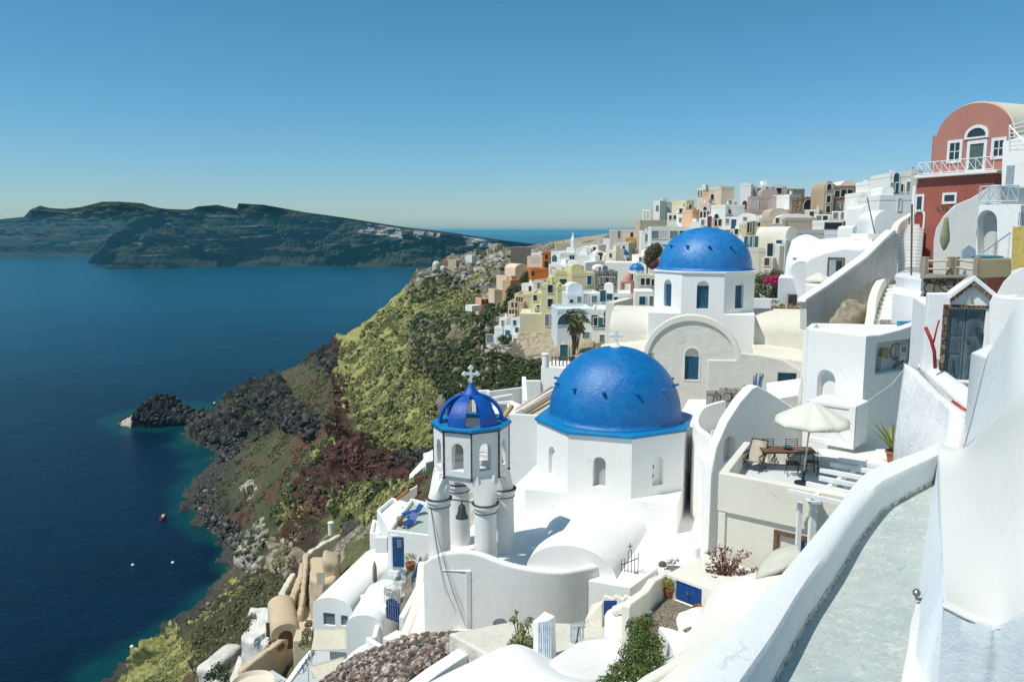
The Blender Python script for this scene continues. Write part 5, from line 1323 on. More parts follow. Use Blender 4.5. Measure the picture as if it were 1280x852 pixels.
# dry bougainvillea by the terrace house corner
SH = thing('dry_shrub', P(903,735,24.4), 'half-bare shrub with dark red-brown leaves climbing beside the cream house corner', 'shrub')
rnd = random.Random(5); q = MB(); ql = MB(); base = P(905,742,24.2)
for k in range(26):
    w = rnd.uniform(0, 2*PI); L_ = rnd.uniform(.6, 1.5); dx = rnd.uniform(-.75, 1.1); top = base+Vector((dx, rnd.uniform(-.2, .5), L_)); mid_ = base.lerp(top, .5)+Vector((-dx*.2, 0, .12)); pl = smoothline([base, mid_, top], 5)
    q.tube(pl, .014, 4, r2=.005)
    for p in pl[3:]:
        clump(ql, p, .1, 6, rnd, .06)
q.build('branches', paint((.10,.06,.04), .9, name='twig'), SH); ql.build('leaves', leafy((.13,.05,.04), (.30,.16,.10), 'red_brown_leaf'), SH, fix=False)
# big rounded cream wall, bottom centre right
RWm = plaster((.79,.76,.68), .2, bump=.6)
BG = thing('rounded_wall', P(920,780,19), 'broad rounded cream-white wall swelling up beside the grey path parapet', 'wall')
patch('swelling_top', RWm, BG, [
 [(768,864,19.0),(800,858,18.4),(840,855,17.6),(880,870,16.5)],
 [(800,838,20.4),(830,834,19.6),(870,822,18.6),(915,812,17.4)],
 [(858,806,21.6),(880,790,21.0),(905,780,20.2),(950,768,18.8)],
 [(874,772,22.4),(885,752,22.2),(910,738,21.6),(960,735,20.4)],
 [(885,745,23.4),(900,727,23.3),(935,718,22.6),(990,716,21.5)],
 [(893,750,25.2),(908,742,25),(945,735,24.5),(1000,735,23.5)]], thick=.3)
pts = smoothline([P(846,852,17.3), P(812,840,19.4), P(785,845,19.4), P(768,862,18.4), P(740,900,17)], 5)
pts = smoothline([P(595+180,905,16.6), P(800,862,17.8), P(840,836,19.0), P(875,812,20.2), P(898,790,21.0)], 6)
wall_run('rim', RWm, BG, [p+Vector((0, 0, .15)) for p in pts], .35, -16, bevel=.12, smooth='auto')
mb = MB(); c0 = P(842,818,22); 
patch('inner_curve', WHITE, BG, [[(843,776,22.8),(862,768,23.2),(882,775,23.4)],[(842,790,22.4),(862,795,22.4),(890,800,22.0)],[(850,815,21.8),(868,822,21.4),(890,826,21.0)]], thick=.4)
pts = smoothline([P(806,762,23.2), P(826,775,22.8), P(840,790,22.0), P(850,808,21.0), P(852,825,20.2)], 5)
wall_run('inner_rim', WHITE, BG, pts, .45, -15, bevel=.15, smooth='auto')
# half-round rubble wall right of shrub
patch('quarry_stone_wall', plaster((.60,.58,.50), .5, bump=1.2, coarse=3), None, [[(944,723,21.5),(975,712,21.3),(1005,700,21.2)],[(950,705,21.8),(975,693,21.6),(1000,688,21.5)],[(962,690,22.2),(980,682,22.1),(998,680,22)]], thick=.3)
tag(bpy.data.objects['quarry_stone_wall'], 'rough curved stub of grey-white stone wall under the blue window', 'wall')
q = MB(); a = P(935,722,24.6); q.box(a.x-.45, a.x+.35, a.y, a.y+.05, a.z-.7, a.z+.15); tag(q.build('blue_shutter', BLUE, None, bevel=.01), 'low blue wooden hatch between the red-leaved shrub and the stone stub', 'hatch')
# cistern with animal-shaped chimney pot
CI = thing('cistern', P(778,812,22.5), 'round white cistern with a lumpy plaster cap beside the green bush', 'cistern')
cc = P(778,768,23.0); 
q = MB(); q.lathe([(.56, -2.2), (.54, -.1), (.50, 0), (.1, .03)], cc, 36); q.build('drum', WHITE, CI, smooth='auto')
q = MB()
for dx, dz, r_ in ((-.22, .1, .13), (-.08, .16, .14), (.1, .2, .17), (.25, .12, .13), (.33, .0, .14)):
    q.lathe([(.02, -r_*1.4), (r_*.9, -r_*1.1), (r_, 0), (r_*.8, r_*.6), (.02, r_)], cc+Vector((dx, -.05, dz+.1)), 14)
q.build('cap', RWm, CI, rem=.03, bevel=.02)
q = MB(); a = P(752,748,27); q.box(a.x-.45, a.x+.42, a.y, a.y+1.0, a.z-1.6, a.z+.45)
mb = MB(); a = P(738,812,26.5); b = P(739,753,26.5); mb.hexa(P(731,835,26.5), P(753,830,26), P(753,830,27.2), P(731,830,27.6), P(731,775,26.5), P(753,752,26), P(757,748,27.2), P(740,754,27.6))
tag(mb.build('gate_pier', CW, None, bevel=.05), 'cream-white plaster pier between the picket gate and the round cistern', 'pier')
q = MB(); a = P(763,756,25.6); q.box(a.x-.22, a.x+.22, a.y, a.y+.05, a.z-.35, a.z+.15); tag(q.build('blue_hatch', BLUE, None), 'small blue wooden hatch behind the round cistern', 'hatch')
# loose pale stones on top of pier wall
for k in range(9):
    a = P(758+k*4.2, 746+(k % 3)*1.5, 26.4-.05*k); q = MB(); q.lathe([(.02, -.07), (.11, -.03), (.1, .05), (.02, .09)], a, 6, a0=k*.7); tag(q.build('stone', CW, None), 'one of the pale stones lying along the wall top behind the round cistern', 'stone', 'pale stones on the wall top')
# iron gate
IG = thing('iron_gate', P(786,745,31), 'black wrought iron gate with a little cross, at the right end of the church wall', 'gate')
ga, gb = P(776,742,31.3), P(797,734,31.0); hgt = P(776,699,31.3).z-ga.z
for k in range(6):
    t_ = k/5; p = ga.lerp(gb, t_); q = MB(); q.tube([p+Vector((0, 0, -.4)), p+Vector((0, 0, hgt+(.25 if k in (2, 3) else 0)))], .016, 5); q.build('bar', IRON, IG)
for z in (.1, hgt*.45, hgt*.85):
    q = MB(); q.tube([ga+Vector((0, 0, z)), gb+Vector((0, 0, z))], .02, 5); q.build('rail', IRON, IG)
q = MB(); p = ga.lerp(gb, .5)+Vector((0, 0, hgt+.2)); q.tube([p, p+Vector((0, 0, .35))], .02, 5); q.tube([p+Vector((-.1, 0, .22)), p+Vector((.1, 0, .22))], .02, 5); q.build('cross', IRON, IG)
q = MB(); p = ga+Vector((.02, -.03, hgt*.45)); q.box(p.x, p.x+.14, p.y, p.y+.03, p.z-.12, p.z+.08); q.build('lock', IRON, IG)
# picket gates
PK = paint((.50,.60,.68), .6, name='pale_blue_white_paint', var=.15)
def picket(name, label, a, b, h, n, rails=(.25, .75), post=True):
    G = thing(name, a, label, 'gate')
    for k in range(n):
        t_ = (k+.5)/n; p = a.lerp(b, t_); d_ = (b-a).normalized()*((b-a).length/n*.32); q = MB(); nn = Vector((-d_.y, d_.x, 0)).normalized()*.012
        u = Vector((0, 0, h))
        q.hexa(p-d_-nn, p+d_-nn, p+d_+nn, p-d_+nn, p-d_-nn+u, p+d_-nn+u, p+d_+nn+u, p-d_+nn+u); q.build('picket', PK, G)
    for r_ in rails:
        d_ = (b-a).normalized(); nn = Vector((-d_.y, d_.x, 0))*.03; q = MB(); z = Vector((0, 0, h*r_)); u = Vector((0, 0, .07))
        q.hexa(a+nn*.5+z, b+nn*.5+z, b+nn*1.5+z, a+nn*1.5+z, a+nn*.5+z+u, b+nn*.5+z+u, b+nn*1.5+z+u, a+nn*1.5+z+u); q.build('rail', PK, G)
    return G
GPd = thing('gatepost_house', P(682,830,22.8), 'white boxy gatepost with a sloping top carrying the left picket gate', 'gatepost')
mb = MB(); mb.hexa(P(667,845,23.6), P(680,852,22.4), P(696,840,23.0), P(684,835,24.2), P(666,776,23.6), P(678,780,22.4), P(694,769,23.0), P(681,763,24.2)); mb.build('post_body', WHITE, GPd, bevel=.03)
picket('picket_gate', 'pale blue-white picket gate fixed to the white boxy gatepost, the left of two', P(672,826,22.6), P(690,824,22.2), 1.25, 7)
picket('picket_gate', 'leaning pale blue picket gate beside the cream pier, with a dark red pole on it', P(712,812,25.0), P(730,810,24.6), .95, 5)
q = MB(); q.tube([P(718,818,24.2), P(724,783,24.4)], .025, 6); tag(q.build('red_pole', paint((.22,.03,.03), .6, name='dark_red'), None), 'thin dark red pole leaning on the right picket gate', 'pole')
# white rounded roof, bottom
BR = thing('rounded_roof', P(640,850,18), 'large smooth white rounded roof at the bottom edge below the picket gates', 'roof')
patch('roof_skin', WHITE, BR, [
 [(470,900,20.5),(560,890,18.8),(640,900,17.8),(720,915,17),(800,930,16.4)],
 [(520,862,22.2),(585,855,20.4),(650,850,19.2),(720,862,18.2),(790,880,17.6)],
 [(560,840,23.4),(605,828,22.2),(652,818,21.0),(705,838,20.4),(770,858,19.2)],
 [(590,826,24.2),(620,812,23.4),(650,806,22.8),(700,828,22.0),(762,842,21.2)],
 [(600,822,25.0),(625,810,24.8),(652,806,24.4),(700,824,23.4),(760,822,22.8)]], thick=.4)
patch('roof_flank', WHITE2, BR, [[(690,838,20.9),(730,812,22.6),(772,808,22.6)],[(700,852,19.9),(745,835,21),(800,845,20.4)],[(720,870,19),(765,862,19.6),(810,880,19)]], thick=.3)
tg = house_px('courtyard_floor', 'pale worn courtyard floor between the picket gates and the round cistern', 'courtyard', [(560,790,-13.6),(640,775,-13.6),(730,778,-13.6),(800,760,-13.6),(850,800,-13.6),(780,840,-13.6),(650,840,-13.6)], -18, plaster((.70,.67,.58), .6, bump=1.2, coarse=2.5), bevel=.1)
# leafy green bush bottom
def bush(name, label, blobs, mat, n=1500, leaf=.09, seed=1, stem=None, cat='bush'):
    rnd = random.Random(seed); c = blobs[0][0]; B_ = thing(name, c, label, cat); q = MB()
    tot = sum(b[1]**2 for b in blobs)
    for (p, r) in blobs: clump(q, p, r, int(n*r*r/tot), rnd, leaf, 1.0)
    q.build('foliage', mat, B_, fix=False)
    q = MB(); 
    for (p, r) in blobs: q.tube([Vector(c)+Vector((0, 0, -blobs[0][1])), Vector(p)], .03, 5, r2=.012)
    q.build('stems', paint((.12,.09,.05), .9, name='bark'), B_)
    return B_
GB = leafy((.055,.10,.025), (.16,.21,.06), 'bush_leaf')
bush('green_bush', 'dense pale-green bush beside the round cistern at the bottom edge', [(P(800,800,20.5),.36),(P(793,784,20.8),.28),(P(808,778,21.2),.26),(P(818,805,20.4),.30),(P(790,820,19.8),.40),(P(815,825,19.8),.36),(P(775,842,19.0),.36),(P(800,845,19.0),.42),(P(760,858,18.4),.32),(P(825,850,19),.2)], GB, n=5200, leaf=.055, seed=4)
bush('grey_green_bush', 'spindly grey-green bush with yellow tips between the rubble and the picket gate', [(P(650,800,24.6),.34),(P(655,785,24.8),.26),(P(642,775,25),.16),(P(663,805,24.4),.3),(P(640,805,24.8),.2),(P(662,775,25),.14),(P(645,765,25),.10)], leafy((.10,.13,.05), (.30,.30,.10), 'grey_leaf'), n=900, leaf=.06, seed=6)
# low walls left of bush with grey round stones
wall_run('white_low_wall', WHITE, None, [P(500,868,22.5), P(540,838,23.8), P(580,812,25.2), P(612,795,26.2), P(622,790,26.6)], .55, -17, bevel=.06, smooth='auto')
tag(bpy.data.objects['white_low_wall'], 'straight white low wall running diagonally beside the rubble bed', 'wall')
for (px, py, d, r_, lb_) in ((613,790,26.2,.22,'grey round stone with a worn top on the end of the white diagonal wall'),(625,779,26.8,.24,'flat dark round stone behind the white diagonal wall'),(637,784,26.4,.17,'smaller grey round stone next to the spindly bush')):
    a = P(px, py, d); q = MB(); q.lathe([(.02, -.1), (r_, -.08), (r_*1.08, .02), (r_*.85, .1), (r_*.3, .06), (.02, .05)], a, 16); tag(q.build('round_stone', paint((.17,.17,.16), .9, name='grey_stone', var=.3, bump=.7), None, smooth='auto'), lb_, 'stone')
# rubble bed: countless stones
RB = []
rnd = random.Random(9); q = MB()
ra = [P(400,852,33), P(440,820,34), P(510,793,33.5), P(590,793,28.5), P(560,815,27), P(500,850,26), P(440,880,27)]
def rub(u_, v_):
    a = ra[0].lerp(ra[1], u_) if False else None
cnt = 0
while cnt < 3600:
    px = rnd.uniform(400, 596); py = rnd.uniform(786, 880)
    if not in_poly(np.array([px]), np.array([py]), [(395,856),(440,822),(508,795),(560,790),(596,792),(560,815),(512,846),(470,885),(400,890)])[0]: continue
    d = 33.5-(px-400)/196*5-(py-786)/94*3.5+rnd.uniform(-.12, .12); p = P(px, py, d); s_ = rnd.uniform(.04, .12)*rnd.choice((1, 1, 1.5))
    q.lathe([(s_*.3, -s_*.7), (s_, -.1*s_), (s_*.7, s_*.6), (.01, s_*.8)], p, 5, a0=rnd.uniform(0, 6), squash=rnd.uniform(.6, 1)); cnt += 1
t = NT('rubble'); r_ = t.new('ShaderNodeNewGeometry').outputs['Random Per Island']
t.l(t.ramp(r_, [(0, (.05,.04,.035)), (.3, (.13,.10,.08)), (.55, (.24,.20,.16)), (.75, (.48,.44,.36)), (.9, (.22,.10,.075)), (1, (.60,.56,.48))]), t.b.inputs['Base Color']); t.b.inputs['Roughness'].default_value = .95; RUBM = t.mat
tag(q.build('rubble', RUBM, None, fix=False), 'bed of loose reddish and pale rubble stones at the bottom left of the church wall', 'rubble', kind='stuff')
house_px('rubble_terrace', 'earth-filled terrace with cream rims holding the rubble bed', 'terrace', [(395,870,-20.2),(432,826,-19.2),(505,796,-17.6),(560,790,-16.4),(600,793,-15.6),(560,820,-15.4),(505,860,-16.4),(440,910,-18.4)], -24, plaster((.55,.48,.38), .6, bump=1), bevel=.1)
wall_run('rubble_wall', WARM, None, [P(398,856,32.8), P(440,822,34.2), P(505,794,33.6), P(560,786,31.5), P(590,786,30), P(604,792,28)], .25, -22, bevel=.08, smooth='auto')
tag(bpy.data.objects['rubble_wall'], 'thin cream plaster rim wall along the far side of the rubble bed', 'wall')

# ---- left of the near church: small cream terrace, white blocks
LT = house_px('cream_terrace', 'cream roof terrace with two pinkish beams, between the bell tower cupola and the big dome', 'terrace', [(637,517,-10.9),(677,519,-10.9),(712,487,-10.9),(692,484,-10.9)], -18, WHITE2, parapet=.5)
for (a, b) in (((655,512),(700,487)), ((646,512),(690,484.5))):
    A_ = PZ(*a, -10.95); B_ = PZ(*b, -10.95); q = MB(); q.tube([A_, B_], .13, 8); q.build('beam', plaster((.62,.48,.40), .3), LT, smooth=True)
q = MB(); q.prism([tuple(PZ(x, y, -11.3).xy) for x, y in ((644,518),(676,519),(706,489),(692,487))], -11.6, -11.36); q.build('floor', SAND, LT)
house_px('cream_block', 'cream-white block with a small chimney just above the big dome on its left', 'house', [(676,457,-11.2),(722,461,-11.2),(735,452,-11.2),(690,450,-11.2)], -20, WHITE2, bevel=.08)
q = MB(); a = P(682,456,64); q.lathe([(.3, -.2), (.28, .8), (.34, .85), (.34, .95), (.1, 1.0)], a, 14); tag(q.build('chimney', WHITE, None, smooth='auto'), 'stubby white chimney on the corner of the cream block left of the big dome', 'chimney')
A1 = house_px('white_house', 'low white house with a square window behind the bell tower cupola', 'house', [(615,521,-13.0),(637,520,-13.0),(655,507,-13.0),(640,500,-13.0),(600,503,-13.0)], -20, WHITE, parapet=.3)
cyl_face(A1, 'window', paint((.35,.40,.42), .5, name='pale_grey'), 629, 505, 517, 10, 55.2)
for (xa, ya, xb, yb, d1, d2, lb_) in ((590,488,612,487,66,66,'short white wall behind the cross of the cupola'),(610,489,657,483,62,68,'long white garden wall below the green scrub'),(612,497,640,492,60,62,'middle white wall behind the cupola'),(655,475,676,475,66,66,'white wall with an opening at the foot of the cream block'),(655,470,657,500,64,60,'white side wall running down towards the cupola')):
    a = P(xa, ya, d1); b = P(xb, yb, d2); o = wall_run('garden_wall', WHITE, None, [a, a.lerp(b, .5), b], .35, -18, bevel=.06, smooth='auto'); tag(o, lb_, 'wall')
q = MB(); q.tube([P(618,535,52), P(632,518,52.5), P(640,507,53)], .18, 8); tag(q.build('clay_pipe', plaster((.55,.36,.16), .3), None, smooth=True), 'ochre clay drain pipe sloping behind the blue cupola', 'pipe')
# white stairs and low walls left of the tower
for i, (tp, zb_, lb_) in enumerate([([(511,601,-24),(541,572,-24),(541,560,-24),(512,592,-24)], -30, 'sloping white flight wall left of the bell tower'),([(529,566,-23.5),(542,562,-23.5),(542,575,-23.5),(532,578,-23.5)], -28, 'small white cube at the top of the white stair wall left of the tower'),([(518,612,-24.5),(541,590,-24.5),(543,606,-24.5),(524,622,-24.5)], -30, 'grey-white lower landing beside the bell tower stair wall')]):
    house_px('stair_wall', lb_, 'wall', tp, zb_, WHITE if i < 2 else WHITE2, bevel=.08)
# ------------------------------------------------------------ lower-left village
def barrel(name, label, F_, B_, hw, rise, zspring, zbot, mat, cat='house', wins=(), group=None, over=.0):
    """barrel-vaulted house; F_/B_ xy of front and back, facing from B to F"""
    F_, B_ = Vector((F_[0], F_[1])), Vector((B_[0], B_[1])); ax = (B_-F_); L_ = ax.length; ang = math.atan2(ax.y, ax.x)-PI/2
    T = thing(name, (F_.x, F_.y, zbot), label, cat, group)
    M = Matrix.Translation((F_.x, F_.y, 0)) @ Matrix.Rotation(ang, 4, 'Z')
    n = 18; arc = [(hw*math.cos(PI*i/n), zspring+rise*math.sin(PI*i/n)) for i in range(n+1)]
    holes = []
    for w in wins:
        x, z, ww, wh = w[:4]; holes.append(archpts(x, z, ww, wh, n=8) if len(w) > 5 and w[5] else rectpts(x, z, ww, wh))
    mb = MB(); mb.m = M; mb.sheet([(-hw, zbot), (hw, zbot)]+arc, holes, .3); mb.build('front_wall', mat, T, bevel=.04, smooth='auto')
    mb = MB(); mb.m = M @ Matrix.Translation((0, .3, 0)); mb.sheet([(-hw, zbot), (hw, zbot)]+arc, [], L_-.3); mb.build('vault', mat, T, smooth='auto')
    for w in wins:
        x, z, ww, wh, m_ = w[:5]; q = MB(); q.m = M; q.box(x-ww/2-.01, x+ww/2+.01, .12, .16, z-.01, z+wh+.01); q.build('window', m_, T)
    return T
VF = P(416,785,50); VB = P(476,690,58.2)
zap = P(416,746,50).z
DG = paint((.16,.22,.24), .3, name='grey_green_glass', spec=.6)
barrel('vaulted_house', 'long white barrel-vaulted house with two grey front windows, left below the bell tower', VF, VB, 1.42, .75, zap-.78, -31, WHITE, wins=[(-.25, zap-2.0, .85, .85, DG), (.85, zap-1.9, .5, .7, DG)])
S2 = barrel('vaulted_house', 'smaller white vaulted house whose rounded front stands right of the beige canopy', P(456,812,44.5), P(480,755,49), 1.1, .7, P(452,765,45).z-.6, -30, WHITE)
# house with the blue door and roof terrace
BD = house_px('house', 'white house with a blue door under a grey roof terrace, left of the bell tower', 'house', [(484,662,-21.3),(548,670,-21.3),(560,634,-21.3),(514,622,-21.3)], -27, WHITE, parapet=.35)
q = MB(); q.prism([tuple(PZ(x, y, -21.6).xy) for x, y in ((489,661),(548,668),(556,638),(516,627))], -21.9, -21.6); q.build('roof_floor', plaster((.40,.46,.44), .4), BD)
house_px('house', 'low white block with a grey roof left of the blue-door house', 'house', [(471,637,-21.9),(487,662,-21.9),(512,628,-21.9),(490,621,-21.9)], -27.5, WHITE, parapet=.3)
BLD = paint((.012,.07,.25), .45, name='blue_door_paint', var=.2)
a = P(490,706,54.6); b = P(506,708,54.2); top = P(490,671,54.6)
def facing(root, nm, mat, px0, px1, py0, py1, d0, d1, t=.08):
    A_, B_, C_, D_ = P(px0, py1, d0), P(px1, py1, d1), P(px1, py0, d1), P(px0, py0, d0); C_.x, C_.y = B_.x, B_.y; D_.x, D_.y = A_.x, A_.y; o_ = Vector((0, t, 0))
    q = MB(); q.hexa(A_, B_, B_+o_, A_+o_, D_, C_, C_+o_, D_+o_); return q.build(nm, mat, root, bevel=.01)
dd = PZ(484,662,-21.3).y
fr_ = facing(BD, 'door_frame', WHITE2, 489, 507, 669, 709, dd-.22, dd-.35, .2)
dr = facing(BD, 'door', BLD, 491, 505, 671, 708, dd-.28, dd-.42, .1)
facing(BD, 'door_glass', DG, 494, 502, 674, 684, dd-.30, dd-.43, .05)
# terrace floor
house_px('lower_terrace', 'sunken grey terrace with the round white table below the blue door', 'terrace', [(452,742,-24.7),(486,752,-24.7),(530,735,-24.7),(538,706,-24.7),(487,704,-24.7)], -30, plaster((.42,.47,.45), .5), bevel=.03)
house_px('step_block', 'white doorstep in front of the blue door', 'step', [(486,712,-24.3),(508,716,-24.3),(510,706,-24.3),(489,703,-24.3)], -26, WHITE)
facing(thing('air_conditioner', P(476,690,53), 'white boxy unit standing at the left foot of the blue-door house', 'box'), 'casing', WPAINT, 469, 484, 672, 691, 53.5, 53, .5)
pot_plant(P(513,712,52.6), 2.0, 'large terracotta pot of yellow flowers beside the blue door', mat=leafy((.07,.11,.03),(.18,.20,.05),'pot_leaf'), seed=8, n=260, flowers=paint((.65,.45,.03), .6, name='yellow_petals'))
pot_plant(P(500,657,52), .0+1.2, 'low planter of dry green leaves on the white wall right of the blue door roof', seed=12, n=160)
# round table, chairs, parasol
tb = P(482,742,47.5); tt = P(482,728,47.5)
RT = thing('round_table', tb, 'round white table on the sunken grey terrace', 'table'); q = MB(); hT = tt.z-tb.z
q.lathe([(.50, hT-.03), (.52, hT), (.50, hT+.02)], tb, 24); q.build('table_top', WPAINT, RT, smooth='auto'); q = MB(); q.lathe([(.25, 0), (.05, .04), (.04, hT-.03), (.1, hT-.03)], tb, 12); q.build('leg', WPAINT, RT, smooth='auto')
def wchair(loc, rz, label, mat=None):
    m = mat or paint((.60,.58,.52), .6, name='pale_wood'); C_ = thing('garden_chair', loc, label, 'chair', 'pale chairs around the round table')
    x, y, z = loc
    for sx_ in (-1, 1):
        for sy in (-1, 1):
            q = MB(); q.tube([(x+sx_*.2, y+sy*.2, z), (x+sx_*.2, y+sy*.2, z+(.88 if sy > 0 else .45))], .022, 5); q.build('leg', m, C_)
    q = MB(); q.box(x-.22, x+.22, y-.22, y+.22, z+.43, z+.47); q.build('seat', m, C_)
    for j in range(3):
        q = MB(); q.box(x-.2, x+.2, y+.19, y+.22, z+.56+j*.11, z+.62+j*.11); q.build('back_slat', m, C_)
    C_.rotation_euler = (0, 0, rz); return C_
zt3 = -24.7
wc0 = wchair((tb.x+.85, tb.y-.1, tb.z), -1.6, 'pale chair right of the round white table, turned away from the blue door')
dup(wc0, (tb.x+.3, tb.y-.8, tb.z), 3.0, label='pale chair on the near side of the round white table')
dup(wc0, (tb.x+.9, tb.y+.75, tb.z), -.7, label='pale chair behind the round white table under the flower pot')
q = MB(); a = P(469,742,50.5); q.tube([a, a+Vector((0, 0, .9))], .03, 6); q.lathe([(.05, .8), (.16, 1.0), (.14, 1.9), (.04, 2.3)], a, 10); tag(q.build('closed_parasol', paint((.38,.32,.22), .9, name='tan_canvas'), None, smooth='auto'), 'folded tan parasol standing between the vaulted roof and the round table', 'parasol')
# blue loungers on the roof
def lounger(loc, rz, label):
    L_ = thing('sun_lounger', loc, label, 'sun lounger', 'blue sun loungers on the grey roof'); x, y, z = loc
    q = MB(); q.box(x-.3, x+.3, y-.9, y+.3, z+.28, z+.34); q.build('seat', BLUE, L_); q = MB(); q.hexa((x-.3, y+.3, z+.28), (x+.3, y+.3, z+.28), (x+.3, y+.36, z+.28), (x-.3, y+.36, z+.28), (x-.3, y+.7, z+.75), (x+.3, y+.7, z+.75), (x+.3, y+.76, z+.72), (x-.3, y+.76, z+.72)); q.build('backrest', BLUE, L_)
    for sx_ in (-.27, .27):
        for sy in (-.8, .25):
            q = MB(); q.box(x+sx_-.02, x+sx_+.02, y+sy, y+sy+.05, z, z+.3); q.build('leg', WPAINT, L_)
    L_.rotation_euler = (0, 0, rz); return L_
l0 = lounger(PZ(512,656,-21.6), -.5, 'blue sun lounger nearest the edge of the grey roof terrace')
dup(l0, PZ(517,644,-21.6), -.9, label='blue sun lounger at the back of the grey roof terrace')
# blue stair rail and blue gate
q = MB(); a, b = P(515,728,50), P(526,702,52)
BRl = thing('blue_handrail', a, 'blue wooden handrail climbing beside the flower pot left of the bell tower', 'handrail')
for dz in (0, .35): 
    q = MB(); q.tube([a+Vector((0, 0, dz)), b+Vector((0, 0, dz))], .05, 5); q.build('rail', BLD, BRl)
for k in range(5):
    p = a.lerp(b, k/4); q = MB(); q.tube([p+Vector((0, 0, -.3)), p+Vector((0, 0, .35))], .035, 5); q.build('post', BLD, BRl)
GTE = thing('blue_gate', P(491,775,44), 'small arched deep-blue slatted gate on the white steps under the round table', 'gate')
ga, gb = P(483,772,44), P(500,778,43.6); hg = 1.35
for k in range(6):
    p = ga.lerp(gb, (k+.5)/6); hh = hg*(.82+.18*math.sin(PI*(k+.5)/6)); q = MB(); d_ = .055; q.box(p.x-d_, p.x+d_, p.y-.02, p.y+.02, p.z, p.z+hh); q.build('slat', BLD, GTE)
for z in (.2, 1.0):
    q = MB(); q.tube([ga+Vector((0, -.03, z)), gb+Vector((0, -.03, z))], .04, 5); q.build('rail', BLD, GTE)
# white curved stair walls
for lb_, pts, th in (
   ('white curved terrace wall under the round table', [P(452,742,47.5), P(470,750,46.5), P(484,757,45.5)], .3),
   ('white curved wall right of the blue slatted gate', [P(532,705,47), P(524,728,45), P(514,748,44), P(502,770,42.5)], .35),
   ('low white wall stepping down beside the smaller vaulted house', [P(478,763,46), P(472,780,44.5), P(468,795,43)], .3),
   ('white wall at the lower left of the narrow stair', [P(460,795,42), P(478,806,40), P(498,800,40), P(512,795,40)], .3)):
    tag(wall_run('white_wall', WHITE, None, smoothline(pts, 5), th, -30, bevel=.08, smooth='auto'), lb_, 'wall')
tag(wall_run('stair_parapet', CW, None, smoothline([P(528,700,44), P(524,735,41), P(518,760,39), P(505,792,37)], 5), .5, -30, bevel=.12, smooth='auto'), 'cream stair parapet descending along the left corner of the church wall', 'parapet')
house_px('stair_floor', 'cream stair floor between the church wall and the cream parapet', 'stairs', [(505,795,-19.9),(531,790,-19.4),(534,720,-18.8),(524,735,-19.2)], -28, CW, bevel=.04)
house_px('white_block', 'white block with a tiny blue door below the narrow stair', 'house', [(478,796,-20.9),(500,804,-20.9),(518,796,-20.9),(496,786,-20.9)], -27, WHITE)
# canopies
def sail(name, label, cs, sagg=.25):
    T = thing(name, cs[0], label, 'canopy'); q = MB(); n = 8; rows = []
    for i in range(n+1):
        r_ = []
        for j in range(n+1):
            u_, v_ = i/n, j/n; p = cs[0].lerp(cs[1], u_).lerp(cs[3].lerp(cs[2], u_), v_); r_.append(p-Vector((0, 0, sagg*math.sin(PI*u_)*math.sin(PI*v_)*.6)))
        rows.append(r_)
    q.grid(rows); o = q.build('cloth', paint((.62,.57,.44), .9, name='beige_cloth', var=.1), T, smooth=True, fix=False); o.modifiers.new('s', 'SOLIDIFY').thickness = .02
    for c in cs:
        q = MB(); q.tube([c, c+Vector((0, 0, -2.6))], .035, 6); q.build('post', WPAINT, T)
sail('canopy', 'beige cloth canopy stretched in front of the long vaulted house, the upper of two', [P(389,812,46), P(434,811,45), P(434,784,48.5), P(394,785,49)])
sail('canopy', 'beige cloth canopy hung by the bottom edge, the lower of two', [P(404,856,40), P(436,836,40), P(430,820,43), P(385,833,43)])
house_px('lower_patio', 'grey sunken patio with white rims between the two beige canopies', 'patio', [(362,856,-27.6),(400,860,-27.2),(440,815,-27.2),(396,812,-27.2)], -34, plaster((.50,.53,.53), .4), bevel=.04)
tag(wall_run('white_wall', WHITE, None, [P(352,862,46), P(376,828,49), P(390,812,50)], .35, -34, bevel=.06, smooth='auto'), 'white wall with dark lattice left of the lower beige canopy', 'wall')
tag(wall_run('white_wall', WHITE, None, smoothline([P(398,862,38), P(430,830,40), P(448,812,41.5), P(470,800,42)], 5), .5, -34, bevel=.1, smooth='auto'), 'thick white wall curving down right of the lower beige canopy', 'wall')
tag(wall_run('cream_wall', OLDP, None, smoothline([P(420,868,36), P(450,835,37.5), P(478,812,38.5)], 4), .5, -34, bevel=.1, smooth='auto'), 'weathered cream wall between the lower canopy and the rubble bed', 'wall')
LAT = thing('dark_railing', P(383,836,47), 'dark blue lattice railing on the white wall by the lower beige canopy', 'railing')
for k in range(9):
    a = P(376,850,46.6).lerp(P(392,822,48.8), k/8); q = MB(); q.tube([a, a+Vector((.12*(1 if k % 2 else -1), 0, .7))], .025, 4); q.build('bar', BLD, LAT)
q = MB(); q.tube([P(376,850,46.6)+Vector((0, 0, .7)), P(392,822,48.8)+Vector((0, 0, .7))], .03, 4); q.build('rail', BLD, LAT)
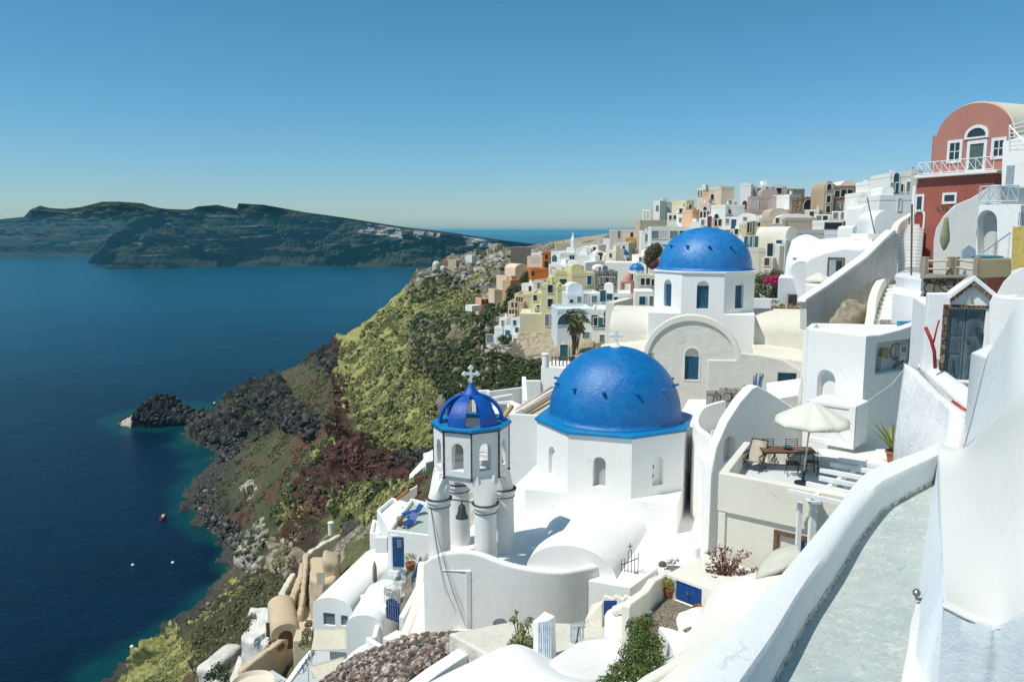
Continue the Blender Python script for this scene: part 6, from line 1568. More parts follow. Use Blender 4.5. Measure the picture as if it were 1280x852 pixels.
# ruins and sand-coloured walls
SND = plaster((.58,.46,.31), .45, bump=1.0, dcol=(.40,.28,.17))
for lb_, pts, th, m_ in (
   ('long sand-coloured wall curving round the lower ruin', [P(298,838,56), P(318,822,57), P(345,802,58.5), P(363,790,60), P(372,772,61.5), P(366,760,63)], .55, SND),
   ('tall sand-coloured wall climbing from the ruin towards the red cliff', [P(362,768,62), P(365,745,65), P(374,722,68), P(380,702,71), P(384,690,73)], .6, SND),
   ('second sand wall running beside the tall one to its right', [P(374,768,60.5), P(378,745,63), P(380,725,66), P(383,700,69)], .4, SND),
   ('thin stone-capped wall running up from the sand ruin to the scrub', [P(383,692,74), P(400,680,76), P(415,672,77), P(425,667,78)], .5, CREAM),
   ('low rubble-topped wall leading down left past the ruin', [P(352,742,68), P(358,730,70), P(366,715,72)], .6, CREAM)):
    tag(wall_run('sand_wall', m_, None, smoothline(pts, 4), th, -42, bevel=.15, rem=.12, disp=.3, dsc=.7), lb_, 'wall')
SR = house_px('ruined_house', 'sand-coloured ruin with a small square opening above the long vaulted roof', 'ruin', [(386,722,-27.8),(402,730,-27.8),(421,722,-27.6),(414,692,-27.0),(388,695,-27.2)], -36, SND, bevel=.4, rem=.2, disp=.45, dsc=.8)
facing(SR, 'doorway', OLDP, 396, 406, 715, 731, PZ(402,730,-27.8).y-.1, PZ(402,730,-27.8).y-.1, .1)
house_px('ruin_wall', 'broken sand-coloured rear wall of the ruin above the vaulted roof', 'ruin', [(402,700,-26.2),(424,704,-26.6),(426,688,-26.4),(404,684,-25.6)], -36, SND, bevel=.4, rem=.2, disp=.5, dsc=.8)
house_px('courtyard_floor', 'pale sandy courtyard floor between the ruin and the vaulted house', 'courtyard', [(366,800,-31.2),(388,800,-31.2),(400,740,-31.2),(385,738,-31.2)], -36, SAND, bevel=.1)
WR = house_px('ruined_house', 'roofless white ruin with a worn speckled top at the far lower left', 'ruin', [(300,800,-33.6),(338,805,-33.2),(356,770,-33.0),(344,758,-33.0),(313,757,-33.4)], -42, plaster((.74,.72,.67), .6, dcol=(.33,.32,.27), coarse=2.2, bump=1), bevel=.3, rem=.2, disp=.4, dsc=.7)
facing(WR, 'doorway', paint((.10,.07,.05), .9, name='dark_doorway'), 333, 340, 778, 796, 60.5, 60.5, .1)
barrel('sand_vault', 'little sand-coloured vault open at the front beside the roofless white ruin', P(357,795,59), P(352,775,64), 1.1, .8, P(357,782,59).z-.6, -40, SND, cat='ruin', wins=[(0, P(357,782,59).z-2.0, 1.1, 1.6, paint((.2,.09,.04), .9, name='red_brown_interior'), 1)])
house_px('stone_terrace', 'triangular dark stone terrace with a pale sandy top at the bottom left', 'terrace', [(300,836,-35.6),(345,832,-35.4),(366,808,-35.0),(355,800,-34.8),(310,822,-35.4)], -42, stone((.20,.13,.09), (.32,.24,.17), 2.5), bevel=.1)
q = MB(); q.prism([tuple(PZ(x, y, -35.2).xy) for x, y in ((304,833),(343,829),(360,808),(352,803),(312,822))], -35.5, -35.15); tag(q.build('sandy_floor', SAND, None), 'pale sandy floor on top of the triangular stone terrace', 'floor')
for i, (x0, y0, x1, y1, d, lb_) in enumerate(((245,830,300,800,66,'broken whitewashed wall stub farthest down at the bottom left'),(262,856,285,812,64,'whitewashed stub of wall at the bottom edge left of the ruin'),(285,850,310,818,60,'low white ruined wall above the cream roof dish'))):
    house_px('white_stub', lb_, 'ruin', [(x0,y0,P(x0,y0,d).z),(x0+20,y0+10,P(x0,y0,d).z),(x1+4,y1+4,P(x0,y0,d).z),(x1-12,y1-2,P(x0,y0,d).z)], -50, plaster((.72,.70,.64), .6, dcol=(.35,.32,.26), coarse=2.2, bump=1), bevel=.5, rem=.25, disp=.7, dsc=.8)
HR = house_px('grey_roof', 'grey flat roof with a striped hatch at the very bottom left', 'roof', [(308,862,-33.0),(340,836,-33.0),(398,872,-33.0),(380,900,-33.0)], -42, plaster((.52,.56,.58), .2), parapet=.15)
for k in range(7):
    a, b = PZ(318+k*6, 861-k*3.0, -33.05), PZ(336+k*6, 866-k*3.0+2, -33.05); q = MB(); q.tube([PZ(330+k*6, 857-k*.2+0, -33.02), PZ(345+k*5.5, 846+k*1.5, -33.02)], .06, 4); q.build('hatch_bar', WPAINT, HR)
q = MB(); q.lathe([(1.5, -.6), (1.6, 0), (1.45, .05), (1.3, -.25), (.2, -.3)], P(316,852,52), 24); tag(q.build('cistern', CREAM, None, smooth='auto'), 'round cream cistern mouth peeping over the bottom edge at the left', 'cistern')
tag(wall_run('dry_stone_wall', stone((.16,.13,.11), (.30,.26,.22), 2.2, bump=1.2), None, [P(430,652,78), P(448,650,76), P(466,645,73)], .6, -34, bevel=.05, smooth='auto'), 'dark dry-stone wall above the long vaulted roof', 'stone wall')
house_px('planter', 'round-cornered white planter with dry flowers at the left of the blue-door roof', 'planter', [(462,665,-23.4),(474,668,-23.4),(478,652,-23.4),(466,648,-23.4)], -28, WHITE, parapet=.3)
q = MB(); a = P(414,668,74); q.lathe([(.3, 0), (.28, 1.2), (.34, 1.25), (.1, 1.4)], a, 10); tag(q.build('chimney', WARM, None, smooth='auto'), 'lone whitish chimney stub standing at the edge of the red cliff', 'chimney')
for (px, py, w, h, d, lb_) in ((505,622,18,10,64,'long low rooftop wall with ochre pipe left of the bell tower'),):
    a = P(px, py, d); tag(wall_run('roof_kerb', CREAM, None, [P(493,627,66), P(508,614,66), P(522,606,66)], .3, -30, bevel=.05, smooth='auto'), lb_, 'wall')
q = MB(); q.tube([P(496,624,62), P(511,612,62)], .16, 7); tag(q.build('clay_pipe', TERRA, None, smooth=True), 'terracotta pipe lying on the roofs left of the bell tower', 'pipe')
# small rocks and scrub among the ruins are in the hillside
# ------------------------------------------------------------ upper right
def face_win(root, M, x, z, w, h, mat, frame=None, arch=False, depth=.08, name='window', fw=.12, bars=0, rise=None):
    """window on a wall plane (local x along wall, front at y=0)"""
    pts = archpts(x, z, w, h, rise=rise) if arch else rectpts(x, z, w, h)
    q = MB(); q.m = M @ Matrix.Translation((0, -.02, 0)); q.sheet(pts, [], .05); o = q.build(name, mat, root)
    if frame is not None:
        po = archpts(x, z-fw*.6, w+2*fw, h+fw*1.6, rise=(w/2+fw) if rise is None else rise+fw) if arch else rectpts(x, z-fw, w+2*fw, h+2*fw)
        pi = archpts(x, z, w, h, rise=rise) if arch else rectpts(x, z, w, h)
        q = MB(); q.m = M @ Matrix.Translation((0, -depth, 0)); q.sheet(po, [pi], depth+.03); q.build('frame', frame, o)
    if bars:
        q = MB(); q.m = M @ Matrix.Translation((0, -.05, 0)); q.box(x-.03, x+.03, 0, .025, z, z+h)
        q.box(x-w/2, x+w/2, 0, .025, z+h*.5-.025, z+h*.5+.025); q.build('glazing_bar', WPAINT, o)
    return o
# red house
a = P(1162,238,57.5); b = P(1254,222,52.5); Lr = math.hypot(b.x-a.x, b.y-a.y); ar = math.degrees(math.atan2(b.y-a.y, b.x-a.x))
RH = thing('house', (a.x, a.y, -4), 'tall terracotta-red house with a round gable, white-framed windows and a long balcony', 'house')
RM = rotm((a.x, a.y, 0), ar)
def rx_(px, py):
    r = ray(px, py); n_ = RM.to_3x3() @ Vector((0, 1, 0)); t_ = Vector((a.x, a.y, 0)).dot(n_)/r.dot(n_); l = RM.inverted() @ (r*t_); return l.x, l.z
redu = plaster((.47,.21,.165), .5, dcol=(.36,.16,.12)); 
xl, zb_ = rx_(1160,212); xr, _ = rx_(1262,200); zbal = rx_(1210,212)[1]
apex = rx_(1212,130); sl = rx_(1168,172); sr = rx_(1257,160)
cxr = (rx_(1168,190)[0]+rx_(1262,190)[0])/2; hwr = (rx_(1262,190)[0]-rx_(1168,190)[0])/2; zs_ = rx_(1168,182)[1]
arc = [(cxr+hwr*math.cos(PI*i/20), zs_+(apex[1]-zs_)*math.sin(PI*i/20)**.9) for i in range(21)]
mb = MB(); mb.m = RM; mb.sheet([(cxr-hwr, zbal-.3), (cxr+hwr, zbal-.3)]+arc, [], 6.0); mb.build('upper_storey', redu, RH, smooth='auto')
mb = MB(); mb.m = RM @ Matrix.Translation((0, .25, 0)); arco = [(cxr+(hwr+.12)*math.cos(PI*i/20), zs_+(apex[1]-zs_+.12)*math.sin(PI*i/20)**.9) for i in range(21)]; mb.sheet(arco+[(cxr-hwr-.1, zs_-1), (cxr-hwr, zs_-1)][:0], [], 6.0); mb.build('vault_roof', CREAM, RH, smooth='auto')
mb = MB(); mb.m = RM; mb.box(rx_(1160,200)[0], cxr-hwr+.05, .3, 5, zbal-.3, rx_(1160,170)[1]); mb.build('side_bay', redu, RH)
x0, _ = rx_(1158,240); x1, _ = rx_(1250,240); zlo = -5
mb = MB(); mb.m = RM @ Matrix.Translation((0, -.6, 0)); mb.box(rx_(1153,250)[0], x1, 0, 6, zlo, zbal-.35); mb.build('lower_storey', REDH, RH)
M2 = RM @ Matrix.Translation((0, -.6, 0))
for (px, py0, py1, w) in ((1193,178,202,17), (1248,175,197,17)):
    x, z0 = rx_(px, py1); _, z1 = rx_(px, py0); ww = (rx_(px+w/2, py0)[0]-rx_(px-w/2, py0)[0]); face_win(RH, RM, x, z0+.1, ww-.3, z1-z0-.15, GLASS, WPAINT, bars=1, fw=.2)
x, z0 = rx_(1220,209); _, z1 = rx_(1220,178); face_win(RH, RM, x, z0-.2, 1.0, z1-z0+.1, paint((.10,.15,.14), .5, name='dark_green_door'), WPAINT, name='door', fw=.22)
x, z0 = rx_(1221,171); _, z1 = rx_(1221,160); face_win(RH, RM, x, z0, 1.35, z1-z0, GLASS, WPAINT, arch=True, rise=z1-z0-.05, fw=.2)
for (px, py0, py1, w) in ((1156,246,262,7), (1194,244,252,13)):
    x, z0 = rx_(px+1, py1); _, z1 = rx_(px, py0); face_win(RH, M2, x, z0, w*.06, z1-z0, GLASS, WPAINT, fw=.16)
x, z0 = rx_(1156,285); face_win(RH, M2, x, z0, .75, 1.2, paint((.25,.05,.03), .8, name='red_niche'), WPAINT, arch=True, fw=.12)
# white cornice under balcony
mb = MB(); mb.m = RM; mb.box(rx_(1157,212)[0]-.1, x1+.4, -1.0, .2, zbal-.42, zbal-.22); mb.build('balcony_slab', WPAINT, RH, bevel=.04)
mb = MB(); mb.m = RM; mb.box(rx_(1153,220)[0]-.12, rx_(1153,220)[0]+.15, -.75, -.45, zlo, zbal-.9); mb.build('corner_trim', WPAINT, RH)
BRg = MB(); xs0, xs1 = rx_(1159,205)[0], rx_(1254,205)[0]; n = 9
def railing(root, M, x0, x1, y, z, h, n, mat, nm='railing', cross=True):
    q = MB(); q.m = M
    for zz in (z+.08, z+h): q.tube([(x0, y, zz), (x1, y, zz)], .035, 4)
    for k in range(n+1):
        xk = x0+(x1-x0)*k/n; q.tube([(xk, y, z), (xk, y, z+h)], .03, 4)
        if cross and k < n:
            xm = x0+(x1-x0)*(k+1)/n; q.tube([(xk, y, z+.08), (xm, y, z+h)], .02, 4); q.tube([(xm, y, z+.08), (xk, y, z+h)], .02, 4)
    return q.build(nm, mat, root)
railing(RH, RM, xs0, xs1, -.9, zbal-.22, .85, 9, WPAINT, 'balcony_railing')
q = MB(); rnd = random.Random(3); vp = P(1178,262,53.5); clump(q, vp, .45, 160, rnd, .09); clump(q, vp+Vector((.8, 0, -.5)), .3, 80, rnd, .09)
tag(q.build('climbing_plant', leafy((.30,.10,.06), (.28,.22,.10), 'rusty_leaf'), None, fix=False), 'rust-coloured climbing plant against the lower wall of the red house', 'plant')
# white houses around
def wall_face(name, label, cat, pix, d0, d1, thick, mat, holes=(), zlow=None, bevel=.08, group=None, bits=()):
    """plaster front traced from its outline on its own vertical plane; pix outline, d at the px extremes"""
    xs = [p[0] for p in pix]; xa, xb = min(xs), max(xs); A_ = P(xa, 426, d0); B_ = P(xb, 426, d1); ang = math.degrees(math.atan2(B_.y-A_.y, B_.x-A_.x)); M = rotm((A_.x, A_.y, 0), ang); n_ = M.to_3x3() @ Vector((0, 1, 0))
    def loc(px, py):
        r = ray(px, py); t_ = Vector((A_.x, A_.y, 0)).dot(n_)/r.dot(n_); l = M.inverted() @ (r*t_); return (l.x, l.z)
    T = thing(name, (A_.x, A_.y, loc(xa, max(p[1] for p in pix))[1]), label, cat, group)
    outl = [loc(*p) for p in pix]
    hs = []
    for h in holes: hs.append([loc(*p) for p in h])
    mb = MB(); mb.m = M; mb.sheet(outl, hs, thick); mb.build('walls', mat, T, bevel=bevel, smooth='auto')
    return T, M, loc
def arc_px(x0, x1, ytop, ybot, n=10):   # arched opening in pixels
    c = (x0+x1)/2; r = (x1-x0)/2; ry = min(r*1.1, (ybot-ytop)*.9)
    return [(x0, ybot), (x1, ybot)]+[(c+r*math.cos(PI*i/n), ytop+ry-ry*math.sin(PI*i/n)) for i in range(n+1)]
# big swooping grey-white wall with hanging sack
T, M, lc_ = wall_face('house', 'white house with a swooping wall top and a rolled olive parasol, below the red house', 'house',
    [(1165,345),(1166,300),(1169,285),(1178,270),(1192,256),(1212,248),(1228,238),(1238,231),(1250,231),(1252,262),(1238,345)], 46, 43, 5, GREYP, bevel=.12)
T, M, lc_ = wall_face('house', 'white house with a tall open arch and blue-white balcony railing at the right edge', 'house',
    [(1218,345),(1219,300),(1223,258),(1232,254),(1276,256),(1277,345)], 43.5, 41.5, 5, WHITE, holes=[arc_px(1222,1246,263,330)], bevel=.06)
q = MB(); q.m = M; q.box(lc_(1218,300)[0], lc_(1250,300)[0], 1.0, 1.1, lc_(1230,335)[1], lc_(1230,262)[1]); q.build('arch_interior', GREYP, T)
railing(T, M, lc_(1224,255)[0], lc_(1272,255)[0], -.05, lc_(1240,254)[1], lc_(1240,233)[1]-lc_(1240,254)[1], 4, paint((.60,.66,.72), .5, name='pale_railing'))
house_px('house', 'bright white upper block behind the balcony railing beside the red house', 'house', [(1243,245,-.0+P(1243,230,50).z if False else -.51),(1285,245,-.51),(1290,240,-.51),(1250,240,-.51)], -8, WHITE) if False else None
T, M, lc_ = wall_face('house', 'bright white tall block at the right edge beside the red house', 'house', [(1251,260),(1252,210),(1253,178),(1290,165),(1295,260)], 49, 47, 4, WHITE, bevel=.05)
q = MB(); g = lc_(1259,240); q.m = M; 
for zz in (.5,): face_win(T, M, lc_(1262,228)[0], lc_(1262,232)[1], .5, 1.2, paint((.35,.42,.45), .5, name='grey_lantern'))
# lattice pergola at the right edge
PGL = thing('pergola', P(1270,190,46), 'white trellis awning on the right edge beside the red house gable', 'pergola')
for k in range(7):
    q = MB(); A_ = P(1261+k*4,172+k*3.5,46); q.tube([P(1262,157+k*5,47.5), P(1290,150+k*6,47)], .03, 4); q.build('slat', WPAINT, PGL)
q = MB(); q.tube([P(1262,157,47), P(1281,178,45)], .05, 4); q.tube([P(1262,157,47), P(1262,190,47)], .05, 4); q.build('frame', WPAINT, PGL)
# gate-house shaped frame, hand rail, sack, fence
q = MB(); a = P(1180,313,44); q.lathe([(.03, 0), (.14, .15), (.27, .5), (.26, .8), (.15, 1.5), (.12, 1.75), (.05, 1.8)], a, 12, squash=.6); o = q.build('closed_parasol', paint((.33,.34,.22), .9, name='olive_canvas'), None, smooth='auto'); tag(o, 'folded olive-green parasol in front of the swooping white wall', 'parasol')
q = MB(); q.tube([P(1229,315,42), P(1264,290,39)], .04, 5); 
HRl = thing('handrail', P(1229,315,42), 'white metal handrail rising past the tall arch at the right', 'handrail'); q.build('rail', WPAINT, HRl)
for t_ in (.15, .55, .95):
    p = P(1229,315,42).lerp(P(1264,290,39), t_); q = MB(); q.tube([p, p+Vector((0, 0, -1.4))], .03, 5); q.build('post', WPAINT, HRl)
mbh = wall_face('small_gate', 'small pale blue house-shaped gate left of the tall arch', 'gate', [(1203,323),(1203,312),(1211,306),(1220,312),(1220,323)], 42, 42, .1, paint((.45,.55,.62), .6, name='pale_blue'), bevel=.01)
# brown post-and-rail terrace
TP_ = plaster((.36,.32,.24), .5, bump=1, dcol=(.24,.21,.15))
WF = thing('terrace_wall', P(1150,360,38), 'old stone terrace wall with plastered posts and cream wooden rails above the gabled door', 'wall')
mb = MB(); mb.hexa(P(1154,368,37), P(1232,368,35), P(1232,368,38), P(1154,368,40), P(1154,347,37), P(1232,349,35), P(1232,346,38), P(1154,344,40)); mb.build('stonework', stone((.30,.26,.19), (.45,.40,.30), 2.6, bump=1.2), WF)
mb = MB(); mb.hexa(P(1153,347.5,36.9), P(1232,349,34.9), P(1232,347,38), P(1153,344,40), P(1153,343,36.9), P(1225,345,34.9), P(1225,344,38), P(1153,341,40)); mb.build('cap', TP_, WF)
for (x0, x1, dd_) in ((1155,1161,36.8), (1187,1193,36.2), (1194,1199,37.6), (1221,1225,35.6)):
    a = P(x0, 343, dd_); b = P(x1, 343, dd_); t_ = P(x0, 321, dd_); q = MB(); q.box(a.x, b.x, a.y, a.y+.35, a.z-.2, t_.z); q.build('post', TP_, WF, bevel=.02)
for (xa, xb, y0, y1) in ((1161,1187,326,326),(1161,1187,336,336),(1198,1222,325,328),(1196,1222,334,338)):
    q = MB(); q.tube([P(xa,y0,36.8), P(xb,y1,36.0)], .055, 6); q.build('rail', paint((.62,.52,.34), .7, name='cream_wood'), WF)
mb = MB(); mb.hexa(P(1224,348,35.4), P(1264,346,33.4), P(1264,346,36), P(1224,346,38), P(1224,324,35.4), P(1264,324,33.4), P(1264,322,36), P(1224,322,38)); tag(mb.build('brown_wall', plaster((.30,.26,.16), .5, bump=.9), None, bevel=.03), 'short olive-brown plastered wall left of the yellow panel', 'wall')
q = MB(); q.lathe([(.02, 0), (.62, .02), (.66, .1), (.5, .14), (.02, .16)], P(1234,323,37), 20); tag(q.build('blue_tarp', paint((.04,.30,.50), .6, name='tarp_blue'), None, smooth='auto'), 'round bright blue lid lying on the brown wall', 'lid')
YP = thing('yellow_hut', P(1272,335,32.5), 'yellow wooden panel with grey scrollwork and a small iron grille above, at the right edge', 'hut')
mb = MB(); mb.hexa(P(1264,338,33), P(1290,330,32), P(1290,330,35), P(1264,338,36), P(1266,283,33), P(1290,283,32), P(1290,283,35), P(1266,283,36)); mb.build('panel', paint((.62,.47,.13), .7, name='yellow_board', var=.15), YP, bevel=.02)
for k in range(4):
    q = MB(); a = P(1271+k*5, 320, 32.8-.1*k); q.tube([a, a+Vector((0, 0, 1.0))], .02, 4); q.build('batten', paint((.45,.48,.48), .6), YP)
for k in range(6):
    q = MB(); a = P(1273+k*2.2, 282, 32.6-.05*k); q.tube([a, a+Vector((0, 0, .55))], .015, 4); q.build('grille_bar', IRON, YP)
# vault at right edge
T, M, lc_ = wall_face('white_vault', 'white curved vault shoulder right of the gabled door at the picture edge', 'vault', [(1243,380),(1246,366),(1254,352),(1264,342),(1276,335),(1295,330),(1295,380)], 29, 28, 4, WHITE2, bevel=.04)
T, M, lc_ = wall_face('white_wall', 'bright white wall leaning up right of the gabled grey door', 'wall', [(1236,470),(1236,378),(1241,368),(1262,372),(1295,372),(1295,470)], 22.4, 21.5, .4, WHITE, bevel=.05)
# staircase
ST_ = thing('staircase', P(1110,405,46), 'long white staircase climbing between plastered walls right of the rock', 'staircase')
def flight(x0a, x0b, y0, x1a, x1b, y1, d0, d1, n, mat=WHITE2):
    for k in range(n):
        t_ = k/n; ya = y0+(y1-y0)*t_; xa = x0a+(x1a-x0a)*t_; xb = x0b+(x1b-x0b)*t_; d = d0+(d1-d0)*t_; dn = d0+(d1-d0)*(k+1)/n
        zt2_ = P(0, y0+(y1-y0)*(k+1)/n, dn).z; a = P(xa, ya, d); b = P(xb, ya, d)
        q = MB(); q.box(a.x, b.x, d, dn+.35, zt2_-3.5, zt2_-.02); q.build('step', mat, ST_, bevel=.02)
flight(1093,1141,408, 1118,1140,338, 41, 49, 13)
flight(1113,1150,336, 1128,1156,280, 49.5, 58, 13)
tag(wall_run('stair_wall', WARM, None, smoothline([P(1085,414,39.5), P(1088,395,41), P(1092,368,43.5), P(1100,350,46), P(1112,336,48), P(1119,332,48.6)], 5), .45, -12, bevel=.15, smooth='auto'), 'thick round-topped stair wall curving down left of the white steps', 'wall')
tag(wall_run('stair_wall', WARM, None, smoothline([P(1119,330,48), P(1113,300,49), P(1116,295,50.5), P(1122,278,56), P(1140,266,60)], 5), .5, -10, bevel=.12, smooth='auto'), 'upper stair wall continuing above the curved one to the street', 'wall')
# big sloping grey wall with rock
SWm = plaster((.60,.59,.55), .55, dcol=(.33,.27,.18), bump=.9, coarse=.9)
T, M, lc_ = wall_face('sloping_wall', 'large stained grey wall with a sloping top, above the rock face left of the stairs', 'wall', [(1008,412),(1008,376),(1030,362),(1060,340),(1085,322),(1105,302),(1118,290),(1124,292),(1122,340),(1100,370),(1088,412)], 44, 47, .5, SWm, bevel=.06)
q = MB(); q.m = M
T2_, M_, l2_ = wall_face('sloping_wall_cap', 'white rounded coping along the sloping grey wall', 'coping', [(1006,378),(1007,374),(1030,359),(1060,337),(1085,319),(1105,299),(1118,287),(1122,289),(1105,303),(1085,323),(1060,341),(1030,363)], 43.8, 46.8, .6, WHITE, bevel=.04)
RK = thing('rock_outcrop', P(1060,410,42), 'bulging tan rock outcrop at the foot of the sloping grey wall', 'rock')
ROCKM = NT('tan_rock'); n1 = ROCKM.noise(1.4, 8, .65); n2 = ROCKM.noise(7, 6, .7)
c = ROCKM.mix(ROCKM.ramp(n1, [(.38, (0,0,0)), (.62, (1,1,1))]), (.26,.20,.12), (.50,.43,.31)); ROCKM.l(c, ROCKM.b.inputs['Base Color']); ROCKM.b.inputs['Roughness'].default_value = .95; ROCKM.bump(ROCKM.math('ADD', n1, ROCKM.math('MULTIPLY', n2, .4)), 1.0, .3)
patch('rock_mass', ROCKM.mat, RK, [[(1032,414,41),(1050,412,40.5),(1075,412,40.5),(1090,412,42)],[(1038,398,41.6),(1052,396,40.6),(1075,396,40.6),(1088,398,42.5)],[(1050,384,42.5),(1056,378,41.4),(1076,386,41.4),(1087,382,43)],[(1056,378,44),(1062,374,43.4),(1078,378,43.4),(1086,372,44)]], thick=.8, disp=.6, dsc=.8)
# utility poles / lamp posts
for (x, y0, y1, d, lb_) in ((1137,398,255,44,'thin rusty lamp pole in front of the white stairs'),(1092,292,247,75,'dark leaning pole above the sloping grey wall')):
    a = P(x+1.5, y0, d); b = P(x+(3 if x > 1100 else -8), y1, d); q = MB(); q.tube([a, b], .05, 6); tag(q.build('pole', paint((.14,.13,.12), .6, name='pole_grey'), None), lb_, 'pole')
# cubes between steps and gatehouse
for (t_, zb3, lb_, m_) in (([(1120,345,-.0+P(1120,345,43).z),(1152,349,P(1120,345,43).z),(1156,342,P(1120,345,43).z),(1125,338,P(1120,345,43).z)], -10, 'rough white block right of the lower steps', plaster((.72,.74,.76), .5, bump=1.2)),
   ([(1116,366,P(1116,366,39).z),(1150,371,P(1116,366,39).z),(1154,362,P(1116,366,39).z),(1119,357,P(1116,366,39).z)], -10, 'smooth white cube with an arched niche beside the foot of the stairs', WHITE),
   ([(1098,408,P(1098,408,37.5).z),(1152,410,P(1098,408,37.5).z),(1154,400,P(1098,408,37.5).z),(1100,399,P(1098,408,37.5).z)], -10, 'low stone ledge at the foot of the white stairs', stone((.42,.39,.33), (.56,.53,.46), 3))):
    house_px('white_block', lb_, 'block', t_, zb3, m_, bevel=.05)
q = MB(); a = P(1134,405,36.8); q.box(a.x-.35, a.x+.35, a.y, a.y+.3, a.z-.12, a.z+.12); tag(q.build('blue_board', paint((.04,.28,.45), .6, name='tarp_blue2'), None, bevel=.02), 'short bright blue board behind the parapet of the white arched house', 'board')
# house with the door, barrel roof, bougainvillea
T, M, lc_ = wall_face('house', 'white barrel-roofed house with a grey-blue double door, left of the stairs', 'house', [(1006,412),(1007,330),(1012,324),(1030,317),(1055,311),(1075,313),(1090,306),(1096,330),(1080,345),(1050,412)], 60, 57, 6, plaster((.68,.70,.70), .15), bevel=.06)
x0, z0 = lc_(1044,349); x1, z1 = lc_(1044,323)
w_ = lc_(1053,335)[0]-lc_(1035,335)[0]
face_win(T, M, x0, z0, w_, z1-z0, paint((.38,.44,.48), .6, name='grey_blue_door'), WOODB, name='door', fw=.08)
q = MB(); q.m = M; q.box(x0+.02, x0+w_*.42, -.08, -.02, z0+(z1-z0)*.40, z1-.15); q.build('door_pane', DARK, T)
# long whitewashed roof: a shallow barrel falling to the seaward eave
e_sea = [P(980,347,68.5), P(983,322,73), P(990,300,84)]; r_top = [P(1007,327,61), P(1016,308,70), P(1024,299,84)]; e_r = [P(1092,304,58), P(1090,300,68), P(1086,298,82)]
rows = []
for a_, b_, c2 in zip(e_sea, r_top, e_r):
    row = [Vector((a_.x, a_.y, -14)), a_]
    for i in range(1, 7): 
        t_ = i/7; p = a_.lerp(b_, t_); row.append(p+Vector((0, 0, .55*math.sin(PI*t_))))
    row += [b_, b_.lerp(c2, .5)+Vector((0, 0, .15)), c2, Vector((c2.x, c2.y, -14))]
    rows.append(row)
rows.insert(0, [p+Vector((0, -.4, -.15)) if 0 < i < len(rows[0])-1 else p+Vector((0, -.4, 0)) for i, p in enumerate(rows[0])])
mb = MB(); mb.grid(rows); mb.add(rows[0], [tuple(range(len(rows[0])))]); mb.add(rows[-1], [tuple(range(len(rows[-1])))]); mb.build('barrel_roof', WHITE, T, smooth='auto')
facing(T, 'roof_vent', paint((.35,.3,.22), .8), 992, 997, 322, 325, 66, 66, .2)
AX = house_px('house', 'small pale blue-white annexe with a dark red-framed window behind the flower troughs', 'house', [(973,347,P(973,347,66).z),(1007,347,P(973,347,66).z),(1009,343,P(973,347,66).z),(976,343,P(973,347,66).z)], -14, plaster((.62,.67,.74), .1), bevel=.05)  # blue shade on the annexe is put into its wall colour
facing(AX, 'window', DARK, 985.5, 996, 368, 382, 65.8, 65.8, .05); facing(AX, 'frame', paint((.35,.06,.03), .6, name='dark_red'), 984.5, 986, 367, 385, 65.7, 65.7, .04)
for i, (x, w) in enumerate(((978,9),(989,8),(999,7))):
    a = P(x, 389, 64.9-.1*i); T_ = thing('flower_trough', a, ['leftmost terracotta flower trough on the wall behind the drum shadow','middle terracotta flower trough under the dark window','rightmost terracotta flower trough, with the tallest green plant'][i], 'flower pot', 'terracotta troughs on the wall'); h_ = .3
    q = MB(); q.box(a.x-w*.033, a.x+w*.033, a.y, a.y+.35, a.z, a.z+h_); q.build('trough', TERRA, T_, bevel=.01)
    q = MB(); clump(q, a+Vector((0, .1, .42)), .26+.06*i, 90, random.Random(i), .08); q.build('foliage', leafy((.10,.12,.03), (.25,.25,.08), 'trough_leaf'), T_, fix=False)
pot_plant(P(968,389,65.0), 1.7, 'round potted shrub at the left end of the flower troughs', n=220, seed=14, mat=leafy((.08,.12,.03),(.20,.20,.06),'trough_leaf2'))
tag(house_px('flat_roof', 'white flat roof ledge carrying the flower troughs', 'roof', [(941,391,P(941,391,64.5).z),(1008,392,P(941,391,64.5).z),(1010,386,P(941,391,64.5).z),(943,386,P(941,391,64.5).z)], -14, plaster((.78,.76,.70), .2), bevel=.04))
PLN = thing('planter', P(955,383,72), 'white planter ledge below the bougainvillea', 'planter'); q = MB(); a = P(942,380,72); b = P(974,380,72); q.box(a.x, b.x, a.y, a.y+.8, a.z-.4, P(942,373,72).z); q.build('trough', WHITE, PLN, bevel=.03)
BV_ = thing('bougainvillea', P(957,373,73), 'leafy bougainvillea with a magenta patch of flowers right of the far blue dome', 'bush')
rnd = random.Random(21); q = MB()
for (x, y, r_) in ((948,365,.8),(955,350,.9),(965,348,.8),(950,352,.8),(960,366,.9),(970,345,.7),(972,360,.6),(944,372,.5),(966,372,.6)): clump(q, P(x, y, 73), r_, 420, rnd, .11, 1)
q.build('foliage', leafy((.04,.075,.02), (.12,.16,.05), 'vine_leaf'), BV_, fix=False)
q = MB()
for (x, y, r_) in ((963,350,.42),(968,353,.42),(958,352,.3),(970,348,.4)): clump(q, P(x, y, 72), r_, 260, rnd, .09, 1)
q.build('blossoms', paint((.50,.015,.13), .6, name='magenta_petals', var=.1), BV_, fix=False)
q = MB(); q.tube([P(957,378,73), P(957,355,73)], .06, 5); q.build('stem', paint((.12,.09,.05), .9, name='bark'), BV_)
U2 = dup(U, P(1023,357,50.5)-Vector((0, 0, 1.6)), 0, .98, label='open pale parasol seen from above in front of the grey-blue door'); U2.scale = (.72,)*3; U2.location = P(1024,340,52)-Vector((lean.x*.72, 0, (ht-fz)*.72))
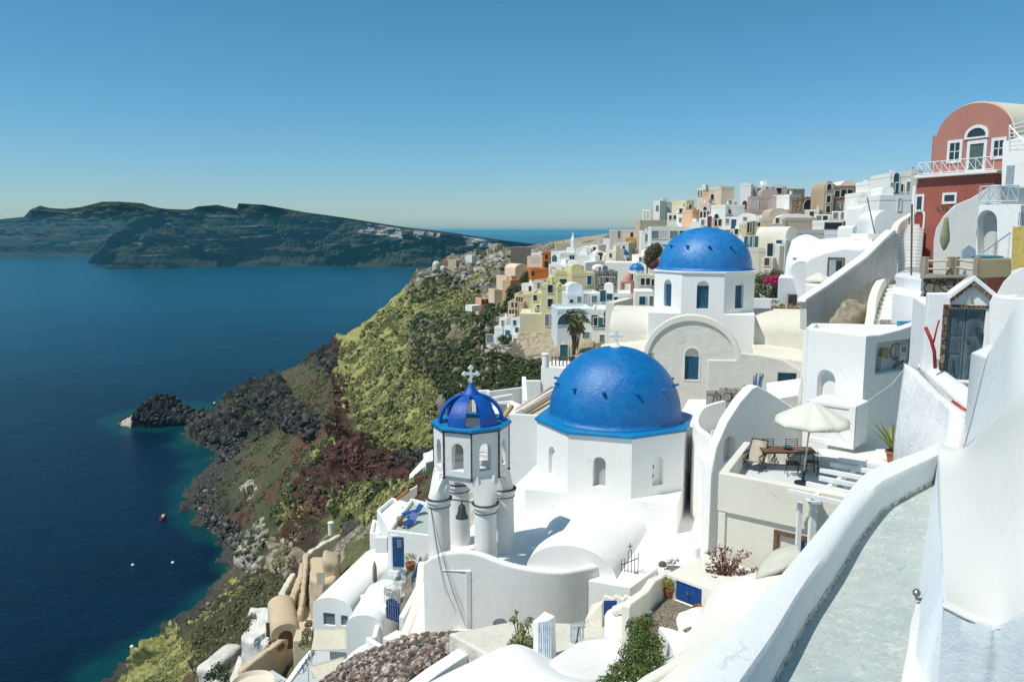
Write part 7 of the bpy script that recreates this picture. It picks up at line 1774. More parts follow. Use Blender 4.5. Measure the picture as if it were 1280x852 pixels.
house_px('white_block', 'small white walled box hiding the pole of the parasol before the grey-blue door', 'block', [(1007,356,P(1007,356,50).z),(1038,358,P(1007,356,50).z),(1040,352,P(1007,356,50).z),(1009,350,P(1007,356,50).z)], -10, WHITE2, bevel=.04)
# clusters just above the stairs: three white houses
# ------------------------------------------------------------ the town on the ridge
WN = {'d': DARK, 'b': BLUEW, 'g': paint((.20,.24,.24), .5, name='grey_shutter'), 'r': paint((.16,.05,.03), .7, name='brown_door'), 't': paint((.03,.16,.18), .5, name='teal_shutter'), 'w': paint((.62,.60,.56), .6, name='pale_shutter')}
def tower(label, px0, px1, yt, yb, d, mat, wins=(), depth=6, yaw=None, side=None, roof='flat', cat='house', name='house', group=None, rim=True, below=8, rise=None, trim=None):
    """box house: px0..px1 front edges, yt..yb front face rows at distance d; yaw degrees; wins (u, v, w, h, kind[, 'a'])"""
    yaw = -25 if yaw is None else yaw
    w_ = (px1-px0)*S(d, (yt+yb)/2)
    zt_ = P(px0, yt, d).z; zb_ = P(px0, yb, d).z; h = zt_-zb_
    a = P(px0, yt, d); ca, sa_ = math.cos(math.radians(yaw)), math.sin(math.radians(yaw))
    # width so that the far end lands on px1
    u1 = ray(px1, yt); k = u1.x/u1.y; w_ = (k*a.y-a.x)/(ca-k*sa_) if abs(ca-k*sa_) > .1 else w_
    M = rotm((a.x, a.y, 0), yaw); T = thing(name, (a.x, a.y, zb_), label, cat, group)
    zl = zb_-below; hs = []
    if roof == 'barrel':
        r_ = rise or min(w_*.28, h*.6); n = 14; arc = [(w_/2+w_/2*math.cos(PI*i/n), zt_-r_+r_*math.sin(PI*i/n)) for i in range(n+1)]
        mb = MB(); mb.m = M; mb.sheet([(0, zl), (w_, zl)]+arc, [], depth); mb.build('walls', mat, T, smooth='auto')
    elif roof == 'dome':
        mb = MB(); mb.m = M; mb.prism([(0, 0), (w_, 0), (w_, depth), (0, depth)], zl, zt_); mb.build('walls', mat, T)
    else:
        mb = MB(); mb.m = M; mb.prism([(0, 0), (w_, 0), (w_, depth), (0, depth)], zl, zt_-(.35 if rim else 0)); mb.build('walls', mat, T)
        if rim:
            q = MB(); q.m = M; t_ = .25; o = -.03
            zz = (zt_-.55, zt_)
            ring = lambda e, z: [(-e, -e, z), (w_+e, -e, z), (w_+e, depth+e, z), (-e, depth+e, z)]
            q.grid([ring(.03, zz[0]), ring(.03, zz[1]), ring(-t_, zz[1]), ring(-t_, zz[0])], closed=True); q.build('roof_rim', trim or mat, T)
    for wn in wins:
        u, v, ww, wh, kd = wn[:5]; arch = len(wn) > 5
        pts = archpts(u*w_, zb_+v*h, ww, wh, n=6) if arch else rectpts(u*w_, zb_+v*h, ww, wh)
        q = MB(); q.m = M @ Matrix.Translation((0, -.04, 0)); q.sheet(pts, [], .06); nm = 'door' if wh > 1.7 else 'window'; wo = q.build(nm, WN[kd], T)
        if d < 190:
            fw = .10; po = archpts(u*w_, zb_+v*h-fw*.5, ww+2*fw, wh+1.5*fw, n=6) if arch else rectpts(u*w_, zb_+v*h-fw, ww+2*fw, wh+2*fw)
            q = MB(); q.m = M @ Matrix.Translation((0, -.09, 0)); q.sheet(po, [pts], .12); q.build('frame', trim or WARM, wo)
    if side:
        for (v_, z_, ww, wh, kd) in side:
            q = MB(); q.m = M; q.box(-.05, .02, v_*depth-ww/2, v_*depth+ww/2, zb_+z_*h, zb_+z_*h+wh); q.build('window', WN[kd], T)
    if d < 215 and h > 1.8 and roof == 'flat' and rim and cat == 'house':
        for _ in range(TR.choice((0, 0, 1, 1))):
            x, y = TR.uniform(.1, .85)*w_, TR.uniform(.2, .8)*depth; q = MB(); q.m = M; s_ = TR.uniform(.12, .22); hh = TR.uniform(.3, .7)
            q.box(x-s_, x+s_, y-s_, y+s_, zt_-.4, zt_+hh); q.box(x-s_*1.25, x+s_*1.25, y-s_*1.25, y+s_*1.25, zt_+hh, zt_+hh+.1); q.build('chimney', mat, T)
        if TR.random() < .22:
            x0, ww_ = TR.uniform(.05, .45)*w_, TR.uniform(.3, .5)*w_; q = MB(); q.m = M; r_ = min(ww_*.25, .9); n = 8
            arc = [(x0+ww_/2+ww_/2*math.cos(PI*i/n), zt_+TR.uniform(0, .01)+.8+r_*math.sin(PI*i/n)) for i in range(n+1)]
            q.m = M @ Matrix.Translation((0, depth*.45, 0)); q.sheet([(x0, zt_-.4), (x0+ww_, zt_-.4)]+arc, [], depth*.5); q.build('rooftop_room', mat, T, smooth='auto')
        if TR.random() < .5 and d < 180:
            x0, ww_ = TR.uniform(-.1, .5)*w_, TR.uniform(.3, .6)*w_; q = MB(); q.m = M; q.box(x0, x0+ww_, -TR.uniform(1.0, 2.0), 0, zl, zb_+h*TR.uniform(.02, .16)); q.build('terrace', TR.choice((WHITE, mat, WHITE2)), T)
    return T, M, w_, zt_
TR = random.Random(77)
W_, C_, Y_ = plaster((.86,.845,.79), .12), plaster((.78,.72,.60), .2), YELL
CR2 = plaster((.70,.66,.58), .2); MV2 = plaster((.64,.50,.43), .2); PCH2 = plaster((.76,.60,.45), .2)
w3 = lambda v, k='d', n=3, ww=.7, wh=1.1, a=(): [((i+.5)/n, v, ww, wh, k, *a) for i in range(n)]
# ---- skyline, pink and peach group
tower('mauve-pink two-storey house front with two framed windows on the skyline', 932, 955, 231, 246, 170, MV2, w3(.25, 'g', 2, 1.0, 1.1), depth=6, yaw=-4, trim=WPAINT)
tower('narrow white stair tower between the two mauve upper storeys', 953, 965, 231, 246, 169, W_, [(.5,.3,.5,1.3,'g')], depth=5, yaw=-4)
tower('mauve upper storey with one framed window, right end of the skyline group', 964, 984, 231, 247, 169, MV2, [(.5,.3,1.1,1.2,'d')], depth=6, yaw=-4, trim=WPAINT)
tower('wide mauve lower storey with two blind arches and a brown door', 938, 986, 245, 262, 162, MAUVE, [(.12,.05,1.4,2.1,'w','a'),(.62,.05,1.7,2.0,'w','a'),(.88,.02,1.2,2.0,'r')], depth=7, yaw=-4)
tower('pale pink terrace wall in front of the mauve house', 929, 997, 262, 268, 156, plaster((.66,.50,.42), .2), depth=4, yaw=-4)
tower('tall cream-white house with an arched door left of the mauve house', 925, 939, 229, 262, 165, W_, [(.5,.0,.9,1.8,'r','a')], depth=8, yaw=-20)
tower('peach house with a dark rooftop tank at the left of the pink group', 902, 918, 233, 262, 172, PCH2, depth=7, yaw=8)
tower('peach-cream house with two narrow arched windows on the skyline', 886, 902, 236, 256, 176, plaster((.72,.60,.46), .2), [(.3,.3,.7,1.3,'d','a'),(.65,.3,.7,1.6,'d','a')], depth=7)
tower('pale house top with a row of three tiny arches at the left skyline', 872, 882, 235, 252, 182, WARM, w3(.4, 'g', 3, .4, 1.3, ('a',)), depth=6)
tower('tan recessed balcony front between the two cream houses on the skyline', 879, 889, 240, 252, 178, PEACH, depth=4)
tower('cream block with an ochre side above the small chapel roofs', 858, 868, 250, 268, 180, YELL, [(.5,.4,.6,.9,'d')], depth=8, yaw=12)
tower('low cream house with one square window at the left foot of the skyline group', 845, 857, 258, 270, 178, C_, [(.55,.3,.8,1.0,'d')], depth=6)
tower('peach house with round window over three narrow windows', 875, 888, 254, 276, 160, plaster((.72,.58,.48), .2), w3(.15, 'd', 3, .5, 1.3)+[(.5,.6,.7,.7,'d','a')], depth=6)
tower('pinkish-orange low wall climbing left of the round-windowed peach house', 866, 876, 262, 275, 166, PEACH, depth=4, yaw=20, below=3)
tower('white house with paired arched windows and a brown door', 889, 907, 256, 285, 150, W_, [(.4,.35,.8,1.1,'d','a'),(.35,.1,.6,1.2,'d'),(.65,.1,.6,1.2,'d')], depth=7)
tower('white house with a brown door and steps on the left of the paired arched windows', 876, 890, 272, 288, 148, W_, [(.2,.4,.6,1.0,'g'),(.8,.15,.8,2.2,'r')], depth=6)
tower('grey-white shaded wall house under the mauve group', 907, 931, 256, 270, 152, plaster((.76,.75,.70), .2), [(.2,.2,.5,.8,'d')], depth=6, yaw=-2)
tower('white house with a small blue door under the shaded wall', 907, 924, 271, 288, 146, W_, [(.15,.5,.6,.9,'g'),(.62,.12,.9,1.7,'b')], depth=6)
tower('little white belfry-like chapel front before the peach house', 909, 917, 250, 258, 156, W_, [(.5,.2,.8,1.0,'g','a')], depth=4, roof='barrel')
tower('white vaulted roof house below the pink terrace wall, left of centre', 922, 946, 266, 280, 140, W_, [(.4,.3,.6,.6,'g')], roof='barrel', depth=9, yaw=-20)
tower('white vaulted roof house below the pink terrace wall, the right one', 945, 966, 268, 284, 136, W_, roof='barrel', depth=9, yaw=-20)
tower('yellow-cream house with shuttered windows above the white one beside the far dome', 932, 952, 279, 297, 128, YELL, [(.25,.35,.7,1.6,'d'),(.5,.2,1.0,2.1,'g'),(.78,.35,.7,1.6,'d')], depth=7, yaw=-8, trim=CREAM)
tower('ochre shaded side wing of the yellow-cream house', 951, 967, 283, 310, 125, YELL_SHADED, depth=6, yaw=-3)
tower('tall white house with three narrow teal windows right beside the far dome', 927, 949, 297, 345, 112, W_, [(.3,.75,.7,1.5,'t'),(.55,.75,.7,1.5,'t'),(.8,.75,.7,1.5,'t'),(.45,.4,.7,.8,'d'),(.7,.4,.7,.8,'d')], depth=7, yaw=-8)
tower('plain cream wall house right of the tall white one, over the bougainvillea', 949, 970, 310, 345, 105, plaster((.68,.64,.50), .2), depth=6, yaw=-4)
tower('tan-sided vaulted house with cream balcony railing behind the barrel roof', 968, 1020, 272, 300, 128, plaster((.52,.43,.34), .2), depth=8, yaw=0, roof='flat')
tower('cream little house with green balcony on the left of the tan wall', 966, 978, 272, 300, 124, C_, [(.5,.3,1.4,1.4,'w'),(.5,.75,.5,.8,'r'),(.5,-.15,1.2,1.2,'d')], depth=6, roof='barrel')
tower('long white vault above the tan wall house', 970, 1020, 267, 275, 130, W_, roof='barrel', rise=1.0, depth=9, yaw=-2)
tower('cream rounded end of a grey vaulted roof, right of the yellow-cream house', 982, 998, 283, 303, 108, plaster((.72,.69,.58), .2), roof='barrel', depth=10, rise=2.0, yaw=6)
tower('long grey vaulted roof house behind the big white barrel roof', 996, 1036, 287, 303, 110, GREYP, roof='flat', depth=6, yaw=2)
tower('small white annexe with a dark door under the cream rounded wall', 958, 975, 305, 322, 100, WARM, [(.3,.1,.7,1.6,'d')], depth=5, roof='barrel')
# stone ruin and brown church on the skyline
tower('flat brownish stone building just right of the mauve house', 985, 1006, 236, 262, 175, BROWNST, depth=8, yaw=0)
tower('white sloping stair block between the mauve house and the stone arches', 987, 1001, 243, 265, 158, W_, depth=5, yaw=20)
tower('old brown stone arcade with a big dark arch on the skyline', 1003, 1034, 246, 266, 150, stone((.28,.19,.12), (.42,.31,.2), 1.0), [(.28,.02,2.0,2.4,'d','a'),(.8,.02,1.3,2.0,'d','a')], depth=5, yaw=2)
tower('brown mansion with a round cream gable on the skyline, its left bay', 1031, 1043, 226, 268, 140, plaster((.50,.37,.25), .35), [(.5,.72,.8,1.1,'d','a'),(.5,.35,.7,1.2,'d'),(.5,.05,.7,1.2,'d')], roof='barrel', depth=8, rise=1.6, yaw=-5)
tower('brown mansion wing with dark loggia windows on the skyline', 1043, 1083, 232, 268, 142, plaster((.42,.26,.18), .35), [(.1,.6,.9,1.1,'d'),(.3,.62,1.0,1.2,'d'),(.5,.62,1.0,1.2,'d'),(.15,.15,.8,1.3,'w'),(.4,.15,.8,1.3,'w'),(.65,.15,.8,1.3,'w')], depth=8, yaw=5)
tower('cream round gable rising behind the brown mansion wing', 1049, 1072, 225, 240, 146, C_, roof='barrel', depth=6, rise=2.0, yaw=-5)
# white group right of mansion
tower('white house with an arched blue fanlight above a blue door on the skyline', 1113, 1146, 216, 244, 110, W_, [(.24,.55,.7,1.3,'b','a'),(.12,.15,.5,1.2,'g'),(.27,.05,.9,1.5,'b'),(.45,.15,.5,1.0,'d'),(.72,.15,.5,1.3,'g')], depth=7, yaw=-4)
tower('pale grey box house at the right end of the white skyline group', 1146, 1157, 212, 240, 108, plaster((.55,.53,.50), .2), depth=6, yaw=-4)
tower('low white house with a grey window left of the blue-door house on the skyline', 1092, 1114, 225, 246, 116, W_, [(.3,.1,.7,1.4,'g'),(.8,.1,.8,1.0,'d')], depth=7, yaw=-4)
tower('white terrace house stepping down left of the skyline white group', 1077, 1100, 240, 258, 118, W_, [(.2,.2,.6,.9,'g')], depth=7, yaw=-4)
tower('white house with small roof windows above the dark pergola cafe', 1063, 1078, 252, 272, 122, W_, [(.35,.7,.4,.5,'d'),(.65,.7,.4,.5,'d')], depth=6)
tower('long dark-fronted cafe under a white roof slab', 1035, 1078, 275, 288, 118, W_, [(.2,.1,3.0,1.0,'d'),(.6,.1,1.6,1.0,'d'),(.85,.1,1.2,1.0,'d')], depth=6, yaw=0)
tower('white rounded block with two chimneys left of the stairs', 1078, 1096, 256, 292, 96, W_, roof='barrel', depth=6, yaw=-6)
tower('large white house face below the white skyline group', 1100, 1150, 244, 275, 92, WHITE, [(.5,.4,.3,1.3,'w')], depth=7, yaw=-4)
tower('white mass with a curved top between the poles and the stairs', 1094, 1128, 262, 296, 80, plaster((.76,.77,.77), .15), roof='barrel', depth=6, yaw=-8, rise=1.2)
tower('pale blue-shaded low house right of the cafe', 1052, 1080, 288, 302, 92, plaster((.62,.66,.70), .15), [(.8,.5,.3,.4,'d')], depth=5, yaw=0)  # bluish shade put into this house's wall colour
tower('small white rounded chimney house before the cafe', 1066, 1078, 282, 300, 88, W_, roof='barrel', depth=4, yaw=0)
tower('white flat terrace wall above the sloping grey wall', 1085, 1112, 292, 310, 70, W_, depth=5, yaw=-8)
# ---- left shoulder of the ridge
tower('white belfry wall with a tiny arch at the very left of the upper town', 817, 825, 251, 275, 210, W_, [(.6,.45,.8,1.6,'g','a')], depth=5, yaw=-30)
tower('white slotted cube left of the white belfry wall', 803, 813, 262, 275, 212, W_, [(.3,.1,.5,2,'w'),(.7,.1,.5,2,'w')], depth=5)
tower('grey-white house behind the belfry wall', 825, 845, 252, 268, 214, GREYP, depth=6, yaw=0)
tower('flat tan-roofed white house stepping down below the belfry wall', 800, 842, 275, 288, 200, SAND, depth=7, yaw=0)
tower('white house with a glass veranda under the tan roofs', 802, 830, 288, 305, 182, W_, [(.3,.2,1.3,1.6,'g'),(.7,.2,3,1.4,'w')], depth=7, yaw=-5)
tower('long white house with a shaded glass loggia just above the far dome on its left', 814, 866, 283, 300, 165, plaster((.72,.74,.72), .2), [(.1,.1,1.4,1.6,'g'),(.3,.1,1.6,1.6,'w'),(.55,.1,1.6,1.6,'g'),(.8,.1,2.0,1.6,'d')], depth=8, yaw=-5)
tower('white vaulted roof directly behind the top of the far blue dome', 862, 880, 277, 292, 155, W_, roof='barrel', depth=9, yaw=-20)
tower('white frame-like house with a grey window at the seaward end of the ridge', 763, 783, 287, 302, 225, CR2, [(.55,.3,.7,2.0,'g')], depth=7, yaw=-5, trim=WPAINT)
tower('low white sheds at the sea horizon end of the ridge', 754, 766, 298, 312, 235, W_, depth=7)
tower('ochre-yellow house with an arched doorway and reddish terrace', 783, 803, 297, 311, 205, OCHRE, [(.75,.1,1.4,2.0,'r','a')], depth=6, yaw=-5)
tower('cream building with people on its terrace left of the ochre house', 778, 795, 287, 300, 215, PCH2, [(.7,.3,.8,1.2,'d')], depth=6)
tower('tan wall behind the small bright blue dome', 784, 802, 311, 320, 196, SAND, depth=5, yaw=0)
tower('white house dropping to the right of the small blue dome', 800, 812, 312, 332, 186, W_, depth=5)
# small domed churches
def small_church(label, px, yb, rpx, ydrum, d, wpx, name='chapel', dome=DOMEB):
    c = P(px, yb, d); r = rpx*S(d, yb); zb_ = P(px, ydrum, d).z; hw_ = wpx/2*S(d, yb)
    T = thing(name, (c.x, c.y+hw_, zb_), label, 'chapel', 'small blue-domed chapels'); cy = c.y+hw_
    q = MB(); q.prism(ngon((c.x, cy), hw_, 8, .39), zb_-8, c.z); q.build('drum', WHITE, T)
    q = MB(); q.lathe([(r*1.03, 0)]+[(a_, b_) for a_, b_ in hemi(r, r*.95, 12)], (c.x, cy, c.z), 32); q.build('dome', dome, T, smooth=True)
    q = MB(); q.lathe([(.12, 0), (.1, .5), (.02, .6)], (c.x, cy, c.z+r*.93), 8); q.build('finial', WHITE, T)
    for k in (-1, 0, 1):
        w = -PI/2+k*.8; q = MB(); q.m = Matrix.Translation((c.x+hw_*.95*math.cos(w), cy+hw_*.95*math.sin(w), 0)) @ Matrix.Rotation(w+PI/2, 4, 'Z'); q.box(-.25, .25, -.15, .1, c.z-1.9, c.z-.7); q.build('window', DARK, T)
    return T
small_church('small white chapel with a bright blue dome, the upper of the two small ones', 779, 319, 8.3, 328, 190, 19)
small_church('small chapel with a bright blue dome half hidden by its round white gable', 797.5, 338, 9.5, 345, 165, 20)
tower('white vaulted chapel body below the two small blue domes', 745, 796, 328, 342, 168, W_, roof='flat', rim=False, depth=9, yaw=-12)
tower('round white gable of the second small chapel', 791, 809, 327, 350, 173, WARM, roof='barrel', depth=.6, rise=2.4, yaw=-25)
# pink belfry
PT = thing('pink_belfry', P(785,390,125), 'salmon-pink church belfry with white bands left of the far church', 'bell tower')
PKm = plaster((.56,.26,.21), .25); c = P(785,386,126)
def seg(y0, y1, w, nm, mat, rnd_=False):
    z0, z1 = P(785,y1,126).z, P(785,y0,126).z; ww = w*S(126,360)/2; q = MB()
    if rnd_: q.lathe([(ww, 0), (ww*.95, (z1-z0)*.4), (ww*.7, (z1-z0)*.8), (.1, z1-z0)], (c.x, c.y+1, z0), 20)
    else: q.m = rotm((c.x, c.y+1, 0), -15); q.box(-ww, ww, -ww, ww, z0, z1)
    return q.build(nm, mat, PT, smooth='auto')
seg(340, 352, 12, 'cupola', plaster((.64,.36,.30), .2), True); seg(352, 354.5, 15, 'cornice', PKm)
for sx_ in (-1, 1):
    for sy in (-1, 1):
        z0, z1 = P(785,367,126).z, P(785,354,126).z; q = MB(); q.m = rotm((c.x, c.y+1, 0), -15); q.box(sx_*.78-.2, sx_*.78+.2, sy*.78-.2, sy*.78+.2, z0, z1); q.build('pillar', PKm, PT)
seg(367, 371, 17, 'band', WARM); seg(371, 377, 17.5, 'tier', PKm); seg(377, 380, 18.5, 'band', WARM); seg(380, 400, 19, 'base', PKm)
# stone house with small windows, grey, etc.
tower('old grey stone house with a row of small arched windows below the blue-domed chapels', 744, 772, 339, 362, 140, stone((.40,.38,.32), (.52,.5,.43), 1.2, bump=.6), [(.30,.35,.5,1.1,'d','a'),(.38,.35,.4,1.1,'d','a'),(.54,.2,.6,1.5,'r'),(.70,.35,.4,1.1,'d','a'),(.78,.35,.5,1.1,'d','a')], depth=7, yaw=-2)
tower('white barrel roof with a round gable window behind the grey stone house', 743, 760, 332, 342, 145, W_, [(.8,.3,1,1,'g','a')], roof='barrel', depth=7, yaw=-2)
tower('cream house with three small windows right of the pink belfry', 797, 819, 344, 366, 118, plaster((.66,.63,.52), .25), [(.3,.45,.6,1.0,'d'),(.6,.45,.6,1.0,'d'),(.87,.4,.4,1.0,'d')], depth=6, yaw=-4)
tower('small white shed with a sloping roof and blue-grey window beside the pink belfry', 794, 817, 364, 388, 105, W_, [(.4,.3,.8,1.1,'b'),(.9,.2,.5,1.4,'g')], depth=5, yaw=-6, rim=False)
tower('white house with two blue shutters above the palm tree', 752, 788, 366, 388, 112, W_, [(.05,.5,.8,1.6,'b'),(.28,.6,.8,.9,'b'),(.5,.5,.5,.7,'d')], depth=6, yaw=-8)
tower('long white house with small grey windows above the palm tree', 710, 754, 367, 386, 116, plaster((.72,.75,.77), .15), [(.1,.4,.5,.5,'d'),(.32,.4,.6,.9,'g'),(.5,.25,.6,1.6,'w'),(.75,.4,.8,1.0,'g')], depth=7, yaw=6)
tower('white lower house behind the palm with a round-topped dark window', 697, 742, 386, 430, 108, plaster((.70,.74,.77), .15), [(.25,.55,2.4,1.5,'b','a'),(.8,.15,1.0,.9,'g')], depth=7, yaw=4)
tower('white house with a teal arched window and a balcony right of the palm', 740, 762, 386, 432, 104, W_, [(.15,.55,.8,1.4,'b'),(.45,.5,1.6,1.3,'t'),(.85,.6,.8,1.8,'t','a'),(.6,.1,.6,1.0,'g')], depth=6, yaw=-8)
tower('cream-white buttress wall running down left of the far church', 757, 768, 378, 425, 96, WARM, depth=8, yaw=-25, rim=False)
# yellow tall houses
tower('tall pale yellow tower house with small windows on several floors', 677, 697, 356, 420, 122, YELL, [(.55,.85,.8,1.2,'d'),(.55,.58,.8,1.2,'d'),(.38,.20,.7,1.8,'g'),(.68,.20,.7,1.8,'g')], depth=7, yaw=-8)
tower('pale yellow wing with two tall dark windows left of the yellow tower house', 663, 678, 366, 420, 126, YELL, [(.4,.82,.6,.9,'d'),(.65,.62,.5,.7,'d'),(.6,.38,.8,1.9,'g')], depth=7, yaw=-8)
tower('deeper yellow rear block with a blue roundel door, above the yellow tower house', 694, 716, 339, 372, 128, YELL, [(.45,.45,1.2,1.1,'b')], depth=6, yaw=2)
tower('shaded yellow wall on the right of the yellow houses', 715, 744, 341, 368, 124, YELL_SHADED, [(.75,.45,.7,1.4,'b'),(.3,.05,.4,.4,'d')], depth=6, yaw=6)
tower('yellow wall in shade joining the tower house and the long white house', 697, 712, 358, 400, 121, YELL_SHADED, depth=5, yaw=10)
tower('pale yellow base wall above the cream cliff', 650, 696, 392, 424, 124, plaster((.68,.63,.44), .25), depth=8, yaw=-3, rim=False, below=3)
tower('ochre-cream house with rows of small windows at the left of the yellow ones', 635, 654, 377, 395, 150, plaster((.66,.54,.30), .25), [(.15,.1,.5,1.0,'r'),(.35,.1,.5,1.0,'r'),(.55,.1,.5,1.0,'r'),(.3,.6,.5,1.0,'r'),(.55,.6,.5,1.0,'r')], depth=7, yaw=-10)
tower('ochre-cream upper house with three slim windows', 643, 664, 367, 385, 152, plaster((.68,.58,.36), .25), [(.15,.35,.4,1.2,'r'),(.3,.35,.4,1.2,'r'),(.45,.35,.4,1.2,'r')], depth=7, yaw=-12)
tower('white terrace house with sunshade above the ochre-cream houses', 652, 670, 354, 368, 160, W_, [(.6,.2,.6,1.3,'d')], depth=6)
tower('pinkish-cream house block beside the white terrace house', 667, 680, 350, 368, 150, plaster((.68,.58,.48), .2), [(.5,.4,.7,1.2,'g')], depth=6)
# orange and peach group
tower('deep orange lower house on the seaward slope', 664, 684, 336, 352, 200, ORANGE, [(.1,.5,.8,1.0,'d')], depth=8, yaw=10)
tower('orange upper house with a small dark window', 678, 688, 315, 332, 215, ORANGE, [(.5,.5,.7,1.1,'d'),(.5,-.1,1.0,1.6,'d')], depth=7, yaw=-2)
tower('peach terraced house left of the orange upper house', 659, 679, 320, 334, 220, PCH2, [(.3,.4,.6,1.2,'w'),(.5,.4,.6,1.2,'w'),(.7,.4,.6,1.2,'w')], depth=7)
tower('white round-cornered roofs beside the peach terraced house', 664, 676, 316, 322, 232, W_, depth=6)
tower('peach stepped wall running down the ridge, upper piece', 644, 662, 330, 345, 225, PCH2, roof='barrel', depth=6, yaw=30, below=3)
tower('peach stepped wall running down the ridge, lower piece', 634, 648, 345, 362, 215, PCH2, depth=6, yaw=30, below=3)
tower('peach block house at the left end of the ridge houses', 628, 638, 350, 364, 205, PEACH, depth=6)
tower('small peach ruin on the seaward slope, the larger one', 618, 632, 362, 372, 210, PCH2, depth=5, yaw=20, below=3)
tower('little terracotta-roofed hut lowest on the seaward slope', 601, 612, 373, 381, 215, PEACH, [(.3,.1,.9,1.2,'r'),(.75,.1,.9,1.2,'r')], depth=5, yaw=20, below=3)
tower('white wall fragment beside the little terracotta hut', 590, 601, 382, 387, 212, W_, depth=3, yaw=40, rim=False, below=.5)
# white group with green window
tower('white house with a dark green arched window on the ridge', 689, 701, 314, 330, 195, W_, [(.35,.2,1.3,1.6,'t','a')], depth=7)
tower('white house with two tiny windows right of the green-windowed one', 700, 722, 316, 336, 190, W_, [(.75,.6,.5,.9,'d'),(.6,.6,.5,.9,'d')], depth=7, yaw=-2)
tower('tan-topped block behind the white houses with a white obelisk beside it', 695, 714, 304, 314, 205, SAND, depth=6, yaw=0)
q = MB(); a = P(716,312,204); q.lathe([(.6, 0), (.55, 2.5), (.3, 3.2), (.05, 4.4)], a, 8); tag(q.build('white_spire', WHITE, None), 'slim white spire rising against the sea on the ridge', 'spire')
tower('white barrel-roofed house under the spire, to its right', 719, 739, 308, 320, 196, W_, roof='barrel', depth=8, yaw=-10)
tower('white stepped house right of the two-window house', 721, 744, 318, 338, 180, W_, [(.4,.3,1.0,.6,'g')], depth=7, yaw=-10)
tower('white retaining wall with a grey curve below the green-windowed house', 686, 706, 330, 344, 176, W_, [(.3,.2,1.5,1.4,'w','a')], depth=6)
tower('broad white flat roofs below the ridge houses', 705, 745, 334, 346, 170, W_, depth=7, yaw=-2)
tower('cream-white house with a dark rounded arch on the ridge', 741, 760, 313, 327, 185, WARM, [(.5,.05,1.6,2.0,'d','a')], roof='barrel', depth=7, rise=2.2, yaw=0)
tower('cream apse beside the dark rounded arch house', 754, 766, 316, 328, 182, WARM, roof='barrel', depth=5, rise=1.8, yaw=0)
tower('tan retaining wall under the arched cream house', 743, 767, 326, 335, 178, SAND, depth=5, yaw=0)
tower('white long roof spreading right of the arched cream house', 746, 790, 332, 340, 172, W_, depth=7, yaw=-8, rim=False)
# white cluster low left
for i, (a, b, t_, bb, dd_, wn, lb_) in enumerate([
  (638,652,398,418,140,[(.4,.6,.6,.9,'b'),(.6,.15,.7,.9,'b')],'white cube house with two blue-grey windows beside the cream cliff'),
  (624,633,397,413,146,[(.5,.3,.5,1.2,'g')],'narrow white house at the left of the low cluster'),
  (630,640,408,424,142,[(.5,.3,1.0,1.0,'t')],'white house with a turquoise terrace in the low cluster'),
  (618,628,408,420,146,[],'white stepped wall at the left end of the low cluster'),
  (640,654,418,434,136,[(.3,.4,.6,.7,'g')],'lowest white terrace of the low cluster'),
  (608,617,420,429,150,[(.5,.1,1.5,1.6,'g')],'glass-fronted white hut at the far left of the low cluster')]):
    tower(lb_, a, b, t_, bb, dd_, WHITE, wn, depth=6)
# arched cave house + cliff
tower('beige cave house with a rounded front and a teal door above the big dome', 697, 713, 434, 451, 92, plaster((.52,.45,.30), .45), [(.5,.02,.9,1.9,'t')], roof='barrel', depth=5, rise=1.2, yaw=-4)
tower('low tan wall with wooden railing left of the palm foot', 722, 752, 436, 446, 104, SAND, depth=5, yaw=-3, rim=False)
RLG = thing('railing', P(690,452,72), 'dark wooden railing on the cream block left of the big dome', 'railing')
for k in range(6):
    a = P(690+k*4.6, 458, 66); q = MB(); q.tube([a, a+Vector((0, 0, .9))], .05, 4); q.build('post', WOODB, RLG)
q = MB(); q.tube([P(690,447,66), P(713,447,66)], .05, 4); q.build('rail', WOODB, RLG)
# tan cliff below the yellow houses
CL = patch('cliff', ROCKM.mat, None, [
 [(650,436,118),(668,455,108),(690,462,100),(712,462,95),(735,452,94)],
 [(650,425,121),(668,436,115),(690,440,108),(714,440,100),(738,440,98)],
 [(648,416,124),(668,420,120),(692,424,114),(716,426,108),(742,430,102)],
 [(648,412,127),(668,414,124),(692,416,120),(718,418,114),(745,424,108)]], thick=1.5, disp=1.6, dsc=2.5, k=8)
tag(CL, kind='structure')
# chapel and ruin on the headland point
HC = thing('chapel', P(545,333,345), 'tiny whitewashed domed chapel on the grey crag at the headland point', 'chapel')
for (px, yb, r_, yy) in ((545.5,331,5,340),(553,336,4.2,341)):
    c = P(px, yb, 345); R_ = r_*S(345,330); q = MB(); q.lathe([(R_, -2.5), (R_, 0)]+[(R_*math.cos(PI/2*i/8)+.01, R_*math.sin(PI/2*i/8)) for i in range(9)], c, 20); q.build('domed_cell', plaster((.62,.60,.56), .4), HC, smooth='auto')
tower('small reddish brick ruin right of the headland chapel', 553, 568, 325, 337, 350, plaster((.42,.24,.15), .4), [(.5,.1,.8,1.6,'d'),(.75,.1,.8,1.6,'d')], depth=6, yaw=0, rim=False)
tower('pale ochre hut next to the brick ruin on the headland', 560, 570, 325, 334, 346, SAND, depth=5, rim=False)
tower('tiny white hut farther along the headland crest', 582, 590, 319, 325, 350, W_, depth=5, rim=False)
tower('flat dark-topped castle ruin on the crest left of the orange houses', 638, 664, 309, 322, 300, plaster((.24,.20,.15), .5), depth=10, yaw=0, rim=False)

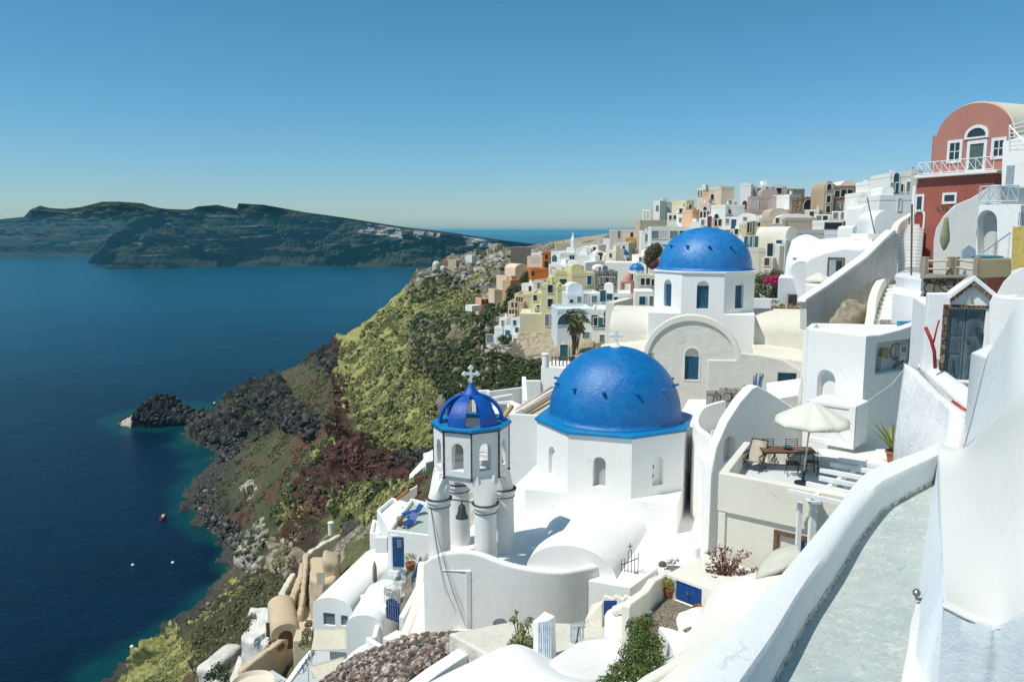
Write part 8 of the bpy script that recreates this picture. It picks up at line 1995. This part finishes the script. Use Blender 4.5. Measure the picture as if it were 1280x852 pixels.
for a in [
 ('white cube house tucked under the cream block at the left of the upper town', 846, 862, 268, 284, 172, W_, [(.3,.4,.6,.9,'g'),(.7,.4,.6,.9,'d')]),
 ('small cream house with two dark windows below the low cream one', 834, 848, 266, 280, 176, CR2, [(.3,.4,.6,.9,'d'),(.7,.4,.6,.9,'d')]),
 ('white house with a sunlit roof left of the bush by the veranda', 790, 808, 318, 332, 172, W_, [(.6,.4,.6,.9,'b')]),
 ('cream house stepping down below the ochre arched house', 768, 786, 303, 318, 195, CR2, [(.3,.4,.6,.9,'g'),(.65,.4,.6,.9,'d')]),
 ('tiny white hut with a dark door between the spire and the arched cream house', 738, 748, 306, 318, 200, W_, [(.5,.1,.7,1.6,'d')]),
 ('white terrace house with a brown door left of the cream retaining wall', 728, 745, 326, 342, 165, W_, [(.3,.15,.8,1.7,'r'),(.7,.4,.6,.9,'g')]),
 ('white two-window house between the yellow roof and the grey stone house', 716, 732, 328, 344, 158, W_, [(.3,.4,.6,.9,'b'),(.7,.4,.6,.9,'b')]),
 ('cream stepped block left of the first small blue dome', 757, 770, 312, 328, 182, C_, [(.5,.4,.6,.9,'d')]),
 ('white house with a grey door above the far dome on its right', 905, 922, 288, 302, 138, W_, [(.3,.1,.8,1.8,'g'),(.7,.5,.6,.8,'d')]),
 ('peach house corner with small windows above the far dome', 916, 932, 286, 300, 134, PCH2, [(.3,.5,.6,.9,'d'),(.7,.5,.6,.9,'r')]),
 ('white stepped house left of the cafe with the dark front', 1018, 1038, 268, 284, 130, W_, [(.3,.4,.7,1.0,'g'),(.7,.4,.7,1.0,'d')]),
 ('cream flat house under the stone arcade', 1006, 1024, 262, 276, 138, CR2, [(.5,.3,.7,1.0,'d')]),
 ('white flat house below the brown mansion', 1040, 1064, 264, 278, 128, W_, [(.2,.3,.7,1.0,'g'),(.6,.3,.7,1.0,'g')]),
 ('white house with two narrow doors under the white skyline group', 1080, 1102, 256, 272, 104, W_, [(.3,.1,.7,1.8,'g'),(.7,.4,.6,.8,'d')]),
 ('low cream house with a terrace right of the tall white three-window house', 952, 966, 322, 338, 98, CR2, [(.5,.4,.6,.9,'r')]),
 ('small white house with a blue shutter under the yellow-cream one', 966, 982, 300, 314, 106, W_, [(.5,.3,.7,1.0,'b')]),
]:
    tower(*a)
# ------------------------------------------------------------ scrub, boulders, palm
def scatter(name, label, spots, mat, nf=14, leaf=.5, flat=.75, seed=1, tri=False):
    """spots (x,y,z,r): clumps of small leaf faces, one mesh"""
    g = np.random.default_rng(seed); n = len(spots); sp = np.array(spots)
    d = g.normal(size=(n, nf, 3)); d[..., 2] = np.abs(d[..., 2])*.9; d /= np.linalg.norm(d, axis=2, keepdims=True)
    c = sp[:, None, :3]+d*sp[:, None, 3:4]*g.uniform(.45, 1.0, (n, nf, 1))*np.array([1, 1, flat])
    a = np.cross(d, g.normal(size=(n, nf, 3))); a /= np.linalg.norm(a, axis=2, keepdims=True)
    b = np.cross(a, d)+d*g.uniform(-.7, .7, (n, nf, 1)); b /= np.linalg.norm(b, axis=2, keepdims=True)
    l = sp[:, None, 3:4]*leaf*g.uniform(.5, 1.2, (n, nf, 1))
    V = np.stack([c-a*l, c+b*l*1.1, c+a*l, c-b*l*.6], 2).reshape(-1, 3).astype(np.float32); m = n*nf
    me = bpy.data.meshes.new(name); me.vertices.add(len(V)); me.vertices.foreach_set('co', V.ravel())
    me.loops.add(m*4); me.loops.foreach_set('vertex_index', np.arange(m*4, dtype=np.int32)); me.polygons.add(m)
    me.polygons.foreach_set('loop_start', np.arange(0, m*4, 4, dtype=np.int32)); me.polygons.foreach_set('loop_total', np.full(m, 4, np.int32)); me.update(calc_edges=True)
    me.materials.append(mat); o = bpy.data.objects.new(name, me); COL.objects.link(o); return tag(o, label, None, kind='stuff')
def spots_in(poly, n, r0, r1, rnd, maxd=700, mind=70):
    out = []; xs = [p[0] for p in poly]; ys = [p[1] for p in poly]; tries = 0
    while len(out) < n and tries < n*6:
        tries += 1; px = rnd.uniform(min(xs), max(xs)); py = rnd.uniform(min(ys), max(ys))
        if not in_poly(np.array([px]), np.array([py]), poly)[0]: continue
        h = hit(px, py)
        if h is None or not (mind < h.y < maxd) or h.z < SEA+3: continue
        v = vnoise(h.x/6, h.y/6, h.z/6, 91+int(r1*10))
        if v < .46: continue
        out.append((h.x, h.y, h.z, rnd.uniform(r0, r1)*(1 if h.y > 120 else .6)))
    return out
rnd = random.Random(33)
YS = leafy((.20,.21,.07), (.46,.44,.19), 'yellow_scrub_leaf'); DS = leafy((.035,.05,.02), (.10,.13,.045), 'dark_scrub_leaf'); GS = leafy((.08,.09,.04), (.20,.20,.09), 'olive_scrub_leaf')
B1 = [(430,430),(520,356),(560,356),(640,380),(560,425),(545,500),(540,560),(470,565),(445,520),(432,470)]
sp = spots_in(B1, 2600, .35, .95, rnd)+spots_in(B1, 5200, .18, .42, rnd)+spots_in([(560,368),(620,330),(650,322),(610,352),(575,382)], 400, .5, 1.1, rnd)+spots_in([(372,640),(385,600),(372,690),(310,735),(240,790),(235,785),(290,740),(345,700)], 500, .3, .7, rnd)+spots_in([(160,845),(215,800),(255,800),(262,830),(235,870),(160,870)], 1500, .16, .42, rnd)+spots_in([(400,625),(450,605),(520,600),(530,640),(470,660)], 500, .5, 1.1, rnd, mind=55)
scatter('yellow_scrub', 'yellow-green cushions of scrub covering the upper cliff slope', sp, YS, 12, .5, seed=2)
D1 = [(560,395),(600,372),(650,355),(665,400),(640,410),(600,440),(690,455),(690,495),(640,490),(560,490),(520,470),(510,400),(530,390)]
sp = spots_in(D1, 820, .6, 1.5, rnd, mind=60)+spots_in([(540,340),(600,350),(565,375),(520,380)], 130, .6, 1.3, rnd)+spots_in(B1, 420, .5, 1.3, rnd)+spots_in([(400,620),(520,595),(530,640),(430,660)], 160, .6, 1.4, rnd, mind=50)+spots_in([(535,455),(680,450),(690,500),(560,500)], 520, .7, 1.6, rnd, mind=55)
scatter('dark_scrub', 'dark evergreen scrub on the slope below the houses', sp, DS, 26, .34, .85, seed=3)
sp = spots_in([(385,460),(430,440),(420,540),(370,640),(300,700),(245,640),(290,570),(350,490)], 2200, .3, .9, rnd)+spots_in([(230,800),(300,740),(370,690),(365,750),(330,800),(260,850)], 900, .2, .6, rnd)+spots_in(D1, 900, .3, .9, rnd)+spots_in(B1, 900, .4, .9, rnd)
scatter('olive_scrub', 'low olive-grey scrub on the lower slopes above the shore', sp, GS, 10, .5, seed=4)
# shore boulders
def boulders(name, label, spots, mat, seed):
    g = np.random.default_rng(seed); sp = np.array(spots); n = len(sp)
    base = np.array([(1,0,0),(.3,.95,0),(-.8,.6,0),(-.8,-.6,0),(.3,-.95,0),(.5,.35,.75),(-.5,.3,.8),(0,-.6,.75),(0,0,-.6)])
    F_ = np.array([(0,1,5),(1,6,5),(1,2,6),(2,3,6),(3,7,6),(3,4,7),(4,0,7),(0,5,7),(5,6,7),(0,8,1),(1,8,2),(2,8,3),(3,8,4),(4,8,0)])
    th = g.uniform(0, 6.28, n); c, s_ = np.cos(th), np.sin(th); jit = base[None]*g.uniform(.6, 1.25, (n, 9, 1)); sc3 = g.uniform(.6, 1.2, (n, 1, 3)); V = jit*sc3
    X = V[..., 0]*c[:, None]-V[..., 1]*s_[:, None]; Y = V[..., 0]*s_[:, None]+V[..., 1]*c[:, None]
    V = np.stack([X, Y, V[..., 2]], -1)*sp[:, None, 3:4]+sp[:, None, :3]; V = V.reshape(-1, 3).astype(np.float32)
    Fs = (F_[None]+np.arange(n)[:, None, None]*9).reshape(-1, 3).astype(np.int32); me = bpy.data.meshes.new(name)
    me.vertices.add(len(V)); me.vertices.foreach_set('co', V.ravel()); me.loops.add(Fs.size); me.loops.foreach_set('vertex_index', Fs.ravel()); me.polygons.add(len(Fs))
    me.polygons.foreach_set('loop_start', np.arange(0, Fs.size, 3, dtype=np.int32)); me.polygons.foreach_set('loop_total', np.full(len(Fs), 3, np.int32)); me.update(calc_edges=True)
    me.materials.append(mat); o = bpy.data.objects.new(name, me); COL.objects.link(o); return tag(o, label, None, kind='stuff')
t = NT('boulder'); r_ = t.new('ShaderNodeNewGeometry').outputs['Random Per Island']
t.l(t.ramp(r_, [(0, (.016,.015,.014)), (.5, (.045,.042,.038)), (.85, (.10,.092,.08)), (1, (.22,.20,.17))]), t.b.inputs['Base Color']); t.b.inputs['Roughness'].default_value = .9; BOUL = t.mat
def shore(poly, n, r0, r1, zmax):
    out = []; xs = [p[0] for p in poly]; ys = [p[1] for p in poly]; k = 0
    while len(out) < n and k < n*8:
        k += 1; px = rnd.uniform(min(xs), max(xs)); py = rnd.uniform(min(ys), max(ys))
        if not in_poly(np.array([px]), np.array([py]), poly)[0]: continue
        h = hit(px, py)
        if h is None or h.z > zmax: continue
        z = max(h.z, SEA-.2); p = ray(px, py)*(z/ray(px, py).z); out.append((p.x, p.y, z, rnd.uniform(r0, r1)*rnd.choice((1, 1, 1, 1.8))))
    return out
SHP = [(385,455),(340,470),(285,485),(240,535),(275,575),(240,625),(262,665),(298,690),(298,718),(250,760),(205,800),(150,850),(200,850),(260,800),(320,730),(330,690),(285,640),(310,585),(330,540),(350,500)]
boulders('shore_boulders', 'dark jumbled boulders along the foot of the slope', shore(SHP, 3600, .2, .85, SEA+5.5), BOUL, 5)
def rocks_in(poly, n, r0, r1, mind=60):
    return [(x, y, z-r*.25, r) for (x, y, z, r) in spots_in(poly, n, r0, r1, rnd, mind=mind)]
REDZ = [(418,425),(436,425),(442,470),(454,495),(448,530),(455,562),(520,572),(528,598),(450,600),(425,614),(402,665),(380,725),(355,745),(352,700),(372,640),(388,590),(415,560),(425,500)]
t = NT('red_crag'); r_ = t.new('ShaderNodeNewGeometry').outputs['Random Per Island']
t.l(t.ramp(r_, [(0, (.025,.014,.012)), (.5, (.085,.036,.026)), (.85, (.14,.065,.045)), (1, (.12,.10,.08))]), t.b.inputs['Base Color']); t.b.inputs['Roughness'].default_value = .95; t.bump(t.noise(3, 6, .7), 1, .2)
boulders('red_crags', 'broken dark red lava crags forming the ridge across the slope', rocks_in(REDZ, 2200, .2, .8), t.mat, 8)
t = NT('black_crag'); r_ = t.new('ShaderNodeNewGeometry').outputs['Random Per Island']
t.l(t.ramp(r_, [(0, (.010,.010,.010)), (.6, (.03,.03,.028)), (1, (.09,.085,.07))]), t.b.inputs['Base Color']); t.b.inputs['Roughness'].default_value = .95; BLC = t.mat
boulders('black_crags', 'jagged black lava crags at the water below the slope', rocks_in([(288,492),(345,470),(370,500),(405,520),(390,548),(340,538),(300,560),(262,556),(272,532),(288,518)], 950, .6, 2.2)+rocks_in([(378,458),(395,436),(425,440),(420,465)], 200, .6, 1.8)+rocks_in([(515,400),(530,395),(560,440),(575,470),(520,470)], 160, .5, 1.6)+rocks_in([(440,555),(535,560),(535,600),(520,585)], 160, .4, 1.2), BLC, 9)
ic2 = PZ(204,524,SEA)
isl = []
for _ in range(900):
    u_, v_ = rnd.uniform(-1, 1), rnd.uniform(-1, .6)
    if u_*u_+v_*v_ < .95: isl.append((ic2.x+u_*22.5, ic2.y+v_*19, SEA+max(0, float(np.interp(u_, [-1,-.8,-.55,-.4,-.2,.15,.3,.5,1], [0,0,4,11,13,12,8,6,1]))*(1-.6*v_*v_)*rnd.uniform(.2, .95)), rnd.uniform(.5, 2.3)))
isl = [q_ for q_ in isl if not (-.8 < (q_[0]-ic2.x)/22.5 < -.4 and q_[1] < ic2.y-2)]
boulders('islet_boulders', 'black boulders round the little lava islet', isl, BLC, 6)
t = NT('grey_crag'); r_ = t.new('ShaderNodeNewGeometry').outputs['Random Per Island']
t.l(t.ramp(r_, [(0, (.10,.09,.07)), (.6, (.27,.25,.20)), (1, (.42,.39,.33))]), t.b.inputs['Base Color']); t.b.inputs['Roughness'].default_value = .95
boulders('grey_crags', 'pale grey rock outcrops between scrub on the upper slope', rocks_in([(515,325),(545,322),(700,312),(660,345),(620,380),(600,368),(560,345),(520,352)], 420, .5, 2.2)+rocks_in([(560,395),(650,355),(665,400),(690,455),(690,490),(560,490)], 240, .4, 1.5)+rocks_in([(305,665),(330,655),(332,690),(322,715),(303,712)], 90, .4, 1.2)+rocks_in([(362,700),(425,668),(470,640),(545,600),(420,700),(380,760),(300,830),(262,840)], 330, .12, .45, mind=40), t.mat, 10)
# floating things: two buoys / boats
for (px, py, s_, lb_, c_) in ((170,531,1.0,'small dark motor boat moored below the islet','w'),(204,647,1.0,'little red and white boat off the shore','r'),(268,505,1.3,'tiny dark boat between the islet and the black rocks','d')):
    p = PZ(px, py, SEA+.1); B_ = thing('boat', p, lb_, 'boat'); q = MB(); n = 9; rows = []
    for i in range(n+1):
        t_ = i/n; w_ = .75*s_*math.sin(PI*min(1, t_*.75+.25))**.8 if t_ < .99 else .02; y = (t_-.5)*4.2*s_; rows.append([(p.x-w_, p.y+y, p.z+.55+.25*t_), (p.x-w_*.6, p.y+y, p.z-.1), (p.x+w_*.6, p.y+y, p.z-.1), (p.x+w_, p.y+y, p.z+.55+.25*t_)])
    q.grid(rows); q.add(rows[0], [(0, 1, 2, 3)]); o = q.build('hull', paint({'w': (.5,.5,.5), 'r': (.55,.10,.06), 'd': (.08,.08,.09)}[c_], .5, name='hull_paint'), B_); o.modifiers.new('s', 'SOLIDIFY').thickness = .06
    q = MB(); q.box(p.x-.45*s_, p.x+.45*s_, p.y-.3*s_, p.y+.6*s_, p.z+.2, p.z+1.1); q.build('cabin', WPAINT, B_, bevel=.08)
# moored buoys
for (px, py) in ((216,703),(166,706),(165,808)):
    p = PZ(px, py, SEA); q = MB(); q.lathe([(.05, -.3), (.45, -.1), (.5, .15), (.3, .45), (.03, .55)], p, 12); tag(q.build('buoy', WPAINT, None, smooth='auto'), {216: 'white mooring buoy nearest the shore', 166: 'white mooring buoy farther out from the shore', 165: 'white mooring buoy lowest in the dark water'}[px if px != 165 else 165], 'buoy', 'mooring buoys')
# palm
def palm():
    b = P(717,456,98); t_ = P(720,398,98); T = thing('palm_tree', b, 'tall fan palm with a skirt of dead fronds standing left of the far church', 'palm tree')
    pts = smoothline([b-Vector((0, 0, 1.5)), b.lerp(t_, .5)+Vector((-.1, 0, 0)), t_], 6); q = MB(); q.tube(pts, .26, 10, r2=.22); q.build('trunk', paint((.13,.10,.07), .95, name='palm_bark', var=.35, bump=1), T, smooth=True)
    r = random.Random(8)
    def fronds(nm, n, mat, e0, e1, L0, L1, droop):
        q = MB()
        for k in range(n):
            w = r.uniform(0, 2*PI); e = r.uniform(e0, e1); L_ = r.uniform(L0, L1); mid_ = t_+Vector((math.cos(w)*math.cos(e), math.sin(w)*math.cos(e), math.sin(e)))*L_*.55; tip = mid_+Vector((math.cos(w)*math.cos(e)*.5, math.sin(w)*math.cos(e)*.5, math.sin(e)*.5-droop))*L_*.6
            for j in range(11):      # fan leaflets
                ph = (j-5)*.17; side = Vector((-math.sin(w), math.cos(w), 0)); p1 = mid_+side*ph*.25*L_*.5; p2 = tip+side*math.sin(ph)*L_*.75-Vector((0, 0, abs(ph)*.35)); wv = side*.045+Vector((0, 0, .02))
                mm = p1.lerp(p2, .55); q.add([p1, mm-wv*1.3, p2, mm+wv*1.3], [(0, 1, 2, 3)])
            q.tube([t_, mid_], .02, 3)
        q.build(nm, mat, T, fix=False)
    fronds('crown', 60, leafy((.05,.085,.025), (.20,.21,.07), 'palm_leaf'), -.25, 1.35, 1.5, 2.2, .30)
    fronds('dead_fronds', 44, leafy((.16,.12,.07), (.34,.27,.16), 'dead_palm_leaf'), -1.45, -.55, .9, 1.6, .75)
    q = MB()
    for k in range(170):
        w = r.uniform(0, 6.28); z = r.uniform(.6, 3.6); rr3 = .85*(1-(z-.6)/5); p = t_+Vector((math.cos(w)*rr3, math.sin(w)*rr3, -z+.4)); q.add([p, p+Vector((-math.sin(w)*.12, math.cos(w)*.12, 0)), p+Vector((math.cos(w)*-.1, math.sin(w)*-.1, -1.1))], [(0, 1, 2)])
    q.build('skirt', leafy((.14,.10,.06), (.28,.21,.12), 'skirt_leaf'), T, fix=False)
palm()
# trees among the houses
bush('tree_clump', 'rounded dark green shrub below the orange houses', [(P(647,370,170),2.2),(P(642,366,170),1.8),(P(652,374,168),1.7),(P(640,374,170),1.6)], DS, n=2600, leaf=.28, seed=31)
bush('tree_clump', 'dark green shrub between the peach steps and the orange house', [(P(661,348,205),2.2),(P(657,352,205),1.7),(P(666,345,205),1.6)], DS, n=1700, leaf=.32, seed=32)
bush('tree_clump', 'dry brown-green bush drooping under the veranda left of the far dome', [(P(816,318,150),1.7),(P(812,325,150),1.3),(P(820,312,150),1.3),(P(815,330,150),1.1)], leafy((.08,.07,.03), (.16,.14,.06), 'dry_bush_leaf'), n=2800, leaf=.28, seed=33)
bush('tree_clump', 'dark bush of small reddish flowers beside the dry brown bush', [(P(822,330,145),1.0),(P(816,333,145),.8)], leafy((.08,.06,.04), (.30,.10,.12), 'red_flower_leaf'), n=500, leaf=.2, seed=34)
bush('tree_clump', 'green creeper on the terrace under the low white cluster', [(P(628,425,138),1.1),(P(634,428,137),.9),(P(640,423,137),.8)], DS, n=800, leaf=.22, seed=35)

RG_ = leafy((.09,.10,.04), (.24,.24,.12), 'ruin_weed_leaf')
bush('weedy_shrub', 'grey-green weeds growing on the top of the roofless white ruin', [(P(308,778,61.5),.5),(P(315,772,62),.4),(P(306,786,61),.4)], RG_, n=420, leaf=.13, seed=41)
bush('weedy_shrub', 'brownish shrub filling the corner right of the white ruin doorway', [(P(343,803,59),.6),(P(338,812,59),.5),(P(350,808,58.5),.4)], leafy((.12,.08,.04), (.24,.18,.08), 'brown_weed_leaf'), n=500, leaf=.14, seed=42)
bush('weedy_shrub', 'green shrub between the sand wall and the upper beige canopy', [(P(384,792,55),.45),(P(381,804,54),.45),(P(386,780,56),.35)], RG_, n=480, leaf=.12, seed=43)
bush('weedy_shrub', 'green shrub in the ruined garden above the long vaulted roof', [(P(428,690,71),.7),(P(438,686,71),.6),(P(420,696,70),.5)], RG_, n=600, leaf=.14, seed=44)
bush('weedy_shrub', 'dark shrub at the foot of the white stubs at the bottom left edge', [(P(272,838,62),.7),(P(280,846,61),.6),(P(262,846,62),.5)], DS, n=600, leaf=.14, seed=45)
boulders('village_rubble', 'loose pale stones strewn round the ruins at the lower left', rocks_in([(362,700),(425,668),(455,650),(450,680),(380,770),(300,860),(240,860),(262,820)], 520, .12, .4, mind=45), t.mat, 12)
# ------------------------------------------------------------ sky, sun, camera, air
cam = bpy.data.cameras.new('camera'); co = bpy.data.objects.new('camera', cam); COL.objects.link(co); SC.camera = co
cam.sensor_width = 36; cam.lens = 36*F/1280; cam.clip_start = .1; cam.clip_end = 200000
co.location = (0, 0, 0); co.rotation_euler = (PI/2-TH, 0, 0)
sd = Vector((-.47, -.22, .855)).normalized()   # towards the sun
el = math.asin(sd.z); azm = math.atan2(sd.x, sd.y)
L = bpy.data.lights.new('sun', 'SUN'); L.energy = 4.25; L.angle = math.radians(.53); L.color = (1, .96, .87)
lo = bpy.data.objects.new('sun', L); COL.objects.link(lo); lo.rotation_euler = sd.to_track_quat('Z', 'Y').to_euler()
GR = (.88, .85, 1.06)
W = bpy.data.worlds.new('World'); SC.world = W; W.use_nodes = True
nt = W.node_tree; bg = nt.nodes['Background']
sky = nt.nodes.new('ShaderNodeTexSky'); sky.sky_type = 'NISHITA'; sky.sun_disc = False; sky.sun_elevation = el; sky.sun_rotation = azm
sky.altitude = 100; sky.air_density = 1.0; sky.dust_density = .25; sky.ozone_density = 5.0
# colour grade of the clear sky, channel by channel (deeper teal overhead, pale at the horizon)
K = .11; sp_ = nt.nodes.new('ShaderNodeSeparateColor'); cb_ = nt.nodes.new('ShaderNodeCombineColor'); nt.links.new(sky.outputs[0], sp_.inputs[0])
for i, (pw, sc_) in enumerate(((1.4, GR[0]), (.93, GR[1]), (1.2, GR[2]))):
    m1 = nt.nodes.new('ShaderNodeMath'); m1.operation = 'MULTIPLY'; m1.inputs[1].default_value = K; m2 = nt.nodes.new('ShaderNodeMath'); m2.operation = 'POWER'; m2.inputs[1].default_value = pw
    m3 = nt.nodes.new('ShaderNodeMath'); m3.operation = 'MULTIPLY'; m3.inputs[1].default_value = sc_/K
    nt.links.new(sp_.outputs[i], m1.inputs[0]); nt.links.new(m1.outputs[0], m2.inputs[0]); nt.links.new(m2.outputs[0], m3.inputs[0]); nt.links.new(m3.outputs[0], cb_.inputs[i])
nt.links.new(cb_.outputs[0], bg.inputs[0]); bg.inputs[1].default_value = .11
SC.view_settings.view_transform = 'Standard'; SC.view_settings.look = 'None'; SC.view_settings.exposure = 0; SC.view_settings.gamma = 1

hz = MB(); hz.box(-30000, 30000, -3000, 60000, SEA-1.5, 40); HM = bpy.data.materials.new('haze'); HM.use_nodes = True
hn = HM.node_tree; hn.nodes.remove(hn.nodes['Principled BSDF']); pv = hn.nodes.new('ShaderNodeVolumePrincipled'); pv.inputs['Color'].default_value = (.20, .74, 1, 1); pv.inputs['Density'].default_value = 7.5e-5; pv.inputs['Anisotropy'].default_value = .2
hn.links.new(pv.outputs[0], hn.nodes['Material Output'].inputs['Volume']); tag(hz.build('haze', HM, None), kind='stuff')

SC.cycles.max_bounces = 10; SC.cycles.diffuse_bounces = 6
